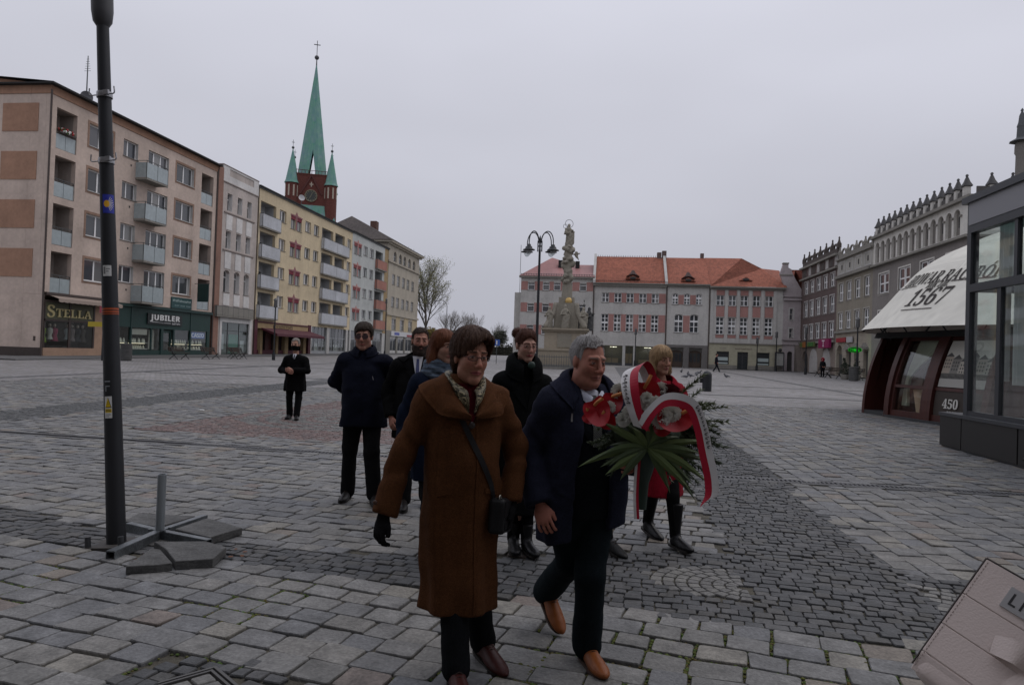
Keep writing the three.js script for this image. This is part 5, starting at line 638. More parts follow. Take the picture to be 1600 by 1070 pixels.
// ---------- baroque column ----------
{
  const y0 = gy(-62), K = thing('marian_column', 'pale carved stone column with statues and a crowned figure on top', 'monument', -3.4, y0, -62); const st = mat(lin(.36, .335, .285), .9, { map: T.dirty, bumpMap: T.stoneB, bumpScale: .02 }), pedm = mat(lin(.40, .35, .28), .9, { map: T.dirty });
  new MB().box(-2.5, 2.5, 0, .35, -2.5, 2.5).build('step', M.concrete, K); new MB().box(-2.15, 2.15, .35, 1.5, -2.15, 2.15).box(-2.25, 2.25, 1.5, 1.66, -2.25, 2.25).build('plinth', pedm, K); const pd = new MB().box(-1.7, 1.7, 1.66, 3.1, -1.7, 1.7).build('pedestal', pedm, K); new MB().box(-.6, .6, 1.8, 2.95, 1.701, 1.76).build('inscription_panel', st, pd); new MB().box(-1.85, 1.85, 3.1, 3.25, -1.85, 1.85).box(-2, 2, 3.25, 3.4, -2, 2).build('cornice', pedm, K); new MB().box(-1.0, 1.0, 3.4, 5.6, -1.0, 1.0).build('upper_pedestal', st, K); new MB().box(-.65, .65, 5.6, 6.1, -.65, .65).build('upper_pedestal', st, K); new MB().lathe([[.55, 6.0], [.48, 6.1], [.44, 7.2]], 14).build('column_base', st, K);
  const bump = (f, a, s) => (x, y, z) => f(x, y, z) + a * (vn3(x * s + 9, y * s + 3, z * s + 5) - .5);
  { const l = []; for (let i = 0; i < 46; i++) { const y = lerp(6.9, 10.6, i / 46) + rr(-.1, .1), a = R() * 7, r = .28 + .14 * Math.sin(y * 4.3); l.push([[Math.cos(a) * r, y, Math.sin(a) * r], [rr(.18, .3), rr(.14, .24), rr(.18, .3)]]); } l.push([[0, 6.8, 0], [0, 10.6, 0], .36, .3]); const c = [.72, 9.75, .1]; l.push([c, [.14, .2, .14]], [[.72, 10.02, .12], [.1, .1, .1]], [[.4, 9.9, 0], [.75, 9.8, .1], .07, .05], [[.75, 9.65, .1], [.95, 9.35, .1], .07, .05], [[.75, 9.85, .1], [1.0, 9.95, .1], .05, .03]); mesh('cloud_column', boxUV(nets(bump(solid(l, .08), .1, 5), [-1.0, 6.6, -1.0], [1.25, 10.9, 1.0], .06)), st, K); }
  const fig = (name, x, y, z, s, ry, mt, ext = []) => { const l = [[[0, .0, 0], [0, .9, .02], .3, .2], [[0, .75, 0], [0, 1.25, 0], .2, .2], [[-.18, 1.2, 0], [.18, 1.2, 0], .1, .1], [[0, 1.58, .02], [.1, .14, .12]], [[-.22, 1.2, 0], [-.34, .95, .12], .08, .06], [[-.34, .95, .12], [-.1, 1.0, .3], .06, .05], [[.22, 1.2, 0], [.36, .98, .05], .08, .06], [[.36, .98, .05], [.22, 1.2, .28], .06, .05], [[.1, .1, .12], [.25, .9, .1], .16, .1], ...ext]; const g = nets(bump(solid(l, .08), .07, 9), [-.8, -.1, -.6], [.8, 2.3, .7], .055); const o = mesh(name, boxUV(g), mt, K); o.scale.setScalar(s); o.position.set(x, y, z); o.rotation.y = ry; return o; };
  const top = fig('crowned_statue', 0, 10.55, 0, 1.15, .3, st, [[[-.3, 1.0, .3], [.13, .2, .13]], [[-.3, 1.28, .3], [.09, .09, .09]], [[.25, .3, -.1], [.35, 1.1, -.1], .2, .12]]); new MB().add(new THREE.TorusGeometry(.3, .018, 6, 24)).tf(g => g.translate(0, 1.72, 0)).build('halo', M.rail, top); new MB().add(new THREE.TorusGeometry(.16, .015, 6, 20)).tf(g => g.translate(-.36, 1.45, .3)).build('halo', M.rail, top);
  const dk = mat(lin(.05, .05, .05), .8); fig('statue', -1.35, 3.4, 1.1, 1.1, -.4, st); fig('statue', 0, 3.45, 1.5, 1.15, .1, st); fig('statue', 1.5, 3.4, .9, 1.1, .5, st); fig('statue', 1.95, 3.4, -.3, 1.15, .8, dk); fig('statue', .95, 3.4, -1.3, 1.2, .8, dk, [[[.4, .3, .2], [.4, 2.2, .2], .05, .04]]); for (const s of [-1, 1]) { const q = mesh('volute', boxUV(nets(solid([[[s * .9, 5.4, .9], [s * 1.05, 4.6, 1.0], .22, .2], [[s * 1.05, 4.6, 1.0], [s * 1.6, 3.6, 1.2], .2, .26]], .1), [-2.1, 3.2, .4], [2.1, 5.9, 1.7], .08)), st, K); } new MB().sph(.2, 5.75, .75, .3, 1.1, 1, .6).build('gilded_emblem', mat(lin(.5, .34, .12), .45, { metalness: .5 }), K);
  const fe = thing('iron_fence', 'low dark iron railing round the carved column', 'fence', -3.4, y0, -62); for (let s = 0; s < 4; s++) { const r = new MB(); r.box(-3.2, 3.2, .18, .22, 3.18, 3.22); r.box(-3.2, 3.2, .95, 1.0, 3.18, 3.22); r.tf(g => g.rotateY(s * Math.PI / 2)); r.build('rail', M.rail, fe); const b = new MB(); for (let x = -3.1; x < 3.15; x += .2) b.box(x - .015, x + .015, .05, 1.15, 3.185, 3.215); b.tf(g => g.rotateY(s * Math.PI / 2)); const o = b.build('baluster', M.rail, fe); o.userData.kind = 'stuff'; const p = new MB(); p.box(-3.26, -3.14, 0, 1.25, 3.14, 3.26); p.tf(g => g.rotateY(s * Math.PI / 2)); p.build('post', M.rail, fe); } new MB().box(-3.4, 3.4, -.02, .16, 3.1, 3.35).box(-3.4, 3.4, -.02, .16, -3.35, -3.1).box(-3.35, -3.1, -.02, .155, -3.1, 3.1).box(3.1, 3.35, -.02, .155, -3.1, 3.1).build('kerb', M.concrete, fe);
}
// ---------- lamps ----------
const iron = mat(lin(.028, .03, .033), .5, { metalness: .5 });
{
  const z = -36, L = thing('street_lantern', 'tall black lamp post with four swan neck lanterns', 'street lamp', -3.42, gy(z), z); const b = gy(z);
  new MB().lathe([[.2, 0], [.2, .25], [.13, .35], [.12, 1.0], [.085, 1.15], [.07, 3.5], [.055, 6.6]], 14).build('post', iron, L); new MB().cyl(0, 6.5, 7.2, 0, .045).cyl(-.1, 6.5, 7.05, 0, .03).cyl(.1, 6.5, 7.05, 0, .03).cyl(0, 6.5, 7.05, .1, .03).box(-.12, .12, 6.75, 6.8, -.05, .05).lathe([[.05, 7.2], [0, 7.35]], 8).build('bracket', iron, L);
  for (const [dx, dz] of [[-.68, -.35], [-.5, .45], [.55, -.3], [.7, .35]]) { const pts = []; for (let i = 0; i <= 10; i++) { const t = i / 10 * Math.PI; pts.push(V(dx * (.1 + .9 * (1 - Math.cos(t)) / 2), 6.95 + .55 * Math.sin(t), dz * (.1 + .9 * (1 - Math.cos(t)) / 2))); } pts.push(V(dx, 6.75, dz)); const a = new MB().tube(pts, .028, 24).build('arm', iron, L); const h = new MB().lathe([[.05, .22], [.09, .2], [.1, .12], [.16, .08], [.17, 0], [.3, -.06], [.31, -.09], [.2, -.08]], 14, dx, 6.6, dz).build('lamp_hood', iron, a); new MB().lathe([[.15, 0], [.15, -.1], [.1, -.2], [0, -.25]], 12, dx, 6.52, dz).build('lamp_glass', phys(lin(.8, .82, .82), .1, { transmission: .85, thickness: 0 }), a); }
  const p = (name, x, zz, h, label) => { const o = thing(name, label, 'street lamp', x, gy(zz), zz, 0); new MB().lathe([[.13, 0], [.13, .5], [.06, .7], [.05, h]], 10).build('post', iron, o); new MB().lathe([[.05, h], [.16, h + .06], [.13, h + .55], [.2, h + .62], [0, h + .8]], 10).build('lantern', mat(lin(.1, .1, .1), .5), o); };
  p('pavement_lamp', -26.3, -54.5, 4.2, 'slim dark lamp post standing before the maroon awning'); p('pavement_lamp', -30.5, -97, 7.2, 'slim lamp post before the white posted shops'); p('pavement_lamp', 3.5, -84.2, 3.6, 'short slim lamp post before the wide glazed shop'); p('pavement_lamp', 17.0, -83.5, 3.0, 'slim lamp post in front of the cream ground floor door'); p('pavement_lamp', 19.1, -83.6, 3.7, 'slim lamp post beside the notice case'); p('pavement_lamp', 19.2, -72, 3.9, 'slim lamp post before the pointed shop arches'); p('pavement_lamp', 18.9, -57, 4.0, 'slim lamp post beside benches near the beige tenement');
  const o = thing('road_lamp', 'tall curved road lamp beside the bare trees', 'street lamp', -27, gy(-120), -120); new MB().cyl(0, 0, 8.5, 0, .1, .06).tube([V(0, 8.4, 0), V(-.2, 9, 0), V(-.9, 9.4, 0), V(-1.6, 9.3, 0)], .05).box(-2.1, -1.5, 9.2, 9.32, -.12, .12).build('post', mat(lin(.2, .2, .2), .6), o);
}
// ---------- trees and the street beyond ----------
function tree(name, label, x, z, h, spread, seed, leaf, group) {
  const q = prng(seed), T0 = thing(name, label, 'tree', x, gy(Math.max(z, -150)) - .1, z, 0, group), br = new MB(), tr = new MB(), tips = [];
  const grow = (p, d, L, r, lv) => { const n = lv < 2 ? 3 : 2; let c = p.clone(), dir = d.clone(); for (let i = 0; i < n; i++) { const e = c.clone().addScaledVector(dir, L / n); (lv === 0 ? tr : br).bar(c, e, r * (1 - .25 * i / n), lv < 2 ? 6 : 3, r * (1 - .25 * (i + 1) / n)); c = e; dir.add(V((q() - .5) * .3, .06, (q() - .5) * .3)).normalize(); if (lv < 5 && (lv > 0 || i > 0)) for (let k = 0; k < (lv < 1 ? 2 : lv < 3 ? 2 : 1); k++) { const a = q() * 6.3, s = dir.clone().addScaledVector(V(Math.cos(a), .1 + .3 * q(), Math.sin(a)), spread * (.5 + .5 * q())).normalize(); grow(c, s, L * (.5 + .25 * q()), r * .52, lv + 1); } } if (lv >= 3) tips.push(c); if (lv < 4) grow(c, dir, L * .62, r * .66, lv + 1); };
  grow(V(0, 0, 0), V(0, 1, 0), h * .33, h * .0125, 0);
  const bark = mat(lin(.16, .145, .125), .95); tr.build('trunk', bark, T0); const bm = br.build('crown', bark, T0);
  if (leaf) { const P = [], N = leaf.n; for (let i = 0; i < N; i++) { const t = tips[Math.floor(q() * tips.length)], c = V(t.x + (q() - .5) * .9, t.y + (q() - .5) * .9, t.z + (q() - .5) * .9), a = V(q() - .5, q() - .5, q() - .5).setLength(leaf.s), b = V(q() - .5, q() - .5, q() - .5).setLength(leaf.s); P.push(c.x, c.y, c.z, c.x + a.x, c.y + a.y, c.z + a.z, c.x + b.x, c.y + b.y, c.z + b.z); } const g = new THREE.BufferGeometry(); g.setAttribute('position', new THREE.Float32BufferAttribute(P, 3)); g.computeVertexNormals(); mesh('foliage', boxUV(g), mat(lin(...leaf.c), .9, { side: THREE.DoubleSide }), T0); }
}
tree('budding_tree', 'tall tree with sparse yellow green buds beside the grey tenement', -37.4, -147, 25, 1.15, 12, { n: 7000, s: .2, c: [.26, .26, .13] });
tree('bare_tree', 'tallest bare tree with twisted limbs beside the yellowing tree', -41.2, -188, 15, .95, 23, null, 'bare trees beyond the square'); tree('bare_tree', 'bare dark tree between the tallest bare tree and the smallest one', -35.2, -185, 13.5, 1.0, 31, null, 'bare trees beyond the square'); tree('bare_tree', 'smallest bare tree next to the dark evergreen', -29.5, -190, 10.5, 1.1, 47, null, 'bare trees beyond the square');
tree('evergreen_tree', 'dark bushy evergreen tree at the end of the street', -25.3, -175, 7.5, .9, 59, { n: 1300, s: .4, c: [.07, .075, .055] }); tree('yellowing_tree', 'small tree with dry yellow leaves beyond the square', -44.5, -180, 8, .8, 61, { n: 900, s: .4, c: [.2, .15, .04] });
{
  const B = thing('distant_building', 'pale low building at the far end of the street', 'building', -46, gy(-150), -205); const w = mat(lin(.45, .44, .42), .9, { map: T.plaster }); new MB().box(-9, 10, 0, 6.4, -6, 0).build('wall', w, B); new MB().box(-9.3, 10.3, 6.4, 6.7, -6.3, .3).build('roof', M.concrete, B); for (let i = 0; i < 8; i++) for (const v of [1.0, 4.0]) new MB().box(-8 + i * 2.2, -6.8 + i * 2.2, v, v + 1.7, .001, .05).build('window', M.glass[0], B);
  const h = new THREE.Group(); h.name = 'hedge'; tag(h, 'dark clipped hedge in front of the bare trees', 'hedge'); h.position.set(-28, gy(-150), -165); scene.add(h); { const P = []; for (let i = 0; i < 5200; i++) { const c = [rr(-14, 14), rr(0, 2.6) * (.8 + .3 * vn2(i, 3)), rr(-1.2, 1.2)]; for (let k = 0; k < 3; k++) P.push(c[0] + rr(-.3, .3), c[1] + rr(-.3, .3), c[2] + rr(-.3, .3)); } const g = new THREE.BufferGeometry(); g.setAttribute('position', new THREE.Float32BufferAttribute(P, 3)); g.computeVertexNormals(); mesh('foliage', boxUV(g), mat(lin(.045, .045, .03), .95, { side: THREE.DoubleSide }), h); new MB().box(-14, 14, 0, 1.9, -.7, .7).build('thicket', mat(lin(.03, .028, .02), 1), h); }
  const s = thing('traffic_sign', 'blue square traffic sign on a thin post far off', 'sign', -10.6, gy(-70), -70); new MB().cyl(0, 0, 2.1, 0, .03).build('post', M.rail, s); new MB().box(-.3, .3, 1.8, 2.4, .03, .05).build('sign_plate', mat(lin(.03, .1, .4), .5), s); new MB().box(-.06, .06, 1.9, 2.3, .05, .06).build('sign_mark', mat(lin(.7, .7, .7), .5), s);
}
// ---------- brewery pavilion and glass kiosk ----------
const redwood = mat(lin(.085, .018, .012), .5, { map: T.wood }), canvasM = mat(lin(.86, .84, .75), .85, { map: T.plaster });
{
  const cx = 13.0, cz = -21.5, rc = 5.5, g0 = gy(-21), P = thing('brewery_pavilion', 'round dark red pavilion under a huge cream umbrella roof', 'pavilion', cx, g0, cz);
  // umbrella roof: a bellied canvas dome in eight gores
  const prof = [[0, 2.55], [.091, 3.13], [.209, 3.94], [.291, 4.42], [.391, 4.79], [.491, 5.06], [.582, 5.3], [.75, 5.6], [1, 5.8]], pc = new THREE.CatmullRomCurve3(prof.map(p => V(p[0], p[1], 0)), false, 'catmullrom', .5).getPoints(80), yAt = t => { for (let i = 1; i < pc.length; i++) if (t <= pc[i].x) return lerp(pc[i - 1].y, pc[i].y, (t - pc[i - 1].x) / (pc[i].x - pc[i - 1].x)); return 5.8; };
  const dome = (f, t, o = 0) => { const r = rc * (1 - t) + o, sag = .012 * Math.cos(f * 8 + .3) * (1 - t); return [Math.cos(f) * (r + sag), yAt(clamp(t)) - g0 + o * .6, Math.sin(f) * (r + sag)]; }; canvasM.side = THREE.DoubleSide;
  for (let i = 0; i < 8; i++) { const pos = [], idx = [], N = 12, K = 24; for (let k = 0; k <= K; k++) for (let n = 0; n <= N; n++) pos.push(...dome((i + n / N) * Math.PI / 4, k / K)); for (let k = 0; k < K; k++) for (let n = 0; n < N; n++) { const q = k * (N + 1) + n; idx.push(q, q + 1, q + N + 1, q + 1, q + N + 2, q + N + 1); } let g = new THREE.BufferGeometry(); g.setAttribute('position', new THREE.Float32BufferAttribute(pos, 3)); g.setIndex(idx); g.computeVertexNormals(); mesh('canvas_panel', boxUV(g), canvasM, P); }
  // lettering printed on the canvas
  const ink = mat(lin(.1, .09, .085), .8, { side: THREE.DoubleSide }), lay = (str, f, f0, f1, t0, dt, name = 'lettering') => { const g = textGeo(str, 1, .0, f), p = g.attributes.position, bw = g.boundingBox.max.x; for (let i = 0; i < p.count; i++) { const q = dome(lerp(f0, f1, p.getX(i) / bw) - .012 * p.getY(i), t0 + p.getY(i) * dt / .72, .012); p.setXYZ(i, ...q); } g.computeVertexNormals(); return mesh(name, boxUV(g), ink, P); };
  const rule = (f0, f1, t) => { const q = []; for (let i = 0; i < 10; i++) { const a0 = lerp(f0, f1, i / 10), a1 = lerp(f0, f1, (i + 1) / 10); q.push([dome(a0, t, .012), dome(a1, t, .012), dome(a1, t + .004, .012), dome(a0, t + .004, .012)]); } new MB().poly(q).build('underline', ink, P); };
  lay('BROWAR RACIBÓRZ', serif, 3.24, 2.42, .184, .037); lay('Rok zał.', serif, 2.93, 2.765, .163, .022); lay('1567', serif, 3.0, 2.715, .092, .05); rule(2.985, 2.76, .074); rule(3.3, 3.04, .177); rule(2.76, 2.5, .181);
  // curved wall bays on the side towards the square
  const d = V(.22, 0, .975).normalize(), nrm = V(-.975, 0, .22).normalize(), O = V(7.74 - cx, 0, -22.6 - cz), off = y => -(.0 + .11 * y * y), at = (s, y, o = 0) => O.clone().addScaledVector(d, s).addScaledVector(nrm, off(y) + o).setY(y);
  const curve = (s0, s1, y0, y1, o0, o1, name, m, par) => { const q = [], N = 8; for (let i = 0; i < N; i++) { const a = lerp(y0, y1, i / N), b = lerp(y0, y1, (i + 1) / N), A = x => [x.x, x.y, x.z]; q.push([A(at(s0, a, o1)), A(at(s1, a, o1)), A(at(s1, b, o1)), A(at(s0, b, o1))], [A(at(s1, a, o0)), A(at(s0, a, o0)), A(at(s0, b, o0)), A(at(s1, b, o0))], [A(at(s0, a, o0)), A(at(s0, a, o1)), A(at(s0, b, o1)), A(at(s0, b, o0))], [A(at(s1, a, o1)), A(at(s1, a, o0)), A(at(s1, b, o0)), A(at(s1, b, o1))]); if (i === N - 1) q.push([A(at(s0, b, o1)), A(at(s1, b, o1)), A(at(s1, b, o0)), A(at(s0, b, o0))]); if (!i) q.push([A(at(s0, a, o0)), A(at(s1, a, o0)), A(at(s1, a, o1)), A(at(s0, a, o1))]); } return new MB().poly(q).build(name, m, par || P); };
  curve(-.06, .06, 0, 2.3, -.6, .05, 'rib', redwood); curve(-.05, 1.1, .0, .12, -.5, .04, 'sill_beam', M.darkframe); curve(1.08, 1.28, 0, 2.32, -.3, .1, 'rib', redwood); curve(2.62, 3.0, 0, 2.32, -.3, .1, 'rib', redwood); curve(4.75, 4.95, 0, 2.32, -.3, .1, 'rib', redwood);
  for (const [s0, s1] of [[1.28, 2.62], [3.0, 4.75]]) { curve(s0, s1, .05, .22, -.1, .04, 'sill_beam', redwood); curve(s0, s1, .85, .93, -.08, .03, 'cross_bar', redwood); curve(s0, s1, 2.15, 2.3, -.08, .03, 'sill_beam', redwood); } curve(1.28, 1.36, .22, 2.15, -.08, .025, 'window_frame', redwood); curve(2.54, 2.62, .22, 2.15, -.08, .025, 'window_frame', redwood);
  curve(1.36, 2.54, .93, 2.15, -.05, -.04, 'pane', M.pane); curve(1.36, 2.54, .22, .85, -.05, -.04, 'pane', M.pane);
  curve(.1, 1.08, .12, 2.3, -1.0, -.95, 'doorway_lining', redwood); curve(-.3, 7.5, 2.25, 2.42, -.35, .12, 'eaves_ring', M.darkframe);
  // gathered curtain and a planter inside the window
  { const q = [], N = 20, K = 10; for (let i = 0; i < N; i++) for (let k = 0; k < K; k++) { const f = (a, b) => { const y = lerp(.35, 2.2, b), pinch = lerp(.1, 1, sstep(.35, 1, b)) + (b < .35 ? .12 * (1 - b / .35) : 0), s = 1.45 + a * 1.1 * pinch; const p = at(s, y, -.22 + .05 * Math.sin(a * 40)); return [p.x, p.y, p.z]; }; q.push([f(i / N, k / K), f((i + 1) / N, k / K), f((i + 1) / N, (k + 1) / K), f(i / N, (k + 1) / K)]); } const cm = mat(lin(.5, .49, .4), .9, { side: THREE.DoubleSide }); new MB().poly(q).build('curtain', cm, P); const b = at(2.05, .22, -.45); new MB().lathe([[.2, 0], [.24, .3], [.28, .62], [.24, .62], [0, .6]], 16, b.x, .2, b.z).build('planter', mat(lin(.55, .36, .25), .8), P); }
  // photo poster and brown sign panel
  { const t = canvasTex(512, 512, (c, w, h) => { c.fillStyle = '#b9b7ae'; c.fillRect(0, 0, w, h); c.fillStyle = '#8f8d86'; c.fillRect(0, 190, w, 170); for (let i = 0; i < 6; i++) { c.fillStyle = ['#9c9184', '#77746e', '#a39d92', '#6b6863', '#8d867c', '#98938a'][i]; c.fillRect(i * 90, 170 + (i % 3) * 26, 84, 190); c.fillStyle = '#4a4947'; c.beginPath(); c.moveTo(i * 90 - 6, 176 + (i % 3) * 26); c.lineTo(i * 90 + 42, 130 + (i % 3) * 22); c.lineTo(i * 90 + 92, 176 + (i % 3) * 26); c.fill(); c.fillStyle = '#3a3a3a'; for (let k = 0; k < 3; k++) for (let j = 0; j < 3; j++) c.fillRect(i * 90 + 10 + k * 26, 205 + (i % 3) * 26 + j * 38, 12, 20); } c.fillStyle = '#55534f'; c.fillRect(0, 360, w, 60); c.fillStyle = '#2f2e2c'; for (let i = 0; i < 30; i++) c.fillRect(i * 18, 370 + (i * 37) % 30, 8, 28); c.fillStyle = '#9d9b95'; c.fillRect(0, 420, w, 92); c.strokeStyle = '#4a4844'; c.lineWidth = 4; c.beginPath(); c.arc(300, 70, 50, 0, 7); c.stroke(); c.beginPath(); c.arc(300, 70, 38, 0, 7); c.stroke(); }); const pos = [], uv = [], idx = [], N = 8; for (let i = 0; i <= N; i++) for (const e of [0, 1]) { const p = at(lerp(3.05, 4.7, e), lerp(.95, 2.13, i / N), .012); pos.push(p.x, p.y, p.z); uv.push(e, i / N); } for (let i = 0; i < N; i++) idx.push(i * 2, i * 2 + 1, i * 2 + 2, i * 2 + 1, i * 2 + 3, i * 2 + 2); let g = new THREE.BufferGeometry(); g.setAttribute('position', new THREE.Float32BufferAttribute(pos, 3)); g.setAttribute('uv', new THREE.Float32BufferAttribute(uv, 2)); g.setIndex(idx); g.computeVertexNormals(); mesh('photo_poster', g, new THREE.MeshStandardMaterial({ map: t, roughness: .7, side: THREE.DoubleSide }), P); curve(3.05, 4.7, .95, 2.13, -.06, .0, 'poster_board', M.darkframe);
    const bp = curve(3.02, 4.74, .22, .85, -.06, .01, 'sign_panel', mat(lin(.035, .026, .02), .7)); const tg = textGeo('450', .24, .012, serif); tg.applyMatrix4(new THREE.Matrix4().makeBasis(d, V(0, 1, 0).addScaledVector(nrm, -.1).normalize(), nrm)); const q = at(3.36, .42, .03); tg.translate(q.x, q.y, q.z); new MB().add(tg).build('lettering', mat(lin(.55, .54, .5), .6), P); const q2 = at(3.5, .34, .03); const sm = new MB(); for (let i = 0; i < 6; i++) { const a = at(3.55 + i * .09, .34, .03); sm.beam(a, at(3.6 + i * .09, .34, .03), .012, .035); } sm.build('small_lettering', mat(lin(.4, .39, .36), .6), P); }
  // core and the remaining sides, floor, struts
  const wl = new MB(); for (let i = 0; i < 10; i++) { const f0 = lerp(3.36, 8.69, i / 10), f1 = lerp(3.36, 8.69, (i + 1) / 10), k = rc * .95, k2 = rc * .87; wl.poly([[[Math.cos(f0) * k, 0, Math.sin(f0) * k], [Math.cos(f1) * k, 0, Math.sin(f1) * k], [Math.cos(f1) * k2, 2.45, Math.sin(f1) * k2], [Math.cos(f0) * k2, 2.45, Math.sin(f0) * k2]]]); } const wm = mat(lin(.06, .015, .012), .5, { side: THREE.DoubleSide }); wl.build('wall', wm, P); new MB().cyl(0, -.05, .06, 0, rc * .93, rc * .93, 24).build('floor', M.darkframe, P); new MB().cyl(0, 0, 5.5, 0, .12).build('mast', M.darkframe, P);
  for (let i = 0; i < 16; i++) { const a = dome(i * Math.PI / 8, .01), b = dome(i * Math.PI / 8, .3); new MB().bar(V(a[0], a[1] - .06, a[2]), V(b[0], b[1] - .1, b[2]), .03).build('roof_rib', M.darkframe, P); } for (const [s, o] of [[.1, 0], [.25, .1], [1.2, .05], [2.8, .05]]) { const a = at(s, 2.2, -.1), b = at(s - .15, 2.55, .25); new MB().bar(a, b, .02).build('strut', M.darkframe, P); }
}
{
  const K = thing('glass_kiosk', 'dark framed glazed kiosk with grey fascia and dark plinth', 'kiosk', 6.45, gy(-13) - .01, -13.9), b = gy(-13) - .01; const fr = mat(lin(.05, .053, .06), .45, { metalness: .3 }), fas = mat(lin(.23, .23, .245), .5), dkp = mat(lin(.022, .02, .019), .6, { map: T.plaster }); const L = 6, D = 4.2;  // local x: inwards, z: towards the camera
  for (const [a, c] of [[-.65, .17], [.18, 1.93], [1.95, 3.7], [3.72, L]]) new MB().box(-.1, .12, .04, .6, a, c - .02).build('plinth_panel', dkp, K); new MB().box(-.07, .3, 0, .58, -.63, L).build('plinth', M.darkframe, K); new MB().box(-.12, .3, .6, .66, -.67, L).build('plinth_cap', fr, K); new MB().box(.3, D, 0, .64, -.05, .1).build('plinth', dkp, K);
  new MB().box(0, D, .3, .34, .1, L).build('floor', mat(lin(.06, .035, .022), .5, { map: T.wood }), K);
  for (const [z, w] of [[0, .14], [L - .14, .14]]) for (const x of [0, D - .14]) new MB().box(x, x + .14, .66, 4.5, z, z + w).build('post', fr, K);
  const up = 2.93; for (const z of [1.5, 3.1, 4.6]) new MB().box(.01, .09, up + .07, 3.92, z, z + .09).build('mullion', fr, K); for (const z of [1.02, 2.6, 4.2]) new MB().box(.01, .09, .74, up - .07, z, z + .12).build('mullion', fr, K); new MB().box(-.01, .1, up - .07, up + .07, .14, L - .14).build('transom', fr, K); new MB().box(.005, .1, .66, .74, .14, L - .14).build('bottom_rail', fr, K); new MB().box(-.02, .12, 3.92, 4.06, .14, L - .14).build('head_rail', fr, K);
  for (const [z0, z1] of [[.14, 1.5], [1.59, 3.1], [3.19, 4.6]]) new MB().box(.045, .055, up + .07, 3.92, z0, z1).build('pane', M.pane, K); for (const [z0, z1] of [[.14, 1.02], [1.14, 2.6], [2.72, 4.2]]) new MB().box(.045, .055, .74, up - .07, z0, z1).build('pane', M.pane, K);
  for (const x of [1.4, 2.8]) new MB().box(x, x + .08, .66, 4.0, .02, .1).build('mullion', fr, K); new MB().box(.14, D - .14, up - .06, up + .06, .015, .11).build('transom', fr, K); for (const [x0, x1] of [[.14, 1.4], [1.48, 2.8], [2.88, D - .14]]) for (const [y0, y1] of [[.66, up - .06], [up + .06, 4.0]]) new MB().box(x0, x1, y0, y1, .05, .06).build('pane', M.pane, K);
  const fa = new MB(); fa.box(-.03, .06, 4.06, 4.46, .1, L); fa.box(.06, D, 4.06, 4.46, 0.02, .1); fa.build('fascia', fas, K); new MB().box(-.08, D + .05, 4.46, 4.58, -.06, L).build('roof_edge', fr, K); new MB().box(.2, D, 4.05, 4.2, .1, L).build('ceiling', mat(lin(.3, .3, .3), .8), K);
  const cm = phys(lin(.62, .63, .62), .9, { transmission: .35, thickness: 0, side: THREE.DoubleSide }); const cur = (z0, z1, y0, y1) => { const q = [], N = 36; for (let i = 0; i < N; i++) { const f = t => .2 + .045 * Math.sin(t * 36) + .02 * Math.sin(t * 91), a = i / N, c = (i + 1) / N; q.push([[f(a), y0, lerp(z0, z1, a)], [f(c), y0, lerp(z0, z1, c)], [f(c), y1, lerp(z0, z1, c)], [f(a), y1, lerp(z0, z1, a)]]); } new MB().poly(q).build('curtain', cm, K); }; cur(.72, 1.3, 3.0, 3.95); cur(.78, .98, 1.3, 2.9); cur(1.2, 1.72, 1.25, 2.88); cur(2.0, 2.5, 3.0, 3.95);
  for (const [x, z, w] of [[1.3, .9, 'by the end pane'], [2.2, 1.6, 'behind the round table'], [1.5, 2.4, 'near the front curtain']]) { const c = thing('cafe_chair', 'dark wooden cafe chair in the glass kiosk ' + w, 'chair', 6.45 + x, b + .34, -13.9 + z, rr(0, 3), 'cafe chairs inside the glass kiosk'); const wd = mat(lin(.05, .02, .012), .5); new MB().box(-.2, .2, .43, .47, -.2, .2).build('seat', wd, c); for (const [p, q] of [[-.18, -.18], [.18, -.18], [-.18, .18], [.18, .18]]) new MB().box(p - .018, p + .018, 0, q < 0 ? .95 : .43, q - .018, q + .018).build('leg', wd, c); new MB().box(-.2, .2, .8, .95, -.195, -.17).box(-.03, .03, .5, .8, -.19, -.175).build('backrest', wd, c); }
  const t = thing('cafe_table', 'round dark wooden table inside the glass kiosk', 'table', 8.1, b + .34, -12.2); new MB().cyl(0, .7, .74, 0, .45, .45, 20).build('tabletop', mat(lin(.08, .03, .02), .4), t); new MB().cyl(0, .03, .7, 0, .05).cyl(0, 0, .03, 0, .28).build('leg', M.darkframe, t);
}
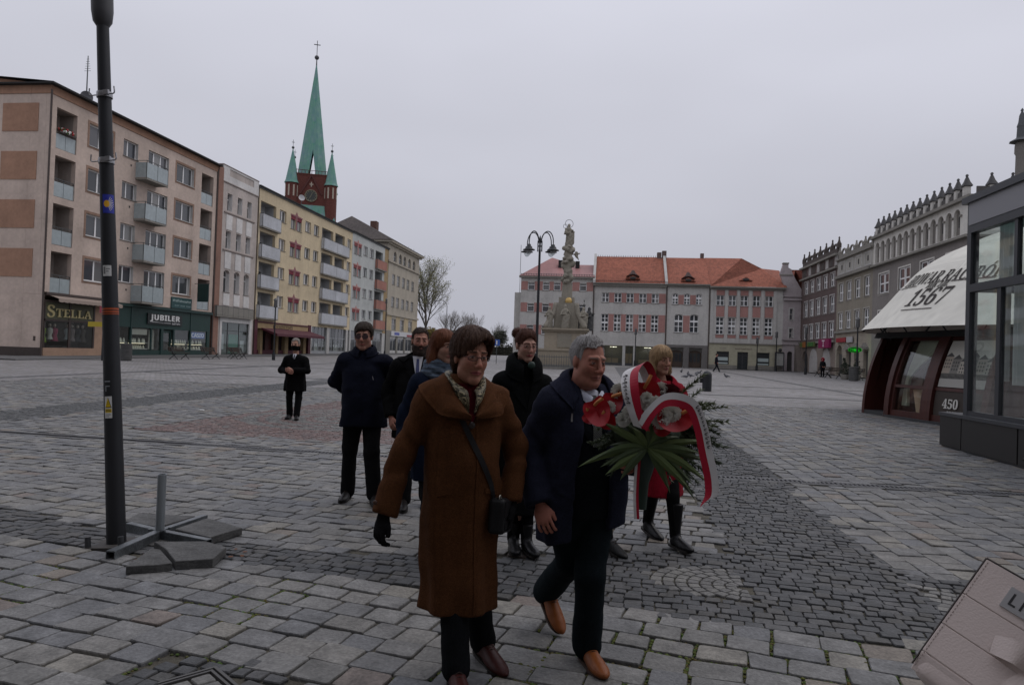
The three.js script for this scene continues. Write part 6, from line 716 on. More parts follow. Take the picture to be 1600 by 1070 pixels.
// ---------- leaning pole with clamps and stickers ----------
{
  const A = V(-3.545, 0, -4.92), top = V(-3.87, 4.35, -4.92), P = thing('steel_pole', 'leaning dark grey steel pole with stickers and metal clamps', 'pole', A.x, 0, A.z); P.rotation.z = Math.atan2(A.x - top.x, 4.35); const pm = mat(lin(.035, .037, .042), .55, { metalness: .35, map: T.plaster }), st = mat(lin(.35, .35, .36), .35, { metalness: .8 });
  new MB().lathe([[.067, 0], [.059, 1.2], [.042, 4.0]], 24).build('shaft', pm, P); new MB().lathe([[.042, 3.88], [.066, 3.92], [.076, 4.0], [.079, 4.6], [0, 4.62]], 24).build('lamp_head', mat(lin(.045, .045, .05), .5), P); new MB().box(-.16, .16, -.01, .015, -.16, .16).build('base_plate', mat(lin(.06, .055, .05), .7, { metalness: .4 }), P); for (const [x, z] of [[-.13, .13], [.13, .13], [-.13, -.13]]) new MB().cyl(x, .015, .09, z, .022, .02, 10).build('anchor_bolt', M.darkframe, P);
  for (const y of [2.86, 3.36]) { const c = new MB(); c.lathe([[.049, -.02], [.055, -.02], [.055, .02], [.049, .02]], 24, 0, y, 0); for (const s of [-1, 1]) c.tube([V(s * .055, y, .02), V(s * .1, y, .03), V(s * .1, y + .05, .03)], .005, 8); c.box(.03, .07, y - .015, y + .02, .04, .06); c.build('hose_clamp', st, P); }
  const stick = (y0, y1, a0, a1, draw, w = 128, h = 160) => { const g = new THREE.CylinderGeometry(.0676 - .0062 * y1, .0676 - .0062 * y0, y1 - y0, 20, 1, true, a0, a1 - a0); g.translate(0, (y0 + y1) / 2, 0); mesh('sticker', g, new THREE.MeshStandardMaterial({ map: canvasTex(w, h, draw), roughness: .5, side: THREE.DoubleSide }), P); };
  stick(2.46, 2.6, .0, 1.6, (c, w, h) => { c.fillStyle = '#23309a'; c.fillRect(0, 0, w, h); c.strokeStyle = '#d9d4c0'; c.fillStyle = '#e0a92a'; c.lineWidth = 5; for (let i = 0; i < 9; i++) { const a = -1.1 + i * .28; c.beginPath(); c.moveTo(50, 80); c.lineTo(50 + 70 * Math.cos(a), 80 + 66 * Math.sin(a)); c.stroke(); } c.beginPath(); c.arc(42, 80, 30, 0, 7); c.fill(); }, 128, 160);
  stick(1.99, 2.07, -.2, .9, (c, w, h) => { c.fillStyle = '#c9c9c6'; c.fillRect(0, 0, w, h); c.fillStyle = '#777'; c.fillRect(12, 12, 30, 60); c.fillRect(50, 26, 60, 8); c.fillRect(50, 46, 40, 8); }, 128, 90);
  stick(1.7, 1.76, -Math.PI, Math.PI, (c, w, h) => { c.fillStyle = '#3a1c10'; c.fillRect(0, 0, w, h); c.fillStyle = '#a8481c'; c.fillRect(0, 4, w, 8); c.fillRect(0, 17, w, 7); c.fillRect(0, 28, w, 4); }, 64, 36);
  stick(.94, 1.1, -.35, .55, (c, w, h) => { c.fillStyle = '#cfcfcb'; c.fillRect(0, 0, w, h); c.fillStyle = '#d6b400'; c.beginPath(); c.moveTo(64, 12); c.lineTo(116, 96); c.lineTo(12, 96); c.fill(); c.strokeStyle = '#111'; c.lineWidth = 7; c.stroke(); c.fillStyle = '#111'; c.fillRect(60, 42, 10, 34); c.fillStyle = '#d6b400'; c.fillRect(8, 108, 112, 34); c.fillStyle = '#333'; c.fillRect(18, 114, 92, 6); c.fillRect(18, 126, 92, 6); c.fillStyle = '#888'; c.fillRect(18, 156, 90, 6); c.fillRect(18, 172, 60, 6); }, 128, 190);
  stick(1.13, 1.22, -.35, .45, (c, w, h) => { c.fillStyle = '#1d2022'; c.fillRect(0, 0, w, h); c.fillStyle = '#8a8f92'; c.fillRect(8, 8, 112, 12); c.fillRect(24, 60, 90, 10); c.fillRect(24, 70, 20, 50); }, 128, 130);
}
{ // galvanised cross stand weighted with slabs
  const C0 = V(-3.36, 0, -5.16), S = thing('cross_stand', 'galvanised steel cross stand with an upright tube beside the pole', 'stand', C0.x, 0, C0.z), gal = mat(lin(.33, .36, .38), .42, { metalness: .75, map: T.stone }); const arm = (p, w = .05) => { const d = V(p[0] - C0.x, 0, p[1] - C0.z); const m = new MB(); m.beam(V(0, .06, 0), d.clone().setY(.06), w, .008); const n = V(-d.z, 0, d.x).normalize(); for (const s of [-1, 1]) m.beam(n.clone().multiplyScalar(s * w / 2).setY(.03), d.clone().addScaledVector(n, s * w / 2).setY(.03), .006, .062); m.build('leg', gal, S); };
  arm([-3.33, -4.56], .06); arm([-2.86, -5.0]); arm([-3.72, -5.3]); arm([-3.31, -5.7]); new MB().add(new THREE.CylinderGeometry(.032, .032, .44, 20, 1, true)).add(new THREE.CylinderGeometry(.027, .027, .44, 20, 1, true)).add(new THREE.RingGeometry(.027, .032, 20).rotateX(-Math.PI / 2).translate(0, .22, 0)).tf(g => g.translate(0, .27, 0)).build('tube', mat(lin(.33, .36, .38), .4, { metalness: .75, side: THREE.DoubleSide }), S); for (const [x, z] of [[.06, .04], [-.06, .04], [.05, -.05], [-.05, -.05]]) new MB().cyl(x, .06, .075, z, .013, .013, 6).build('bolt', gal, S);
  const slabM = mat(lin(.15, .15, .147), .92, { map: T.stone, bumpMap: T.stoneB, bumpScale: .003 }); const slab = (pts, h, lab, y = .004, tilt = 0) => { const s = polyShape(pts.map(p => [p[0], -p[1]])); const g = new THREE.ExtrudeGeometry(s, { depth: h, bevelEnabled: true, bevelSize: .004, bevelThickness: .004, bevelSegments: 1 }); g.rotateX(-Math.PI / 2); const c = pts.reduce((a, p) => [a[0] + p[0] / pts.length, a[1] + p[1] / pts.length], [0, 0]); g.translate(-c[0], 0, -c[1]); const o = mesh('paving_slab', boxUV(g), slabM); o.position.set(c[0], y, c[1]); o.rotation.z = tilt; tag(o, lab, 'slab'); };
  slab([[-3.28, -5.24], [-2.9, -5.08], [-2.82, -5.4], [-3.24, -5.62]], .05, 'square concrete slab lying between two legs of the steel stand'); slab([[-3.44, -5.26], [-3.38, -5.66], [-3.86, -5.62], [-3.8, -5.36]], .05, 'concrete slab behind the pole on the steel stand');
  slab([[-3.2, -4.86], [-2.86, -4.95], [-2.64, -4.84], [-2.58, -4.56], [-2.78, -4.46], [-3.02, -4.72]], .055, 'larger half of a broken concrete slab before the stand', .004, .01); slab([[-3.12, -4.7], [-3.05, -4.69], [-2.8, -4.44], [-2.86, -4.38], [-3.02, -4.3]], .05, 'smaller broken corner of concrete slab before the stand', .004, -.01);
  const lf = new MB(); for (let i = 0; i < 26; i++) { const x = rr(-3.2, -2.5), z = rr(-4.75, -4.5) - (x > -2.7 ? .25 : 0); lf.add(new THREE.CircleGeometry(rr(.012, .025), 5).rotateX(-Math.PI / 2 + rr(-.5, .5)).rotateY(R() * 6).translate(x, .012, z)); } const lo = lf.build('dead_leaves', mat(lin(.12, .05, .025), .9, { side: THREE.DoubleSide })); lo.userData = { kind: 'stuff', label: 'scattered dry brown leaves beside the broken slab', category: 'leaves' };
}
// ---------- street furniture ----------
{
  const wd = mat(lin(.07, .045, .03), .7, { map: T.wood }), bench = (x, z, ry, lab, grp) => { const b = thing('park_bench', lab, 'bench', x, gy(z), z, ry, grp); for (let i = 0; i < 4; i++) new MB().box(-.95, .95, .43, .46, -.2 + i * .11, -.11 + i * .11).build('seat_slat', wd, b); for (let i = 0; i < 3; i++) new MB().box(-.95, .95, .55 + i * .12, .64 + i * .12, -.27 - i * .03, -.24 - i * .03).build('backrest_slat', wd, b); for (const s of [-.7, .7]) new MB().tube([V(s, 0, .3), V(s, .2, .1), V(s, .43, -.05), V(s, .9, -.33)], .025, 14).tube([V(s, 0, -.35), V(s, .2, -.12), V(s, .43, .15)], .025, 12).build('leg', iron, b); };
  for (const [x, z, w] of [[-30.2, -47.9, 'in front of the green jeweller door'], [-29.6, -51, 'in front of the far jeweller window'], [-28.8, -53.7, 'in front of the narrow tenement shop'], [-30.9, -57, 'next to the lamp before the maroon awning']]) bench(x, z, Math.PI / 2, 'slatted park bench with iron legs ' + w, 'benches along the left shops'); for (const [x, z, w] of [[18.9, -65.5, 'behind the red hooded person'], [18.6, -61.5, 'before the round potted shrub'], [19.7, -60.2, 'beside the conical potted shrub']]) bench(x, z, -1.2, 'slatted park bench ' + w, 'benches near the beige tenement');
  const bin = (x, z, lab) => { const b = thing('litter_bin', lab, 'bin', x, gy(z), z); new MB().lathe([[.3, 0], [.34, .05], [.34, 1.0], [.37, 1.03], [.3, 1.05], [.28, .95]], 16).build('body', mat(lin(.13, .13, .125), .8, { map: T.stone }), b); new MB().lathe([[.28, .98], [0, .96]], 12).build('liner', M.inside, b); }; bin(-30.0, -41.8, 'grey round litter bin before the green jeweller front'); bin(18.5, -56.4, 'grey round litter bin beside the benches and planters');
  const sg = thing('direction_sign', 'yellow arrow sign on a dark post before the clothes shop', 'sign', -30.4, gy(-40), -40.2); new MB().cyl(0, 0, 3.2, 0, .09, .07).build('post', iron, sg); new MB().box(-1.0, .3, 2.05, 2.35, .08, .1).build('sign_plate', mat(lin(.4, .3, .02), .6), sg); new MB().cyl(0, 2.9, 3.3, .12, .2, .2, 14).build('sign_disc', mat(lin(.3, .04, .06), .6), sg);
  for (const [x, z, c] of [[19.4, -58.5, 0], [18.7, -59, 1], [20.2, -64, 0]]) { const p = thing('potted_shrub', c ? 'round dark potted shrub by the benches' : z > -60 ? 'dark conical potted shrub near the litter bin' : 'dark conical potted shrub before the beige tenement', 'shrub', x, gy(z), z, 0, c ? undefined : 'conical potted shrubs'); new MB().lathe([[.25, 0], [.32, .4], [.28, .4], [0, .36]], 12).build('pot', M.concrete, p); const q = []; for (let i = 0; i < 380; i++) { const t = R(), y = .4 + t * (c ? .9 : 1.3), r = (c ? Math.sin(Math.PI * (.15 + t * .8)) * .45 : .38 * (1 - t * .85)) * Math.sqrt(R()), a = R() * 7, o = [Math.cos(a) * r, y, Math.sin(a) * r]; q.push([o, o.map(v => v + rr(-.1, .1)), o.map(v => v + rr(-.1, .1))]); } const m = mat(lin(.02, .03, .017), .9, { side: THREE.DoubleSide }); new MB().poly(q).build('foliage', m, p); }
  const bo = thing('bollard', 'black domed metal bollard with a side box on the square', 'bollard', 4.45, gy(-32), -32); new MB().lathe([[.2, 0], [.2, .68], [.19, .74], [.15, .82], [.08, .87], [0, .885]], 20).build('body', iron, bo); new MB().box(-.3, -.19, .35, .55, -.06, .06).build('side_box', iron, bo);
  [[6.1, -53.8], [7.4, -58], [6.6, -52.9], [5.8, -49.5], [8.4, -51], [6.3, -60.3], [5.2, -47]].forEach(([x, z], i) => { const p = thing('pigeon', 'grey pigeon pecking on the paving near the bollard', 'pigeon', x, gy(z), z, i * 1.3, 'pigeons on the square'); const g = nets(solid([[[0, .13, 0], [.07, .065, .13]], [[0, .17, .1], [0, .24, .15], .045, .03], [[0, .25, .16], [.032, .032, .036]], [[0, .12, -.1], [0, .1, -.24], .04, .02], [[0, .24, .18], [0, .235, .22], .012, .006], [[.02, .1, .02], [.025, 0, .03], .012, .008], [[-.02, .1, .02], [-.025, 0, .03], .012, .008]], .03), [-.12, -.02, -.3], [.12, .32, .26], .014); mesh('body', boxUV(g), mat(lin(.1, .1, .11), .8), p).scale.setScalar(1.25); });
  const li = thing('paper_scrap', 'crumpled white paper scrap lying on the square', 'litter', -8.6, gy(-14.5), -14.5); const pg = nets((x, y, z) => Math.hypot(x * .8, (y - .02) * 3, z) - .055 + .04 * (vn3(x * 30, y * 30, z * 30) - .5), [-.2, -.02, -.2], [.2, .1, .2], .015); mesh('body', boxUV(pg), mat(lin(.6, .6, .6), .9), li);
}
// ---------- people ----------
const skinM = phys(0xffffff, .6, { vertexColors: true, specularIntensity: .5 });
const hairM = c => phys(lin(...c), .62, { vertexColors: true, specularIntensity: .35 });
function paint(g, fn) { const p = g.attributes.position, c = new Float32Array(p.count * 3); for (let i = 0; i < p.count; i++) { const k = fn(p.getX(i), p.getY(i), p.getZ(i)); c[i * 3] = k[0]; c[i * 3 + 1] = k[1]; c[i * 3 + 2] = k[2]; } g.setAttribute('color', new THREE.BufferAttribute(c, 3)); return g; }
const mix3 = (a, b, t) => [lerp(a[0], b[0], t), lerp(a[1], b[1], t), lerp(a[2], b[2], t)];
function headField(o) {
  const jw = o.jaw ?? 1, ns = o.nose ?? 1;
  return (x, y, z) => {
    const ax = Math.abs(x);
    let d = ell(ax, y, z, [0, .032, -.016], [.074, .087, .094]);
    d = smin(d, ell(ax, y, z, [0, -.028, .02], [.059 * jw, .082, .068]), .03);
    d = smin(d, cap(ax, y, z, [.04 * jw, -.066, .01], [.004, -.097, .052], .027 * jw, .021), .025);
    d = smin(d, ell(ax, y, z, [0, -.098, .064], [.024, .018, .018]), .018);
    if (o.jowl) d = smin(d, ell(ax, y, z, [.02, -.092, .026], [.032, .026, .036]), .035);
    d = smin(d, ell(ax, y, z, [.036, -.022, .05], [.022 * jw, .024, .024]), .03);
    d = smin(d, cap(ax, y, z, [.012, .03, .086], [.045, .026, .07], .010, .009), .012);
    d = smax(d, -ell(ax, y, z, [.031, .008, .1], [.02, .0125, .018]), .012);
    d = smin(d, ell(ax, y, z, [.031, .0055, .0745], [.0155, .0105, .0125]), .004);
    let n = cap(ax, y, z, [0, .02, .087], [0, -.026, .110], .0085, .0115 * ns); n = smin(n, ell(ax, y, z, [0, -.031, .111], [.0145 * ns, .0125 * ns, .0135]), .008); n = smin(n, ell(ax, y, z, [.0125 * ns, -.035, .1], [.009, .008, .011]), .006); d = smin(d, n, .010);
    d = smin(d, cap(ax, y, z, [0, -.0585, .0885], [.028, -.0625, .074], .005, .003), .006); d = smin(d, cap(ax, y, z, [0, -.0695, .087], [.024, -.0675, .076], .0058, .003), .006);
    d = smax(d, -cap(ax, y, z, [0, -.064, .097], [.031, -.0665, .079], .003, .002), .003);
    d = smin(d, ell(ax, y, z, [.077, -.002, -.008], [.010, .031, .019]), .008);
    d = smin(d, cap(x, y, z, [0, -.07, -.02], [0, -.2, -.045], .05 + (o.neck ?? 0), .056 + (o.neck ?? 0)), .03);
    if (o.age) { d = smax(d, -cap(ax, y, z, [.017, -.036, .1], [.034, -.064, .082], .0035, .003), .007); d = smax(d, -cap(ax, y, z, [.018, -.012, .088], [.046, -.008, .072], .0025, .002), .006); d = smax(d, -cap(ax, y, z, [0, -.082, .09], [.018, -.082, .083], .003, .002), .008); for (const q of [.05, .061]) d = smax(d, -cap(ax, y, z, [0, q, .094 - (q - .05) * .5], [.04, q, .08 - (q - .05) * .5], .002, .001), .004); d = smax(d, -cap(ax, y, z, [.005, .022, .099], [.006, .038, .098], .002, .001), .004); }
    return d;
  };
}
function headGeo(o, cell) {
  const g = nets(headField(o), [-.1, -.18, -.125], [.1, .13, .14], cell), s = o.skin || [.42, .22, .155], lip = o.lip || [.34, .12, .1], br = o.brow || [.05, .03, .02];
  return paint(g, (x, y, z) => {
    const ax = Math.abs(x); let c = s;
    c = mix3(c, [s[0] * 1.0, s[1] * .82, s[2] * .8], .5 * Math.exp(-(((ax - .04) / .02) ** 2 + ((y + .025) / .022) ** 2)) * (z > .03 ? 1 : 0)); c = mix3(c, [s[0], s[1] * .74, s[2] * .72], .8 * Math.exp(-((ax / .016) ** 2 + ((y + .03) / .016) ** 2)) * (z > .09 ? 1 : 0));
    if (z > .07 && Math.abs(y + .064) < .0085 * (1 - (ax / .033) ** 2) && ax < .032) c = Math.abs(y + .0645) < .0016 ? lip.map(v => v * .35) : lip;
    if (z > .06 && Math.abs(y - (.0285 - .06 * Math.abs(ax - .032))) < .0038 && ax > .012 && ax < .05) c = br;
    const ex = (ax - .031) / .0125, ey = (y - .0045) / .0036; if (z > .07 && ex * ex + ey * ey < 1) c = Math.abs(ax - .031) < .006 ? [.02, .016, .014] : [.26, .22, .2]; else if (z > .07 && ex * ex / 1.5 + ((y - .0105) / .0025) ** 2 < 1) c = [s[0] * .35, s[1] * .3, s[2] * .3];
    if (o.stubble && y < -.035 && z > .0) c = mix3(c, o.stubble, .5 * sstep(-.03, -.06, y));
    const k = .84 + .2 * vn3(x * 120, y * 120, z * 120) + .14 * vn3(x * 45 + 3, y * 45, z * 45), e = .06 * (vn3(x * 60 + 9, y * 60, z * 60) - .5); return [c[0] * k * (1 + e), c[1] * k * (1 - e), c[2] * k];
  });
}
function hairField(st) {
  const H = headField({});
  return (x, y, z) => {
    const ax = Math.abs(x); let d;
    if (st === 'short' || st === 'receding') { d = ell(x, y, z, [0, .038, -.02], [.081, .091, .1]); const hl = (st === 'receding' ? .088 : .078) + .012 * (vn2(x * 60, 3) - .5) + .1 * x * (st === 'receding' ? 1 : .3); d = smax(d, -(y - (z > .03 ? hl - .012 * (ax / .06) - (st === 'fringe' ? .03 : 0) : lerp(-.005, -.075, clamp((.03 - z) / .1)))), .006); d = smax(d, -ell(ax, y, z, [.08, -.012, .0], [.03, .034, .026]), .005); }
    else if (st === 'fringe') { d = ell(x, y, z, [0, .042, -.02], [.088, .095, .108]); d = smax(d, -(y - (z > .035 ? .046 + .016 * Math.sin(x * 30 + 1) + .012 * (vn2(x * 80, 1) - .5) : lerp(-.02, -.08, clamp((.03 - z) / .1)))), .006); d = smax(d, -ell(ax, y, z, [.085, -.03, .01], [.03, .03, .02]), .006); }
    else if (st === 'bouffant') { d = ell(x, y, z, [.0, .047, -.022], [.1, .1, .117]); d = smin(d, ell(x, y, z, [0, -.02, -.06], [.08, .085, .06]), .03); d = smin(d, ell(x, y, z, [.02, .075, .03], [.075, .06, .075]), .02); const face = ell(x, y - .6 * (x - .01), z, [.016, -.028, .12], [.078, .108, .115]) + .012 * (vn2(x * 70, 5) - .5); d = smax(d, -face, .008); d = smax(d, -ell(ax, y, z, [.085, -.03, .002], [.03, .035, .022]), .006); d = smax(d, -(y - lerp(-.085, .004, clamp((z + .07) / .08))), .012); }
    else if (st === 'updo') { d = ell(x, y, z, [0, .04, -.022], [.082, .092, .104]); d = smin(d, ell(x, y, z, [0, .08, .01], [.062, .05, .07]), .02); d = smax(d, -ell(x, y, z, [0, -.02, .108], [.068, .1, .085]), .006); d = smax(d, -(y + .055 - (z > -.01 ? .05 : 0)), .008); d = Math.min(d, ell(x, y, z, [-.035, .085, -.1], [.05, .045, .05])); }
    else if (st === 'bob') { d = ell(x, y, z, [0, .045, -.018], [.096, .094, .112]); d = smin(d, cap(ax, y, z, [.07, .03, -.01], [.082, -.1, .0], .03, .026), .03); d = smin(d, ell(x, y, z, [0, -.04, -.06], [.085, .09, .055]), .03); d = smax(d, -(ell(x, y, z, [0, -.052, .12], [.056, .095, .11]) + .014 * (vn2(x * 55, 2) - .5)), .008); d = smax(d, -(y + .118), .008); }
    else { d = ell(x, y, z, [0, .045, -.02], [.094, .092, .11]); d = smin(d, cap(ax, y, z, [.07, .02, -.02], [.095, -.16, -.03], .032, .04), .03); d = smin(d, ell(x, y, z, [0, -.07, -.075], [.1, .13, .055]), .03); d = smax(d, -ell(x, y, z, [0, -.045, .12], [.064, .1, .11]), .008); }
    const u = Math.atan2(x, z + .03) * 9, s = vn3(u * 4.5, y * 22, 3) - .5, s2 = vn3(x * 26, y * 26, z * 26) - .5; return (d + .007 * s + .007 * s2) * .85;
  };
}
function strands(st, n, seed, len) { // fine locks lying on the hair's surface
  const f = hairField(st), q = prng(seed), P = [], N = []; const grad = p => { const e = .003, g = [f(p[0] + e, p[1], p[2]) - f(p[0] - e, p[1], p[2]), f(p[0], p[1] + e, p[2]) - f(p[0], p[1] - e, p[2]), f(p[0], p[1], p[2] + e) - f(p[0], p[1], p[2] - e)], l = Math.hypot(...g) || 1; return g.map(v => v / l); };
  for (let i = 0; i < n; i++) { const a = q() * 6.283, e = q() * 1.9 - .75; let p = [Math.cos(a) * Math.cos(e) * .16, Math.sin(e) * .16 + .03, Math.sin(a) * Math.cos(e) * .16 - .02]; for (let k = 0; k < 14; k++) { const d = f(...p), g = grad(p); p = p.map((v, j) => v - g[j] * d * .8); } if (Math.abs(f(...p)) > .004 || (p[2] > .05 && p[1] < .085 && st === 'bouffant')) continue; const back = st === 'receding' || st === 'short' || st === 'updo';
    let prev = null; const w0 = .0014 + .0014 * q(), L = len * (.5 + q()), S = 6; const tw = (q() - .5) * .8; for (let k = 0; k <= S; k++) { const g = grad(p), lift = .001 + .011 * q() * (k / S) ** 2; let t = [g[0] * g[1], g[1] * g[1] - 1, g[2] * g[1]]; if (back) { t = [t[0] * -.3 - .25 * g[2], t[1] * (p[2] > 0 ? -1 : .6), t[2] * -.3 - .8]; const dt = t[0] * g[0] + t[1] * g[1] + t[2] * g[2]; t = t.map((v, j) => v - dt * g[j]); } t[0] += tw * g[2]; t[2] -= tw * g[0]; const l = Math.hypot(...t) || 1; t = t.map(v => v / l); const b = [t[1] * g[2] - t[2] * g[1], t[2] * g[0] - t[0] * g[2], t[0] * g[1] - t[1] * g[0]], w = w0 * (1 - .8 * k / S), o = p.map((v, j) => v + g[j] * lift), A = o.map((v, j) => v + b[j] * w), B = o.map((v, j) => v - b[j] * w); if (prev) { P.push(...prev[0], ...prev[1], ...B, ...prev[0], ...B, ...A); } prev = [A, B]; p = p.map((v, j) => v + t[j] * L / S); const d = f(...p), g2 = grad(p); p = p.map((v, j) => v - g2[j] * d * .7); } }
  const g = new THREE.BufferGeometry(); g.setAttribute('position', new THREE.Float32BufferAttribute(P, 3)); g.computeVertexNormals(); return g;
}
function handGeo(side, curl, cell = .0042, r = 1) { // wrist at origin, fingers down, thumb forward (+z), palm towards -side x
  const P = [], s = -side; P.push([[0, .03, 0], [0, -.02, 0], .025 * r, .024 * r]);
  const f = solid(P, .02), fing = [[.031, .068, .0085], [.0105, .076, .009], [-.0105, .071, .0087], [-.031, .055, .0078]];
  const ch = fing.map(([z, L, rad]) => { let p = [0, -.085, z], a = curl * .5, seg = [.45, .32, .26], out = []; out.push([[0, -.03, z * .55], p, .012 * r, rad * 1.05 * r]); for (const k of seg) { const n = [p[0] + s * Math.sin(a) * L * k, p[1] - Math.cos(a) * L * k, z * (1 + .1)]; out.push([p, n, rad * r, rad * .92 * r]); p = n; a += curl * .75; } return out; });
  const th = [[[s * .004, -.025, .022], [s * .012, -.058, .046], .014 * r, .0115 * r], [[s * .012, -.058, .046], [s * .02, -.088, .05], .011 * r, .0088 * r]];
  const pal = (x, y, z) => ell(x, y, z, [0, -.052, 0], [.0165 * r, .05, .043]);
  return nets((x, y, z) => { let d = smin(f(x, y, z), pal(x, y, z), .015); for (const c of ch) { let e = 1e9; for (const q of c) e = Math.min(e, cap(x, y, z, q[0], q[1], q[2], q[3])); d = smin(d, e, .005); } let t = 1e9; for (const q of th) t = Math.min(t, cap(x, y, z, q[0], q[1], q[2], q[3])); return smin(d, t, .008); }, [-.1, -.18, -.065], [.1, .06, .075], cell);
}
function loft(P, o = {}) { // stacked ellipses [y, rx, rz, cx, cz] from low to high
  const n = P.length, y0 = P[0][0], y1 = P[n - 1][0], fold = o.fold || 0, nf = o.nf || 8, ph = o.ph || 0;
  return (x, y, z) => { const yc = clamp(y, y0, y1); let i = 1; while (i < n - 1 && yc > P[i][0]) i++; const A = P[i - 1], B = P[i], t0 = clamp((yc - A[0]) / (B[0] - A[0])), t = t0, rx = lerp(A[1], B[1], t) * .91, rz = lerp(A[2], B[2], t) * .94, cx = lerp(A[3] || 0, B[3] || 0, t), cz = lerp(A[4] || 0, B[4] || 0, t), px = (x - cx) / rx, pz = (z - cz) / rz; let d = (Math.sqrt(px * px + pz * pz) - 1) * Math.min(rx, rz); if (fold) { const w = clamp(1 - (yc - y0) / (o.foldH || .6)); d -= fold * w * Math.sin(nf * Math.atan2(px, pz) + ph + 3 * (vn2(yc * 4, ph) - .5)); } return smax(smax(d, y - y1, .02), y0 - y, .006); };
}
const join = (b, sr, sl, y0) => (x, y, z) => { const k = lerp(.018, .11, sstep(y0 - .2, y0 - .02, y)); return smin(smin(b(x, y, z), sr(x, y, z), k), sl(x, y, z), k); };
const sub = (a, b) => [a[0] - b[0], a[1] - b[1], a[2] - b[2]], nrm3 = a => { const l = Math.hypot(...a); return a.map(v => v / l); };
function sleeve(sh, el, wr, r0, r1, r2) { r0 *= .92; r1 *= .84; r2 *= .86; const d = nrm3(sub(wr, el)); return (x, y, z) => { const u = cap(x, y, z, sh, el, r0 * .86, r1), f = cap(x, y, z, el, wr, r1, r2), cut = (x - wr[0]) * d[0] + (y - wr[1]) * d[1] + (z - wr[2]) * d[2]; const e = Math.hypot(x - el[0], y - el[1], z - el[2]); return smax(smin(u, f, .03) + .010 * Math.sin(e * 80 + x * 25 + z * 20) * Math.exp(-e * e / .014), cut, .008); }; }
function wrinkle(f, a = .012, b = .005) { return (x, y, z) => { const d = f(x, y, z); return Math.abs(d) > .06 ? d : d + a * (vn3(x * 6 + 3, y * 7, z * 6 + 1) - .5) + b * (vn3(x * 19, y * 26, z * 19) - .5); }; }
function shoeGeo(L = .28, heel = 0, boot = 0, cell = .007) { const f = (x, y, z) => { let d = cap(x, y, z, [0, .036, -L * .22], [.004, .024, L * .42], .034, .03); d = smin(d, ell(x, y, z, [.003, .024, L * .36], [.043, .03, .095]), .02); d = smin(d, cap(x, y, z, [0, .05, -L * .2], [0, .085 + boot, -L * .17 + boot * .06], .036, .037 + boot * .03), .03); d = smin(d, cap(x, y, z, [0, .066, -L * .12], [0, .032, L * .25], .034, .03), .03); d = smax(d, y - .085 - boot, .01); return smax(d, -y, .004); }; return nets(f, [-.075, -.02, -.14], [.075, .13 + boot, .26], cell); }
const soleGeo = (L = .28) => { const s = new THREE.Shape(); s.moveTo(0, -.125); s.bezierCurveTo(.045, -.13, .04, -.03, .042, .05); s.bezierCurveTo(.055, .12, .03, L * .62, 0, L * .62); s.bezierCurveTo(-.03, L * .62, -.055, .12, -.042, .05); s.bezierCurveTo(-.04, -.03, -.045, -.13, 0, -.125); const g = new THREE.ExtrudeGeometry(s, { depth: .016, bevelEnabled: false, curveSegments: 8 }); g.rotateX(Math.PI / 2); g.scale(1, 1, 1); g.translate(0, .012, 0); return g; };
function front(f, x, y, z0 = .6) { let z = z0; for (let i = 0; i < 60; i++) { const d = f(x, y, z); if (d < .0008) return z; z -= Math.max(d * .7, .001); if (z < -.5) return null; } return z; }
function drape(f, A, B, off, M = 4, N = 16) { // cloth strip between two polylines [x,y], lying on the front of f
  const cv = a => { const c = new THREE.CatmullRomCurve3(a.map(p => V(p[0], p[1], 0)), false, 'catmullrom', .3); return t => c.getPoint(t); }, a = cv(A), b = cv(B), pos = [], idx = [];
  for (let i = 0; i <= N; i++) { const p = a(i / N), q = b(i / N); for (let j = 0; j <= M; j++) { const x = lerp(p.x, q.x, j / M), y = lerp(p.y, q.y, j / M), z = front(f, x, y); pos.push(x, y, (z ?? 0) + off); } }
  for (let i = 0; i < N; i++) for (let j = 0; j < M; j++) { const k = i * (M + 1) + j; idx.push(k, k + M + 1, k + 1, k + 1, k + M + 1, k + M + 2); }
  const g = new THREE.BufferGeometry(); g.setAttribute('position', new THREE.Float32BufferAttribute(pos, 3)); g.setIndex(idx); g.computeVertexNormals(); return g;
}
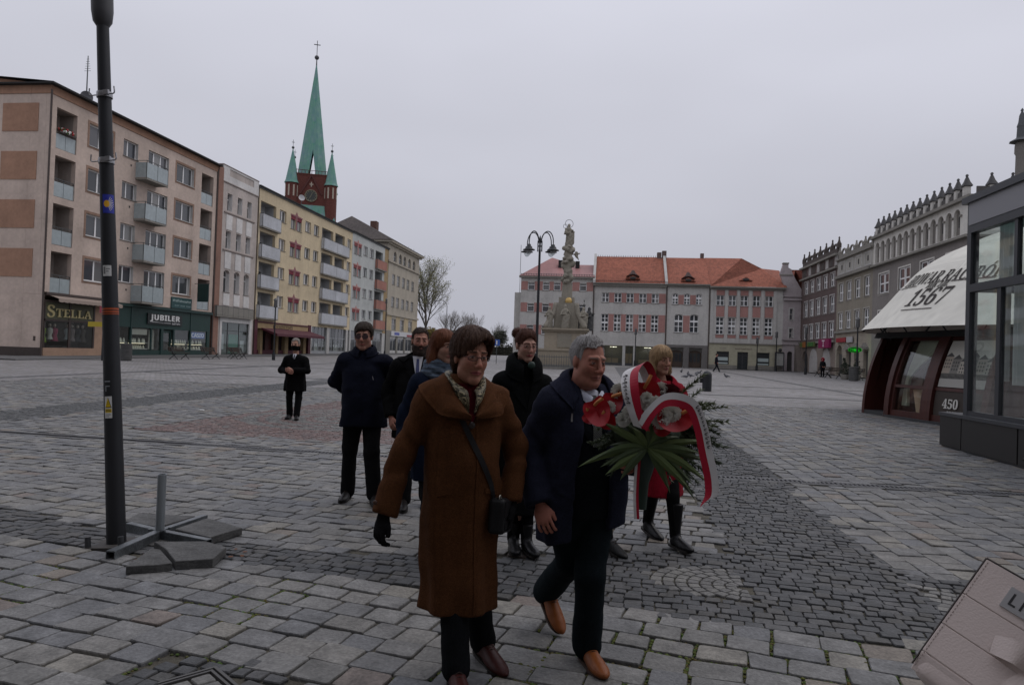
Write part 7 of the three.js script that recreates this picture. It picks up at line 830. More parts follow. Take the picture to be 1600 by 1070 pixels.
function shell(inner, outer, bulge = .012, th = .008, N = 30, M = 5, F = null) { // collar between an inner and an outer edge, mirrored halves, with thickness
  const full = a => [...a.slice(1).reverse().map(p => [-p[0], p[1], p[2]]), ...a], ci = new THREE.CatmullRomCurve3(full(inner).map(p => V(...p))), co = new THREE.CatmullRomCurve3(full(outer).map(p => V(...p))), pos = [], idx = [];
  for (const s of [0, 1]) for (let i = 0; i <= N; i++) { const a = ci.getPoint(i / N), b = co.getPoint(i / N); for (let j = 0; j <= M; j++) { const t = j / M, p = a.clone().lerp(b, t); const out = V(p.x, 0, p.z + .02).normalize(), e = bulge * Math.sin(Math.PI * t) - s * th; p.addScaledVector(out, e); p.y += bulge * .8 * Math.sin(Math.PI * t) - s * th * .5; if (F) for (let k = 0; k < 5; k++) { const d = F(p.x, p.y, p.z), w = .010 - s * th * .6; if (d < w) { p.addScaledVector(out, (w - d) * .8); p.y += (w - d) * .45; } } pos.push(p.x, p.y, p.z); } }
  const W = M + 1, K = (N + 1) * W; for (let i = 0; i < N; i++) for (let j = 0; j < M; j++) { const k = i * W + j; idx.push(k, k + 1, k + W, k + 1, k + W + 1, k + W); const q = K + k; idx.push(q, q + W, q + 1, q + 1, q + W, q + W + 1); }
  for (let i = 0; i < N; i++) for (const j of [0, M]) { const a = i * W + j, b = a + W; idx.push(a, b, K + a, b, K + b, K + a); } for (const i of [0, N]) for (let j = 0; j < M; j++) { const a = i * W + j, b = a + 1; idx.push(a, b, K + a, b, K + b, K + a); }
  const g = new THREE.BufferGeometry(); g.setAttribute('position', new THREE.Float32BufferAttribute(pos, 3)); g.setIndex(idx); g.computeVertexNormals(); return g;
}
const fabric = (c, o = {}) => phys(lin(...c), .95, { map: T.wool, bumpMap: T.woolB, bumpScale: .0015, specularIntensity: .14, side: THREE.DoubleSide, ...o });
function person(o) {
  const { x, z, yaw, label, cell = .011 } = o, g = thing('person', label, 'person', x, gy(z), z, yaw), c = Math.cos(yaw), s = Math.sin(yaw), far = cell > .018;
  const Lc = p => [p[0] * c - p[2] * s, p[1], p[0] * s + p[2] * c];     // offsets given along the square's axes
  const sh = o.sh || .2, shY = o.shY || 1.33, SR = [-sh * .88, shY - .036, 0], SL = [sh * .88, shY - .036, 0], ER = Lc(o.armR[0]), WR = Lc(o.armR[1]), EL = Lc(o.armL[0]), WL = Lc(o.armL[1]), hipY = o.hipY || .82, HR = [-.085, hipY, 0], HL = [.085, hipY, 0], KR = Lc(o.legR[0]), AR = Lc(o.legR[1]), KL = Lc(o.legL[0]), AL = Lc(o.legL[1]), hp = Lc(o.head), hs = o.hs || 1;
  const skin = o.skin || [.4, .21, .15], B = [];
  // body: one continuous figure, finer at head and hands
  const bodyF = solid([[[0, hipY, 0], [0, shY - .12, 0], .1, .11], [[-sh * .7, shY - .04, 0], [sh * .7, shY - .04, 0], .07, .07], [[0, shY - .05, -.01], [hp[0] * .7, hp[1] - .12 * hs, hp[2] - .04], .06, .05], [SR, ER, .042, .036], [ER, WR, .035, .026], [SL, EL, .042, .036], [EL, WL, .035, .026], [HR, KR, .07, .05], [KR, AR, .048, .036], [HL, KL, .07, .05], [KL, AL, .048, .036]], .04);
  const xs = [SR, SL, ER, EL, WR, WL, KR, KL, AR, AL, hp], lo = [0, 1, 2].map(i => Math.min(...xs.map(p => p[i])) - .32), hi = [0, 1, 2].map(i => Math.max(...xs.map(p => p[i])) + .32); lo[1] = -.03;
  B.push(paint(nets(bodyF, lo, [hi[0], hp[1] - .1 * hs, hi[2]], Math.max(.022, cell)), () => skin));
  const hq = new THREE.Quaternion().setFromEuler(new THREE.Euler(o.hp || 0, o.hy || 0, o.hr || 0, 'YXZ')), hm = new THREE.Matrix4().compose(V(...hp), hq, V(hs * (o.hw ?? .93), hs, hs * .96)), ho = { skin, ...o.face };
  B.push(headGeo(ho, far ? .012 : cell < .01 ? .0036 : .005).applyMatrix4(hm));
  const orient = (el, wr, fw) => { const d = V(...sub(wr, el)).normalize(), y = d.clone().negate(), zf = V(...(fw || [0, 0, 1])); const zz = zf.addScaledVector(y, -zf.dot(y)).normalize(), xx = new THREE.Vector3().crossVectors(y, zz); return new THREE.Matrix4().makeBasis(xx, y, zz).setPosition(...wr); };
  for (const [sd, el, wr, k] of [[-1, ER, WR, 'handR'], [1, EL, WL, 'handL']]) { const h = o[k]; if (h === null) continue; const gg = handGeo(sd, h?.curl ?? .45, far ? .012 : .005, h?.glove ? 1.16 : 1); gg.applyMatrix4(orient(el, wr, h?.fw)); if (h?.glove) mesh('glove', boxUV(gg), fabric(h.glove), g); else B.push(paint(gg, (x, y, z) => { const k = .95 + .1 * vn3(x * 90, y * 90, z * 90); return [skin[0] * k, skin[1] * k * .92, skin[2] * k * .92]; })); }
  const body = mesh('body', mergeGeometries(B.map(b => { b = b.index ? b.toNonIndexed() : b; for (const k of Object.keys(b.attributes)) if (!['position', 'normal', 'color'].includes(k)) b.deleteAttribute(k); return b; })), skinM, g);
  // hair
  if (o.hair) { const hg = nets(hairField(o.hair), [-.15, -.23, -.18], [.15, .17, .14], far ? .014 : cell < .01 ? .0042 : .006); const tone = o.hairTone || ((x, y, z) => 1); const col = (x, y, z) => { const u = Math.atan2(x, z + .03) * 9, k = (.72 + .56 * vn3(u * 5, y * 14, 7)) * tone(x, y, z); return [k, k, k]; }; paint(hg, col); let all = hg.toNonIndexed(); if (!far) { const sg = paint(strands(o.hair, o.nStrand || 420, 77, o.lock || .05), (x, y, z) => { const k = .8 + .7 * vn3(x * 160, y * 10, z * 160); return [k, k, k]; }); all = mergeGeometries([all, sg]); } mesh('hair', all.applyMatrix4(hm), Object.assign(hairM(o.hairC), { side: THREE.DoubleSide }), g); }
  const P = { g, hm, SR, SL, ER, EL, WR, WL, KR, KL, AR, AL, HR, HL, lo, hi, cell, Lc, hp, body };
  P.cloth = (name, f, m, a = lo, b = hi, ce = cell) => mesh(name, boxUV(nets(f, a, b, ce)), m, g);
  // trousers or stockings, one mesh joined at the hips
  if (o.trousers) { const dR = o.hemR ?? o.hemDrop ?? .02, dL = o.hemDrop ?? .02; const [m, q0, q1, q2] = o.trousers, r0 = q0 * .9, r1 = q1 * .84, r2 = q2 * .84, f = wrinkle(solid([[[0, hipY + .02, 0], [0, hipY + .12, 0], .12, .12], [HR, KR, r0, r1], [KR, [AR[0], AR[1] - dR, AR[2]], r1, r2], [HL, KL, r0, r1], [KL, [AL[0], AL[1] - dL, AL[2]], r1, r2]], .02), .012, .006); P.cloth('trousers', f, m, lo, [hi[0], hipY + .2, hi[2]]); }
  for (const [A, ft] of [[AR, o.footR || {}], [AL, o.footL || {}]]) { const sm = o.shoe, gg = shoeGeo(ft.L || o.shoeL || .28, 0, o.boot || 0, far ? .016 : .0075); gg.translate(0, 0, .05); const so = soleGeo(ft.L || o.shoeL || .28); so.translate(0, 0, .05); const M4 = new THREE.Matrix4().compose(V(A[0], Math.max(ft.y ?? A[1] - .1, .002), A[2]), new THREE.Quaternion().setFromEuler(new THREE.Euler(ft.pitch || 0, ft.yaw || 0, 0, 'YXZ')), V(1, 1, 1)); if (ft.pitch) { const off = V(0, 0, 0); } gg.applyMatrix4(M4); so.applyMatrix4(M4); const sh0 = mesh(o.boot ? 'boot' : 'shoe', boxUV(gg), sm, g); if (!far && !o.boot) { const lc = new MB(); for (let i = 0; i < 4; i++) { const zz = .07 + i * .016, yy = .088 - i * .011; lc.tube([V(-.018, yy - .006, zz), V(0, yy + .003, zz), V(.018, yy - .006, zz)], .0022, 6, 5); } lc.tf(q => q.applyMatrix4(M4)); lc.build('lace', mat(lin(.03, .015, .01), .8), sh0); } if (!far) mesh('sole', boxUV(so), o.soleM || mat(lin(.015, .012, .01), .8), sh0); }
  if (o.eyewear) { const m = new MB(), E = o.eyewear, r = E.r || .021, rx = E.rx || 1.15, ry = E.ry || .82; for (const sx of [-1, 1]) { const t = new THREE.TorusGeometry(r, E.t || .0014, 6, 24); t.scale(rx, ry, 1); t.rotateY(sx * .18); t.translate(sx * .033, .001, .1); m.add(t); m.bar(V(sx * (.033 + r * rx), .006, .094), V(sx * .078, .008, -.005), .0013, 5); } m.tube([V(-.011, .004, .103), V(0, .008, .106), V(.011, .004, .103)], .0014, 8); m.tf(q => q.applyMatrix4(hm)); const fr = m.build('glasses', E.m, g); for (const sx of [-1, 1]) { const l = new THREE.CircleGeometry(r, 20); l.scale(rx, ry, 1); l.rotateY(sx * .18); l.translate(sx * .033, .001, .1); l.applyMatrix4(hm); mesh('lens', l, E.lens || phys(lin(.95, .95, .95), .03, { transmission: 1, thickness: 0, side: THREE.DoubleSide }), fr); } }
  return P;
}
const leather = (c, r = .4) => phys(lin(...c), r, { specularIntensity: .35, clearcoat: .06, clearcoatRoughness: .35, bumpMap: T.woolB, bumpScale: .0006 });
// --- woman in the brown coat ---
{
  const P = person({ x: -.655, z: -3.34, yaw: .46, cell: .0095, label: 'woman in long brown wool coat and glasses walking with black gloves', sh: .185, shY: 1.315, hipY: .8, head: [.035, 1.492, .03], hs: 1.04, hw: .9, hy: .1, hp: .06, hr: -.04, skin: [.33, .155, .105], face: { age: 1, jaw: 1.02, nose: 1.0, neck: -.002, lip: [.3, .085, .085], brow: [.06, .03, .02] }, hair: 'bouffant', hairC: [.052, .026, .016], lock: .045, nStrand: 1500,
    armR: [[-.262, 1.036, .1], [-.318, .768, .16]], armL: [[.245, 1.07, -.11], [.24, .82, -.02]], handR: { curl: .75, glove: [.012, .012, .013], fw: [.4, 0, .9] }, handL: { curl: .6, glove: [.012, .012, .013] }, legR: [[-.01, .46, .05], [.03, .1, .12]], legL: [[.06, .46, -.05], [.1, .11, -.2]], trousers: [fabric([.012, .013, .015]), .085, .078, .078], shoe: leather([.05, .014, .012]), shoeL: .25, footR: { yaw: -.05, y: .0 }, footL: { yaw: .2, y: .012, pitch: .12 }, eyewear: { m: mat(lin(.03, .012, .02), .4, { metalness: .6 }), ry: .62, rx: 1.25, r: .0195 } });
  const coatM = fabric([.115, .047, .02], {});
  const bodyF = loft([[.315, .19, .16, 0, .0], [.62, .19, .16], [.9, .2, .163, 0, .01], [1.05, .198, .162, 0, .012], [1.18, .196, .155, 0, .012], [1.27, .19, .13, 0, .0], [1.34, .155, .1, 0, -.01], [1.385, .1, .078, 0, -.015], [1.41, .07, .065, 0, -.02]], { fold: .014, nf: 6, foldH: .8, ph: 1 }), sr = sleeve(P.SR, P.ER, P.WR, .082, .069, .064), sl = sleeve(P.SL, P.EL, P.WL, .08, .066, .06);
  const F = wrinkle(join(bodyF, sr, sl, 1.315), .02, .004); const coat = P.cloth('coat', F, coatM);
  const sub2 = (n, gm, m = coatM) => mesh(n, boxUV(gm), m, coat);
  sub2('collar', shell([[0, 1.425, -.085], [.055, 1.425, -.065], [.082, 1.405, 0], [.078, 1.36, .06], [.05, 1.3, .125], [.012, 1.225, .172]], [[0, 1.35, -.135], [.09, 1.345, -.11], [.15, 1.315, -.01], [.168, 1.265, .085], [.145, 1.232, .145], [.012, 1.212, .185]], .018, .012, 44, 7, F));
  sub2('front_edge', drape(F, [[.022, 1.2], [.026, .9], [.03, .6], [.034, .33]], [[.034, 1.2], [.038, .9], [.042, .6], [.046, .33]], .0035, 1, 30)); 
  for (const sx of [-1, 1]) sub2('pocket_flap', drape(F, [[sx * .075, .9], [sx * .078, .875]], [[sx * .145, .885], [sx * .147, .86]], .005, 5, 3)); sub2('seam', drape(F, [[-.105, 1.2], [-.11, .9], [-.108, .6], [-.112, .34]], [[-.102, 1.2], [-.107, .9], [-.105, .6], [-.109, .34]], .0025, 1, 24));
  const bt = new MB(); bt.sph(.0, 1.185, (front(F, 0, 1.185) || .17) + .006, .016, 1, 1, .4); bt.build('button', mat(lin(.02, .012, .01), .4), coat); for (const t of [.0]) { const w = P.WR; new MB().sph(w[0] - .05, w[1] + .06, w[2] + .04, .011, 1, 1, .5).build('button', mat(lin(.05, .02, .01), .4), coat); }
  // silk scarf in the neck of the coat, dark red jumper below
  const sc = tex(128, (u, v) => { const a = fbm(u * 9, v * 9, 9, 3), b = vn2(u * 14 + 4, v * 14, 14); return b > .62 ? [.62, .58, .46] : a > .52 ? [.24, .22, .13] : [.09, .09, .06]; }, true, 9); mesh('scarf', boxUV(shell([[0, 1.42, -.07], [.05, 1.42, -.05], [.068, 1.4, .01], [.06, 1.375, .07], [.02, 1.345, .115]], [[0, 1.37, -.07], [.05, 1.37, -.055], [.064, 1.335, .04], [.05, 1.27, .115], [.012, 1.235, .145]], .03, .014, 30, 7)), mat(0xffffff, .6, { map: sc, side: THREE.DoubleSide }), P.g); mesh('jumper', boxUV(drape(F, [[-.05, 1.37], [-.04, 1.3], [-.004, 1.2]], [[.05, 1.37], [.04, 1.3], [.012, 1.2]], .006, 6, 12)), fabric([.09, .008, .014]), P.g);
  // black shoulder bag on its strap
  const bag = thing('shoulder_bag', 'black leather shoulder bag hanging at hip of the brown coat', 'bag', P.g.position.x, 0, P.g.position.z, P.g.rotation.y); const bm = phys(lin(.01, .01, .011), .5, { specularIntensity: .4 }), st = drape(F, [[-.07, 1.25], [-.045, 1.18], [.02, 1.05], [.09, .92], [.118, .84]], [[-.048, 1.255], [-.02, 1.185], [.046, 1.06], [.112, .93], [.135, .85]], .007, 3, 40); mesh('strap', boxUV(st), Object.assign(bm.clone(), { side: THREE.DoubleSide }), bag);
  const bz = (front(F, .15, .78) || .1); const bf = (x, y, z) => { const qx = Math.max(Math.abs(x) - .052, 0), qy = Math.max(Math.abs(y) - .062, 0), qz = Math.max(Math.abs(z) - .022, 0); return Math.hypot(qx, qy, qz) - .018 - .006 * (vn3(x * 20, y * 20, z * 20) - .5); }; const M4 = new THREE.Matrix4().compose(V(.165, .765, bz + .02), new THREE.Quaternion().setFromEuler(new THREE.Euler(0, .9, -.08)), V(1, 1, 1)); mesh('bag_body', boxUV(nets(bf, [-.12, -.12, -.08], [.12, .12, .08], .01).applyMatrix4(M4)), bm, bag); new MB().box(-.06, .06, .0, .07, .034, .044).box(-.05, .05, -.06, -.02, .038, .044).tf(g => g.applyMatrix4(M4)).build('flap', bm, bag); new MB().add(new THREE.TorusGeometry(.013, .003, 6, 14).translate(-.045, .084, .01)).add(new THREE.TorusGeometry(.013, .003, 6, 14).translate(.05, .084, .01)).box(-.01, .01, -.004, .016, .044, .049).tf(g => g.applyMatrix4(M4)).build('buckle', mat(lin(.5, .48, .42), .3, { metalness: 1 }), bag);
}
// --- man in the open navy parka ---
{
  const P = person({ x: -.09, z: -3.62, yaw: .5, cell: .0095, label: 'grey haired man in open navy parka carrying the wreath of flowers', sh: .205, shY: 1.31, hipY: .78, head: [.012, 1.488, .06], hs: 1.03, hw: .92, hy: .14, hp: .14, hr: -.03, skin: [.34, .15, .108], face: { age: 1, jaw: 1.1, jowl: 1, nose: 1.0, neck: .008, lip: [.32, .13, .11], brow: [.25, .19, .16] }, hair: 'receding', hairC: [.30, .29, .285], lock: .032, nStrand: 1900,
    armR: [[-.275, 1.045, .06], [-.195, .8, .17]], armL: [[.25, 1.03, -.02], [.235, 1.03, .23]], handR: { curl: .7, fw: [.7, 0, .7] }, handL: { curl: 1.15, fw: [0, 1, .1] }, legR: [[-.05, .47, -.05], [-.2, .24, -.43]], legL: [[.05, .45, .07], [.05, .11, .0]], trousers: [fabric([.011, .017, .021]), .105, .09, .085], hemDrop: .03, shoe: leather([.2, .062, .018], .35), shoeL: .29, footL: { yaw: -.12, y: .0 }, footR: { yaw: .05, pitch: .62, y: .15 }, hemR: .06, soleM: mat(lin(.04, .02, .012), .8) });
  const navy = fabric([.022, .024, .042], { map: T.cloth }), suit = fabric([.009, .011, .014]);
  const body = loft([[.59, .235, .178, 0, .0], [.8, .245, .182, 0, .01], [1.02, .24, .182, 0, .015], [1.17, .23, .165, 0, .01], [1.28, .205, .135, 0, 0], [1.34, .165, .11, 0, -.01], [1.385, .11, .085, 0, -.015]], { fold: .014, nf: 6, foldH: .55, ph: 2 }), sr = sleeve(P.SR, P.ER, P.WR, .096, .088, .076), sl = sleeve(P.SL, P.EL, P.WL, .096, .086, .074);
  const F = wrinkle((x, y, z) => { const hem = y - (.60 + .09 * clamp((x + .2) / .4)); const b = smax(body(x, y, z), -hem, .01), w = lerp(.1, .055, clamp((y - .6) / .7)), cx = -.02, open = Math.max(Math.abs(x - cx) - w - .012 * Math.sin(y * 9), -z + .02); const k = lerp(.018, .11, sstep(1.1, 1.29, y)); return smin(smin(smax(b, -open, .012), sr(x, y, z), k), sl(x, y, z), k); }, .024, .008); const parka = P.cloth('parka', F, navy);
  const inner = loft([[.72, .2, .145, 0, .0], [.95, .205, .155, 0, .012], [1.15, .2, .145, 0, .01], [1.28, .17, .115, 0, 0], [1.36, .09, .08, 0, -.01]], {}), SF = wrinkle(inner, .008, .003); const jac = P.cloth('suit_jacket', SF, suit, [-.3, .68, -.25], [.3, 1.4, .25]);
  mesh('collar', boxUV(shell([[0, 1.455, -.095], [.06, 1.45, -.075], [.098, 1.425, 0], [.1, 1.37, .06], [.085, 1.31, .1]], [[0, 1.37, -.13], [.085, 1.365, -.105], [.138, 1.34, -.0], [.15, 1.3, .075], [.125, 1.255, .13]], .02, .012, 36, 6, F)), navy, parka);
  // shirt, tie, lapels
  mesh('shirt', boxUV(drape(SF, [[-.012, 1.355], [-.05, 1.33], [-.035, 1.22], [-.0, 1.1]], [[.012, 1.355], [.05, 1.33], [.035, 1.22], [.004, 1.1]], .004, 6, 14)), mat(lin(.5, .53, .62), .8, { side: THREE.DoubleSide }), P.g); mesh('shirt_collar', boxUV(shell([[0, 1.4, -.06], [.05, 1.395, -.04], [.066, 1.375, .02], [.05, 1.35, .075], [.012, 1.318, .108]], [[0, 1.365, -.07], [.06, 1.36, -.045], [.076, 1.335, .025], [.062, 1.3, .09], [.03, 1.285, .12]], .008, .005, 26, 4)), mat(lin(.5, .53, .62), .8, { side: THREE.DoubleSide }), P.g);
  const tieT = tex(64, (u, v) => ((u + v) * 6 % 1) < .45 ? [.1, .12, .16] : [.28, .28, .24], true, 14); mesh('tie', boxUV(drape(SF, [[-.014, 1.325], [-.012, 1.3], [-.024, 1.2], [-.03, 1.08]], [[.014, 1.325], [.012, 1.3], [.018, 1.2], [.022, 1.08]], .009, 3, 16)), mat(0xffffff, .7, { map: tieT, side: THREE.DoubleSide }), P.g); for (const s of [-1, 1]) mesh('lapel', boxUV(drape(SF, [[s * .055, 1.345], [s * .05, 1.25], [s * .028, 1.15], [s * .004, 1.06]], [[s * .1, 1.3], [s * .105, 1.24], [s * .075, 1.15], [s * .006, 1.06]], .007, 4, 16)), suit, jac);
  mesh('zip_tab', boxUV(drape(F, [[-.135, 1.24], [-.138, 1.2]], [[-.128, 1.24], [-.131, 1.2]], .006, 1, 3)), mat(lin(.3, .3, .3), .4, { metalness: .8 }), parka); mesh('pocket_flap', boxUV(drape(F, [[-.2, .9], [-.19, .86]], [[-.13, .87], [-.125, .83]], .006, 4, 3)), navy, parka);
  for (const s of [[P.AL, 0], [P.AR, 1]]) { }
  const rg = new MB(); rg.add(new THREE.TorusGeometry(.0105, .0022, 6, 16).rotateX(Math.PI / 2)); const wr = P.WR; rg.tf(g => g.translate(wr[0] + .02, wr[1] - .095, wr[2] + .04)); rg.build('ring', mat(lin(.5, .4, .2), .3, { metalness: 1 }), P.g);
}
// --- man in the navy jacket, hands behind his back ---
{
  const P = person({ x: -2.37, z: -6.9, yaw: .12, label: 'man in navy jacket and tinted glasses with hands behind his back', sh: .225, shY: 1.425, hipY: .88, head: [-.01, 1.628, .03], hs: 1.14, hy: .02, hp: .02, hr: .03, skin: [.33, .165, .12], face: { age: 1, jaw: 1.05, neck: .008, brow: [.03, .02, .015] }, hair: 'fringe', hairC: [.028, .018, .012], lock: .05, armR: [[-.34, 1.17, -.1], [-.1, .98, -.27]], armL: [[.30, 1.2, -.12], [.08, 1.0, -.27]], legR: [[-.12, .5, .0], [-.135, .11, -.02]], legL: [[.13, .5, .08], [.175, .11, .1]], trousers: [fabric([.012, .012, .013]), .108, .092, .082], shoe: leather([.012, .011, .011]), shoeL: .3, footR: { yaw: -.05 }, footL: { yaw: .35 }, eyewear: { m: mat(lin(.02, .015, .015), .4), r: .024, ry: .85, rx: 1.1, t: .002, lens: phys(lin(.05, .02, .025), .1, { clearcoat: 1, side: THREE.DoubleSide }) } });
  const m = fabric([.012, .014, .026], { map: T.cloth }); const b = loft([[.74, .25, .185, 0, 0], [.95, .24, .185, 0, .015], [1.12, .24, .185, 0, .02], [1.3, .23, .165, 0, .005], [1.39, .205, .13], [1.46, .12, .095], [1.53, .082, .082, 0, -.005]], { fold: .01, nf: 5 }), sr = sleeve(P.SR, P.ER, P.WR, .1, .085, .07), sl = sleeve(P.SL, P.EL, P.WL, .1, .085, .07), F = wrinkle(join(b, sr, sl, 1.425), .02, .008), c = P.cloth('jacket', F, m); mesh('front_edge', boxUV(drape(F, [[.012, 1.47], [.015, 1.2], [.018, .95], [.02, .76]], [[.022, 1.47], [.025, 1.2], [.028, .95], [.03, .76]], .004, 1, 24)), m, c); mesh('collar', boxUV(shell([[0, 1.56, -.08], [.06, 1.555, -.055], [.088, 1.545, .01], [.075, 1.52, .07], [.03, 1.49, .1]], [[0, 1.48, -.11], [.08, 1.475, -.085], [.12, 1.46, .0], [.1, 1.44, .09], [.04, 1.425, .135]], .012, .01, 30, 5, F)), m, c); mesh('logo', boxUV(drape(F, [[.11, 1.245], [.12, 1.21]], [[.116, 1.245], [.126, 1.21]], .005, 1, 3)), mat(lin(.2, .2, .22), .5), c);
}
// --- bearded man in the black coat ---
{
  const P = person({ x: -1.8, z: -6.8, yaw: .25, label: 'bearded man in black overcoat with blue tie behind the brown coat', sh: .215, shY: 1.39, hipY: .88, head: [.025, 1.6, .03], hs: 1.08, hy: .1, skin: [.33, .16, .115], face: { age: 1, jaw: 1.04, neck: .008, stubble: [.08, .05, .04], brow: [.03, .018, .012] }, hair: 'short', hairC: [.03, .018, .012], lock: .035, armR: [[-.285, 1.11, .02], [-.215, .87, .12]], armL: [[.27, 1.1, .0], [.25, .86, .1]], handR: { curl: .8, fw: [.5, 0, .8] }, legR: [[-.06, .48, .08], [-.06, .11, .12]], legL: [[.1, .48, -.05], [.1, .11, -.1]], trousers: [fabric([.011, .011, .012]), .105, .09, .08], shoe: leather([.012, .011, .011]), shoeL: .29 });
  const m = fabric([.0085, .0085, .009]), b = loft([[.66, .235, .18, 0, 0], [.95, .23, .175, 0, .01], [1.2, .225, .165, 0, .01], [1.33, .205, .13], [1.4, .15, .1], [1.46, .09, .08]], { fold: .01, nf: 6 }), sr = sleeve(P.SR, P.ER, P.WR, .09, .08, .07), sl = sleeve(P.SL, P.EL, P.WL, .09, .08, .07), F = wrinkle(join(b, sr, sl, 1.39), .014, .005), c = P.cloth('overcoat', F, m);
  mesh('shirt', boxUV(drape(F, [[-.05, 1.455], [-.034, 1.36], [-.004, 1.22]], [[.05, 1.455], [.034, 1.36], [.004, 1.22]], .006, 6, 14)), mat(lin(.5, .5, .53), .8, { side: THREE.DoubleSide }), P.g); mesh('tie', boxUV(drape(F, [[-.012, 1.43], [-.017, 1.3], [-.01, 1.22]], [[.012, 1.43], [.017, 1.3], [.01, 1.22]], .011, 3, 12)), mat(lin(.03, .04, .12), .6, { side: THREE.DoubleSide }), P.g); for (const s of [-1, 1]) mesh('lapel', boxUV(drape(F, [[s * .06, 1.43], [s * .045, 1.32], [s * .004, 1.18]], [[s * .12, 1.38], [s * .1, 1.3], [s * .008, 1.18]], .012, 4, 14)), m, c); mesh('collar', boxUV(shell([[0, 1.5, -.08], [.06, 1.495, -.055], [.085, 1.47, .0], [.075, 1.43, .06]], [[0, 1.42, -.11], [.085, 1.415, -.085], [.125, 1.4, .0], [.115, 1.38, .08]], .012, .01, 30, 5, F)), m, c);
  const H = headField({ jaw: 1.1, neck: .008 }), bf = (x, y, z) => { const ax = Math.abs(x), d = H(x, y, z) - .006 - .004 * (vn3(x * 120, y * 120, z * 120) - .5); let cut = Math.max(y - (-.045 + .5 * Math.max(0, ax - .035)), -.02 - z); const mouth = ell(ax, y, z, [0, -.062, .09], [.019, .009, .02]); return smax(smax(d, cut, .008), -mouth, .004); }; mesh('beard', boxUV(nets(bf, [-.09, -.14, -.04], [.09, .03, .12], .0055).applyMatrix4(P.hm)), mat(lin(.035, .02, .014), .9), P.g);
}
// --- woman with the blue scarf ---
{
  const P = person({ x: -1.23, z: -5.3, yaw: .5, label: 'auburn haired woman with blue grey scarf behind the brown coat', sh: .18, shY: 1.31, hipY: .82, head: [.03, 1.545, .02], hs: 1.03, hy: .35, hp: .05, skin: [.36, .2, .145], face: { jaw: .98 }, hair: 'long', hairC: [.12, .042, .02], lock: .09, nStrand: 800, armR: [[-.25, 1.02, .05], [-.22, .78, .12]], armL: [[.24, 1.02, .0], [.2, .78, .1]], legR: [[-.03, .45, .08], [-.02, .11, .1]], legL: [[.08, .45, -.05], [.1, .11, -.1]], trousers: [fabric([.012, .012, .014]), .095, .08, .07], shoe: leather([.012, .011, .011]), shoeL: .25 });
  const m = fabric([.012, .018, .038]), b = loft([[.55, .2, .16], [.9, .205, .165], [1.12, .195, .155], [1.25, .18, .125], [1.32, .13, .095], [1.38, .08, .075]], { fold: .01 }), sr = sleeve(P.SR, P.ER, P.WR, .082, .072, .064), sl = sleeve(P.SL, P.EL, P.WL, .082, .072, .064), F = wrinkle(join(b, sr, sl, 1.31), .014, .005); P.cloth('coat', F, m);
  const sc = tex(128, (u, v) => { const s = Math.sin(v * 40) > .3 ? 1 : .6, a = fbm(u * 10, v * 10, 10, 3); return [.22 * s + .16 * a, .27 * s + .17 * a, .33 * s + .18 * a]; }, true, 5); const sf = (x, y, z) => { let d = 1e9; for (let i = 0; i < 3; i++) { const r = Math.hypot(x, (z + .01) * 1.05) - (.098 + .012 * i); d = smin(d, Math.hypot(r, (y - 1.42 + .042 * i + .03 * (z > 0 ? z * 4 : 0) + .012 * Math.sin(Math.atan2(x, z) * 3 + i))) - .03, .012); } d = smin(d, cap(x, y, z, [.03, 1.33, .13], [.05, 1.1, .17], .04, .035), .02); return d + .012 * (vn3(x * 28, y * 40, z * 28) - .5); }; mesh('scarf', boxUV(nets(sf, [-.2, 1.0, -.2], [.2, 1.5, .26], .008)), mat(0xffffff, .95, { map: sc }), P.g);
}
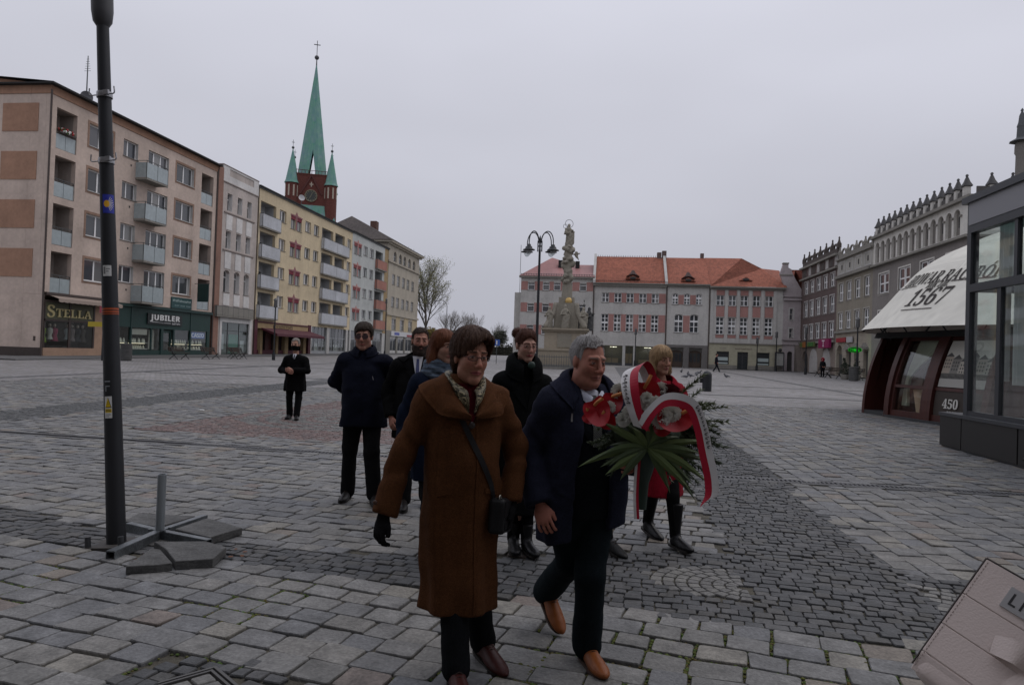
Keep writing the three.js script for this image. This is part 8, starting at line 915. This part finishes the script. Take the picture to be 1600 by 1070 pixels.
// --- woman in the black coat ---
{
  const P = person({ x: -.62, z: -5.5, yaw: .38, label: 'woman with upswept brown hair and glasses in long black coat', sh: .19, shY: 1.33, hipY: .82, head: [.02, 1.575, .02], hs: 1.02, hy: .12, hp: .1, skin: [.42, .235, .18], face: { age: 1, jaw: 1.0, lip: [.3, .07, .07] }, hair: 'updo', hairC: [.07, .028, .018], lock: .06, nStrand: 600, armR: [[-.25, 1.04, .02], [-.22, .8, .1]], armL: [[.25, 1.04, -.02], [.2, .8, .08]], legR: [[-.03, .42, .03], [-.03, .12, .02]], legL: [[.07, .42, .04], [.075, .12, .05]], trousers: [fabric([.01, .01, .011]), .085, .065, .052], shoe: leather([.01, .01, .011], .3), boot: .12, shoeL: .24, footL: { yaw: .1 }, footR: { yaw: -.15 }, eyewear: { m: mat(lin(.25, .15, .13), .3, { metalness: .8 }), r: .022, ry: .8 } });
  const m = fabric([.0085, .009, .0095]), b = loft([[.3, .2, .17], [.7, .19, .16], [.95, .19, .155], [1.12, .195, .155], [1.26, .19, .13], [1.335, .15, .1], [1.4, .09, .085], [1.47, .085, .085, 0, -.005]], { fold: .012, nf: 7, foldH: .7 }), sr = sleeve(P.SR, P.ER, P.WR, .085, .075, .066), sl = sleeve(P.SL, P.EL, P.WL, .085, .075, .066), F = wrinkle(join(b, sr, sl, 1.33), .014, .005), c = P.cloth('coat', F, m); mesh('collar', boxUV(shell([[0, 1.53, -.085], [.06, 1.525, -.06], [.085, 1.51, .01], [.07, 1.475, .08], [.025, 1.43, .115]], [[0, 1.44, -.12], [.09, 1.43, -.09], [.14, 1.4, .0], [.13, 1.34, .09], [.04, 1.3, .15]], .02, .012, 34, 6, F)), m, c); for (const s of [-1, 1]) mesh('lapel', boxUV(drape(F, [[s * .04, 1.34], [s * .03, 1.25], [s * .0, 1.1]], [[s * .12, 1.3], [s * .1, 1.22], [s * .01, 1.1]], .01, 4, 12)), m, c); new MB().sph(.03, 1.43, .125, .03, 1, 1, .6).build('brooch', mat(lin(.01, .03, .022), .5), c); new MB().sph(.083, 1.525, .03, .007).sph(-.083, 1.53, .05, .007).build('earring', mat(lin(.6, .6, .58), .3), P.g);
}
// --- woman in the red coat ---
{
  const P = person({ x: .475, z: -6.0, yaw: .42, label: 'blonde woman in short red coat and tall black boots', sh: .175, shY: 1.275, hipY: .8, head: [-.01, 1.498, .02], hs: .95, hy: .1, hp: .04, skin: [.37, .2, .14], face: { age: 1, jaw: .97, lip: [.3, .11, .1] }, hair: 'bob', hairC: [.33, .22, .12], hairTone: (x, y, z) => z > .06 && Math.abs(x) < .06 ? .75 : 1, lock: .08, nStrand: 900, armR: [[-.22, 1.0, .08], [-.06, .98, .24]], armL: [[.23, 1.0, -.02], [.12, .96, .18]], legR: [[-.04, .42, -.1], [-.065, .13, -.3]], legL: [[.1, .42, .12], [.13, .12, .13]], trousers: [fabric([.011, .011, .012]), .08, .062, .052], shoe: leather([.009, .009, .01], .28), boot: .26, shoeL: .25, footL: { yaw: .1 }, footR: { yaw: .1, pitch: .2, y: .03 } });
  const m = fabric([.34, .015, .032]), b = loft([[.40, .22, .18], [.65, .21, .17], [.9, .2, .158], [1.08, .185, .145], [1.2, .175, .12], [1.28, .14, .095], [1.335, .085, .075]], { fold: .01, nf: 6 }), sr = sleeve(P.SR, P.ER, P.WR, .08, .07, .062), sl = sleeve(P.SL, P.EL, P.WL, .08, .07, .062), F = wrinkle(join(b, sr, sl, 1.275), .012, .004), c = P.cloth('coat', F, m); mesh('collar', boxUV(shell([[0, 1.4, -.075], [.055, 1.395, -.05], [.078, 1.38, .01], [.065, 1.35, .07], [.02, 1.3, .11]], [[0, 1.32, -.11], [.08, 1.315, -.085], [.12, 1.29, .0], [.11, 1.24, .09], [.03, 1.2, .14]], .016, .012, 30, 5, F)), m, c);
}
// --- man with the face mask, farther back ---
{
  const P = person({ x: -6.18, z: -13.8, yaw: .1, cell: .014, label: 'man in black overcoat and face mask standing on red paving', sh: .21, shY: 1.23, hipY: .76, head: [-.01, 1.495, .03], hs: 1.1, skin: [.36, .2, .145], hair: 'short', hairC: [.2, .18, .16], nStrand: 250, lock: .03, armR: [[-.28, .98, .04], [-.05, .96, .24]], armL: [[.27, .98, .04], [.04, .99, .24]], handR: { curl: .9, fw: [0, 1, 0] }, handL: { curl: .9, fw: [0, 1, 0] }, legR: [[-.1, .43, .02], [-.1, .11, -.02]], legL: [[.09, .43, .02], [.1, .11, .1]], trousers: [fabric([.01, .01, .011]), .1, .082, .075], shoe: leather([.01, .01, .01]), shoeL: .28, footL: { yaw: .3 } });
  const m = fabric([.0075, .0075, .008]), b = loft([[.56, .24, .17], [.8, .22, .165], [1.0, .21, .16], [1.15, .205, .145], [1.24, .18, .12], [1.31, .1, .085]], { fold: .01 }), sr = sleeve(P.SR, P.ER, P.WR, .085, .075, .065), sl = sleeve(P.SL, P.EL, P.WL, .085, .075, .065), F = wrinkle(join(b, sr, sl, 1.23), .012, .004); P.cloth('overcoat', F, m); mesh('shirt', boxUV(drape(F, [[-.01, 1.33], [-.035, 1.3], [-.01, 1.2]], [[.01, 1.33], [.035, 1.3], [.01, 1.2]], .008, 4, 8)), mat(lin(.55, .56, .6), .8, { side: THREE.DoubleSide }), P.g); mesh('tie', boxUV(drape(F, [[-.012, 1.31], [-.012, 1.2]], [[.012, 1.31], [.012, 1.2]], .014, 2, 6)), mat(lin(.01, .01, .012), .7, { side: THREE.DoubleSide }), P.g);
  const H = headField({}), mf = (x, y, z) => Math.max(H(x, y, z) - .006, y + .012 + .3 * Math.max(0, Math.abs(x) - .03), -.01 - z, -.105 - y); mesh('face_mask', boxUV(nets(mf, [-.09, -.13, -.03], [.09, .02, .14], .007).applyMatrix4(P.hm)), fabric([.008, .008, .009]), P.g);
}
// --- woman mostly hidden behind the man with the wreath ---
{
  const P = person({ x: -.09, z: -5.75, yaw: .2, cell: .016, label: 'person in dark coat and heeled shoes hidden behind the navy parka', sh: .17, shY: 1.2, hipY: .76, head: [-.08, 1.4, 0], hs: .95, hair: 'short', hairC: [.05, .03, .02], nStrand: 100, armR: [[-.2, .95, 0], [-.17, .72, .05]], armL: [[.2, .95, 0], [.14, .74, .1]], legR: [[-.06, .42, 0], [-.08, .12, -.1]], legL: [[.12, .42, .08], [.155, .13, .12]], trousers: [fabric([.01, .01, .011]), .085, .065, .05], shoe: leather([.01, .01, .01]), shoeL: .24, footL: { yaw: .5, pitch: .2, y: .035 } });
  const b = loft([[.55, .17, .15], [.9, .17, .15], [1.1, .165, .13], [1.2, .12, .09], [1.27, .07, .07]]), sr = sleeve(P.SR, P.ER, P.WR, .075, .065, .06), sl = sleeve(P.SL, P.EL, P.WL, .075, .065, .06); P.cloth('coat', join(b, sr, sl, 1.2), fabric([.01, .01, .012])); const a = P.AL; new MB().bar(V(a[0] - .03, .06, a[2] - .06), V(a[0] - .035, .0, a[2] - .07), .012, 8, .006).build('shoe_heel', leather([.01, .01, .01]), P.g);
}
// --- person just outside the frame with a fur trimmed hood ---
{
  const P = person({ x: 1.0, z: -1.22, yaw: -1.2, cell: .016, label: 'person in dark coat with grey fur trimmed hood holding the beige bag', sh: .18, shY: 1.36, hipY: .84, head: [.0, 1.6, 0], hs: 1.0, hair: 'long', hairC: [.06, .035, .02], nStrand: 100, armR: [[.1, 1.08, .24], [-.08, 1.2, .1]], armL: [[.05, 1.08, -.24], [-.1, .95, -.25]], legR: [[0, .45, .09], [0, .11, .1]], legL: [[0, .45, -.09], [0, .11, -.1]], trousers: [fabric([.012, .012, .014]), .09, .075, .07], shoe: leather([.012, .011, .011]), shoeL: .25 });
  const b = loft([[.7, .2, .16], [1.0, .19, .16], [1.2, .19, .14], [1.32, .15, .1], [1.42, .08, .08]]), sr = sleeve(P.SR, P.ER, P.WR, .08, .07, .062), sl = sleeve(P.SL, P.EL, P.WL, .08, .07, .062); P.cloth('coat', join(b, sr, sl, 1.36), fabric([.015, .015, .018])); const fr = (x, y, z) => { const r = Math.hypot(x, z - .02) - .2; return Math.hypot(r, (y - 1.37) * .9) - .075 - .05 * (vn3(x * 60, y * 60, z * 60) - .5); }; mesh('fur_trim', boxUV(nets(fr, [-.36, 1.2, -.34], [.36, 1.55, .38], .011)), fabric([.12, .115, .11]), P.g);
}
{ // blush leather handbag
  const Bg = thing('handbag', 'blush beige leather handbag with bow and metal nameplate', 'bag', .700, 1.035, -1.2); Bg.rotation.order = 'YXZ'; Bg.rotation.set(-.5, -.56, -.43); const lm = phys(lin(.62, .53, .49), .5, { specularIntensity: .5, bumpMap: T.woolB, bumpScale: .0004 }), edge = mat(lin(.05, .04, .036), .6); const rb = (w, h, d, r) => (x, y, z) => { const q = [Math.max(Math.abs(x) - w + r, 0), Math.max(Math.abs(y) - h + r, 0), Math.max(Math.abs(z) - d + r, 0)]; return Math.hypot(...q) - r; };
  mesh('body', boxUV(nets(rb(.157, .112, .05, .016), [-.19, -.14, -.08], [.19, .14, .08], .006)), lm, Bg); const hs = [[.0425, .1115], [-.0175, .0415], [-.0725, -.0185], [-.108, -.0735]]; for (const [a, b] of hs) { const sh = rect(-.156, .156, a + .0015, b - .0015), g = new THREE.ExtrudeGeometry(sh, { depth: .002, bevelEnabled: true, bevelSize: .0015, bevelThickness: .0015, bevelSegments: 2 }); if (a < -.1) { g.translate(0, .0735, 0); g.rotateX(.25); g.translate(0, -.0735, 0); } g.translate(0, 0, .049); mesh('front_panel', boxUV(g), lm, Bg); }
  new MB().tube([V(-.1585, -.1, .05), V(-.1585, 0, .0515), V(-.1585, .1125, .0515)], .0016, 10, 5).tube([V(-.158, .113, .0515), V(.158, .113, .0515)], .0016, 4, 5).build('edge_binding', edge, Bg); const st = new MB(); for (let i = 0; i < 34; i++) st.box(-.1535, -.1525, -.1 + i * .0062, -.0968 + i * .0062, .0523, .0532); st.build('stitching', mat(lin(.3, .24, .22), .8), Bg).userData.kind = 'stuff';
  const plate = new MB().box(-.108, -.02, .056, .092, .0525, .0565).build('nameplate', mat(lin(.45, .45, .45), .35, { metalness: .9 }), Bg); { const k = new MB(); for (let i = 0; i < 5; i++) { const x = -.1 + i * .016; k.box(x, x + .003, .064, .084, .0565, .0575); k.box(x + .003, x + .01, .064 + (i % 3) * .009, .067 + (i % 3) * .009, .0565, .0575); } k.build('nameplate_mark', mat(lin(.02, .02, .02), .6), plate); }
  const bow = new MB(), lp = (pts, w, w1 = .55) => { const c = new THREE.CatmullRomCurve3(pts.map(p => V(...p))), q = []; for (let i = 0; i < 18; i++) { const a = c.getPoint(i / 18), b = c.getPoint((i + 1) / 18), f = t => w * (w1 + (1 - w1) * Math.sin(Math.PI * t)), ta = c.getTangent(i / 18), n = V(-ta.y, ta.x, 0).normalize(), tb = c.getTangent((i + 1) / 18), n2 = V(-tb.y, tb.x, 0).normalize(), wa = f(i / 18), wb = f((i + 1) / 18); q.push([[a.x - n.x * wa, a.y - n.y * wa, a.z], [b.x - n2.x * wb, b.y - n2.y * wb, b.z], [b.x + n2.x * wb, b.y + n2.y * wb, b.z], [a.x + n.x * wa, a.y + n.y * wa, a.z]]); } bow.poly(q); };
  lp([[-.02, .0, .056], [-.05, .004, .075], [-.085, -.004, .068]], .018, .8); lp([[-.02, -.004, .054], [-.055, -.002, .058], [-.085, -.004, .066]], .017, .8); lp([[-.02, -.012, .056], [-.028, -.05, .066], [-.02, -.098, .062]], .02, .75); lp([[.0, .0, .056], [.035, .004, .078], [.07, 0, .066]], .018, .8); bow.sph(-.012, -.002, .062, .014, 1.2, 1, .7); bow.build('bow', Object.assign(lm.clone(), { side: THREE.DoubleSide }), Bg); new MB().tube([V(-.1, .11, 0), V(-.08, .24, -.02), V(.02, .29, -.03), V(.12, .24, -.02), V(.13, .11, 0)], .008, 30, 8).build('handle', lm, Bg);
}
// --- small figures across the square ---
{
  const walk = person({ x: 10.25, z: -68, yaw: 1.5, cell: .03, label: 'person in dark clothes walking past the cream shop', sh: .2, shY: 1.4, hipY: .88, head: [.02, 1.6, 0], hs: 1.05, hair: 'short', hairC: [.03, .02, .015], armR: [[-.1, 1.12, .22], [.05, .9, .24]], armL: [[.05, 1.12, -.2], [-.1, .9, -.22]], legR: [[.12, .48, .06], [.28, .11, .06]], legL: [[-.02, .48, -.06], [-.25, .14, -.06]], trousers: [fabric([.02, .022, .03]), .1, .08, .075], shoe: leather([.3, .3, .3]), shoeL: .28 }); const b = loft([[.75, .19, .15], [1.1, .2, .16], [1.3, .19, .14], [1.42, .1, .09]]), sr = sleeve(walk.SR, walk.ER, walk.WR, .08, .07, .06), sl = sleeve(walk.SL, walk.EL, walk.WL, .08, .07, .06); walk.cloth('jacket', join(b, sr, sl, 1.4), fabric([.02, .02, .03]));
  const sit = person({ x: 18.55, z: -64.3, yaw: -.9, cell: .03, label: 'person in red hood standing by the benches', sh: .2, shY: 1.3, hipY: .82, head: [0, 1.5, 0], hs: 1.0, hair: 'short', hairC: [.04, .03, .02], armR: [[-.22, 1.0, .05], [-.1, .9, .2]], armL: [[.22, 1.0, .05], [.1, .9, .2]], legR: [[-.09, .45, .02], [-.09, .11, 0]], legL: [[.09, .45, .02], [.09, .11, 0]], trousers: [fabric([.012, .012, .014]), .1, .08, .075], shoe: leather([.012, .012, .012]) }); const b2 = loft([[.6, .22, .18], [1.0, .22, .17], [1.22, .2, .15], [1.34, .1, .09]]), s1 = sleeve(sit.SR, sit.ER, sit.WR, .085, .075, .065), s2 = sleeve(sit.SL, sit.EL, sit.WL, .085, .075, .065); sit.cloth('coat', join(b2, s1, s2, 1.3), fabric([.012, .012, .014])); sit.cloth('hood', (x, y, z) => smax(ell(x, y, z, [0, 1.5, -.02], [.15, .19, .16]), -ell(x, y, z, [0, 1.48, .17], [.09, .12, .12]), .01), fabric([.3, .02, .04]));
}
// ---------- wreath bouquet with ribbons ----------
{
  const W = thing('flower_wreath', 'wreath of red anthuriums, white blooms and palm leaf with ribbons', 'bouquet', .17, 1.18, -3.36); const gm = c => mat(lin(...c), .6, { side: THREE.DoubleSide });
  const palmM = [gm([.042, .07, .017]), gm([.07, .105, .026]), gm([.033, .055, .016])], q = prng(5);
  // fan palm: blades from one point
  for (let i = 0; i < 24; i++) { q.d = q(); const a = lerp(-1.05, 4.05, i / 23) + (q() - .5) * .22, L = lerp(.17, .31, q()) * (a > 3.2 ? .8 : 1), dz = rr(.02, .09), P = [], N = 8; const dir = [Math.cos(a), Math.sin(a)], nx = -dir[1], ny = dir[0], w = .015 + .005 * q(); for (let k = 0; k <= N; k++) { const t = k / N, x = .03 + dir[0] * L * t, y = -.06 + dir[1] * L * t * .72 - (.02 + .09 * q.d) * t * t, z = .13 + dz * t - .06 * t * t, ww = w * Math.sin(Math.PI * Math.min(1, .12 + t * .88)) * (t > .98 ? 0 : 1); P.push([[x - nx * ww, y - ny * ww, z], [x, y, z + .006], [x + nx * ww, y + ny * ww, z]]); } const qd = []; for (let k = 0; k < N; k++) { qd.push([P[k][0], P[k][1], P[k + 1][1], P[k + 1][0]], [P[k][1], P[k][2], P[k + 1][2], P[k + 1][1]]); } new MB().poly(qd).build('palm_blade', palmM[i % 3], W); }
  // fir and boxwood greens
  const needle = (pts, n, len, m, name) => { const c = new THREE.CatmullRomCurve3(pts.map(p => V(...p))), qd = []; for (let i = 0; i < n; i++) { const t = q(), p = c.getPoint(t), d = c.getTangent(t), o = V(q() - .5, q() - .5, q() - .5).cross(d).normalize().multiplyScalar(len * (1.1 - .5 * t)).addScaledVector(d, len * .7), s = V(q() - .5, q() - .5, q() - .5).setLength(.0035); qd.push([[p.x - s.x, p.y - s.y, p.z - s.z], [p.x + s.x, p.y + s.y, p.z + s.z], [p.x + o.x, p.y + o.y, p.z + o.z]]); } const k = new MB().poly(qd); k.tube(pts.map(p => V(...p)), .0025, 10, 5); return k.build(name, m, W); };
  const fir = gm([.04, .06, .025]), fir2 = gm([.08, .1, .04]); for (let i = 0; i < 60; i++) { const a = rr(-1.2, 1.0), L = rr(.16, .32), s = [rr(.02, .12), rr(-.04, .1), rr(-.06, .04)]; needle([s, [s[0] + Math.cos(a) * L * .55, s[1] + Math.sin(a) * L * .5, s[2] + rr(-.03, .03)], [s[0] + Math.cos(a) * L, s[1] + Math.sin(a) * L * .9 - .03, s[2] + rr(-.05, .05)]], 150, .026, a > .1 ? fir2 : fir, 'fir_sprig'); } for (let i = 0; i < 16; i++) { const a = rr(2.4, 4.4), L = rr(.1, .2), s = [rr(-.06, .02), rr(-.1, .04), rr(-.04, .04)]; needle([s, [s[0] + Math.cos(a) * L * .5, s[1] + Math.sin(a) * L * .4, s[2]], [s[0] + Math.cos(a) * L, s[1] + Math.sin(a) * L * .7 - .03, s[2] + .02]], 110, .024, fir, 'fir_sprig'); }
  new MB().lathe([[.02, -.32], [.028, -.2], [.06, -.1], [.1, -.02], [0, .0]], 14).tf(g => g.translate(.02, -.03, .04)).build('stem_binding', gm([.012, .03, .02]), W); const core = nets((x, y, z) => ell(x, y, z, [.03, .01, .03], [.15, .13, .08]) + .03 * (vn3(x * 30, y * 30, z * 30) - .5), [-.2, -.2, -.12], [.24, .2, .16], .012); mesh('moss_core', boxUV(core), gm([.02, .035, .014]), W);
  // anthuriums: glossy heart spathe with an orange spadix
  const redM = phys(lin(.3, .006, .012), .42, { clearcoat: .15, clearcoatRoughness: .3, specularIntensity: .4, side: THREE.DoubleSide }), spM = mat(lin(.5, .2, .06), .6); const anth = (x, y, z, s, rx, ry, rz, sp) => { const pos = [], idx = [], N = 28, K = 8; for (let k = 0; k <= K; k++) for (let n = 0; n < N; n++) { const a = n / N * Math.PI * 2, r = k / K * (.95 - .42 * Math.sin(a) * .0 + (Math.cos(a - Math.PI / 2) > .75 ? -.35 * (Math.cos(a - Math.PI / 2) - .75) / .25 : 0) + .28 * Math.max(0, Math.cos(a + Math.PI / 2)) ** 3), px = r * Math.cos(a) * .9, py = r * Math.sin(a); pos.push(px * s, py * s, s * (.28 * r * r + .05 * Math.sin(a * 5) * r)); } for (let k = 0; k < K; k++) for (let n = 0; n < N; n++) { const a = k * N + n, b = k * N + (n + 1) % N; idx.push(a, b, a + N, b, b + N, a + N); } let g = new THREE.BufferGeometry(); g.setAttribute('position', new THREE.Float32BufferAttribute(pos, 3)); g.setIndex(idx); g.computeVertexNormals(); const M4 = new THREE.Matrix4().compose(V(x, y, z), new THREE.Quaternion().setFromEuler(new THREE.Euler(rx, ry, rz)), V(1, 1, 1)); const o = mesh('anthurium', boxUV(g.applyMatrix4(M4)), redM, W); new MB().tube([V(0, s * .3, s * .1), V(sp[0] * .5, s * .3 + sp[1] * .5, s * .5), V(sp[0], s * .3 + sp[1], s * .62)], .008, 12, 8).tf(g => g.applyMatrix4(M4)).build('spadix', spM, o); };
  anth(.012, .18, .12, .078, -.15, .1, .15, [.03, .05]); anth(-.195, .1, .12, .07, -.2, -.25, .5, [.05, .0]); anth(.15, .09, .14, .085, -.2, .3, -1.2, [-.02, .06]); anth(-.125, .14, .07, .055, -.2, -.2, .2, [.05, .0]); anth(-.16, .06, .11, .05, -.1, -.2, .9, [.03, .0]); anth(-.225, .07, .1, .045, -.1, -.4, 1.2, [.03, .0]); anth(.1, .06, .13, .06, -.1, .3, -.6, [.0, .05]);
  // rose and white chrysanthemums
  const petal = (n, R0, name, m, x, y, z, rose) => { const qd = []; for (let i = 0; i < n; i++) { const u = i / n, a = i * 2.39996, e = rose ? lerp(1.45, .15, Math.sqrt(u)) : lerp(1.5, -.1, Math.sqrt(u)), r = R0 * (rose ? lerp(.35, 1, u) : .75 + .25 * hash(i, 9)), w = rose ? .6 * r : .16 * R0, d = V(Math.cos(a) * Math.cos(e), Math.sin(a) * Math.cos(e), Math.sin(e)), s = V(-Math.sin(a), Math.cos(a), 0).multiplyScalar(w), b = d.clone().multiplyScalar(r * (rose ? .35 : .08)), t = d.clone().multiplyScalar(r), tt = t.clone().addScaledVector(V(0, 0, 1), rose ? .12 * r : -.1 * r); const A = v => [x + v.x, y + v.y, z + v.z]; qd.push([A(b.clone().addScaledVector(s, -.5)), A(b.clone().addScaledVector(s, .5)), A(t.clone().addScaledVector(s, .7)), A(t.clone().addScaledVector(s, -.7))], [A(t.clone().addScaledVector(s, -.7)), A(t.clone().addScaledVector(s, .7)), A(tt)]); } return new MB().poly(qd).build(name, m, W); };
  petal(60, .058, 'red_rose', gm([.11, .004, .01]), .118, .172, .1, true); petal(40, .045, 'red_rose', gm([.26, .01, .03]), .09, .185, .06, true); const whM = mat(lin(.6, .6, .55), .8, { side: THREE.DoubleSide }); for (const [x, y, z, r] of [[.085, .085, .15, .06], [.045, .1, .155, .045], [.13, .1, .14, .045], [-.02, .13, .14, .04], [-.1, .18, .06, .04], [.085, .2, .1, .035], [-.05, .09, .14, .04], [-.08, .06, .14, .035], [.02, .16, .15, .03], [.06, .14, .16, .035], [-.14, .11, .1, .03]]) petal(130, r, 'white_chrysanthemum', whM, x, y, z, false); 
  // ribbons: one half white, one half red
  const silk = c => phys(lin(...c), .45, { specularIntensity: .6, side: THREE.DoubleSide }), whS = silk([.56, .55, .55]), rdS = silk([.34, .008, .028]); const ribbon = (pts, wdir, w, name) => { const c = new THREE.CatmullRomCurve3(pts.map(p => V(...p))), wd = new THREE.CatmullRomCurve3(wdir.map(p => V(...p))), N = 40; for (const [k, m, nm] of [[-1, whS, 'white'], [1, rdS, 'red']]) { const qd = []; for (let i = 0; i < N; i++) { const a = c.getPoint(i / N), b = c.getPoint((i + 1) / N), wa = wd.getPoint(i / N).setLength(w), wb = wd.getPoint((i + 1) / N).setLength(w); const A = a.clone().addScaledVector(wa, k), Bq = b.clone().addScaledVector(wb, k); qd.push([[a.x, a.y, a.z], [b.x, b.y, b.z], [Bq.x, Bq.y, Bq.z], [A.x, A.y, A.z]]); } new MB().poly(qd).build(nm + '_ribbon', m, W); } return { c, wd, w }; };
  const script = (r, t0, t1, n, off = -.55) => { const k = new MB(); for (let i = 0; i < n; i++) { const t = lerp(t0, t1, i / n), t2 = lerp(t0, t1, (i + .55) / n), a = r.c.getPoint(t), b = r.c.getPoint(t2), wa = r.wd.getPoint(t).setLength(r.w), wb = r.wd.getPoint(t2).setLength(r.w), h = .12 + .2 * hash(i, n), nn = r.c.getTangent(t).cross(wa.clone().normalize()); const s = V(0, 0, .003); const pt = (p, ww, e) => p.clone().addScaledVector(ww, off * -1 * -1 + e).add(s); k.tube([pt(a, wa, -h), pt(a.clone().lerp(b, .4), wa, h), pt(b, wb, -h * .3)], .0016, 6, 4); } k.build('ribbon_lettering', mat(lin(.02, .02, .02), .7), W); };
  const r1 = ribbon([[.0, .03, .19], [-.03, .1, .2], [-.055, .2, .19], [-.05, .275, .13], [.0, .305, .06], [.03, .265, .03], [.05, .21, .04]], [[1, -.3, 0], [1, -.35, 0], [1, 0, .1], [1, .2, .5], [.7, .5, .7], [.6, .7, .2], [.5, .7, 0]], .038); script(r1, .22, .48, 8);
  const r2 = ribbon([[.0, .04, .2], [.035, .1, .215], [.09, .155, .21], [.155, .16, .19], [.212, .135, .18], [.25, .05, .18], [.275, -.06, .185], [.302, -.18, .19], [.3, -.245, .2], [.268, -.272, .22]], [[.6, -.6, .2], [.3, -.9, .2], [.0, -1, .2], [-.2, -1, .1], [-.8, -.6, .1], [-1, -.25, .1], [-1, -.2, .1], [-1, -.15, .1], [-1, -.1, .3], [-.6, -.5, .6]].map(p => p.map(v => v)), .03); script(r2, .46, .66, 11);
  ribbon([[.0, -.05, .1], [-.01, -.16, .12], [-.012, -.28, .12], [-.005, -.38, .115]], [[1, 0, 0], [1, 0, .2], [1, 0, -.3], [1, 0, .1]], .012);
}
renderer.render(scene, camera);
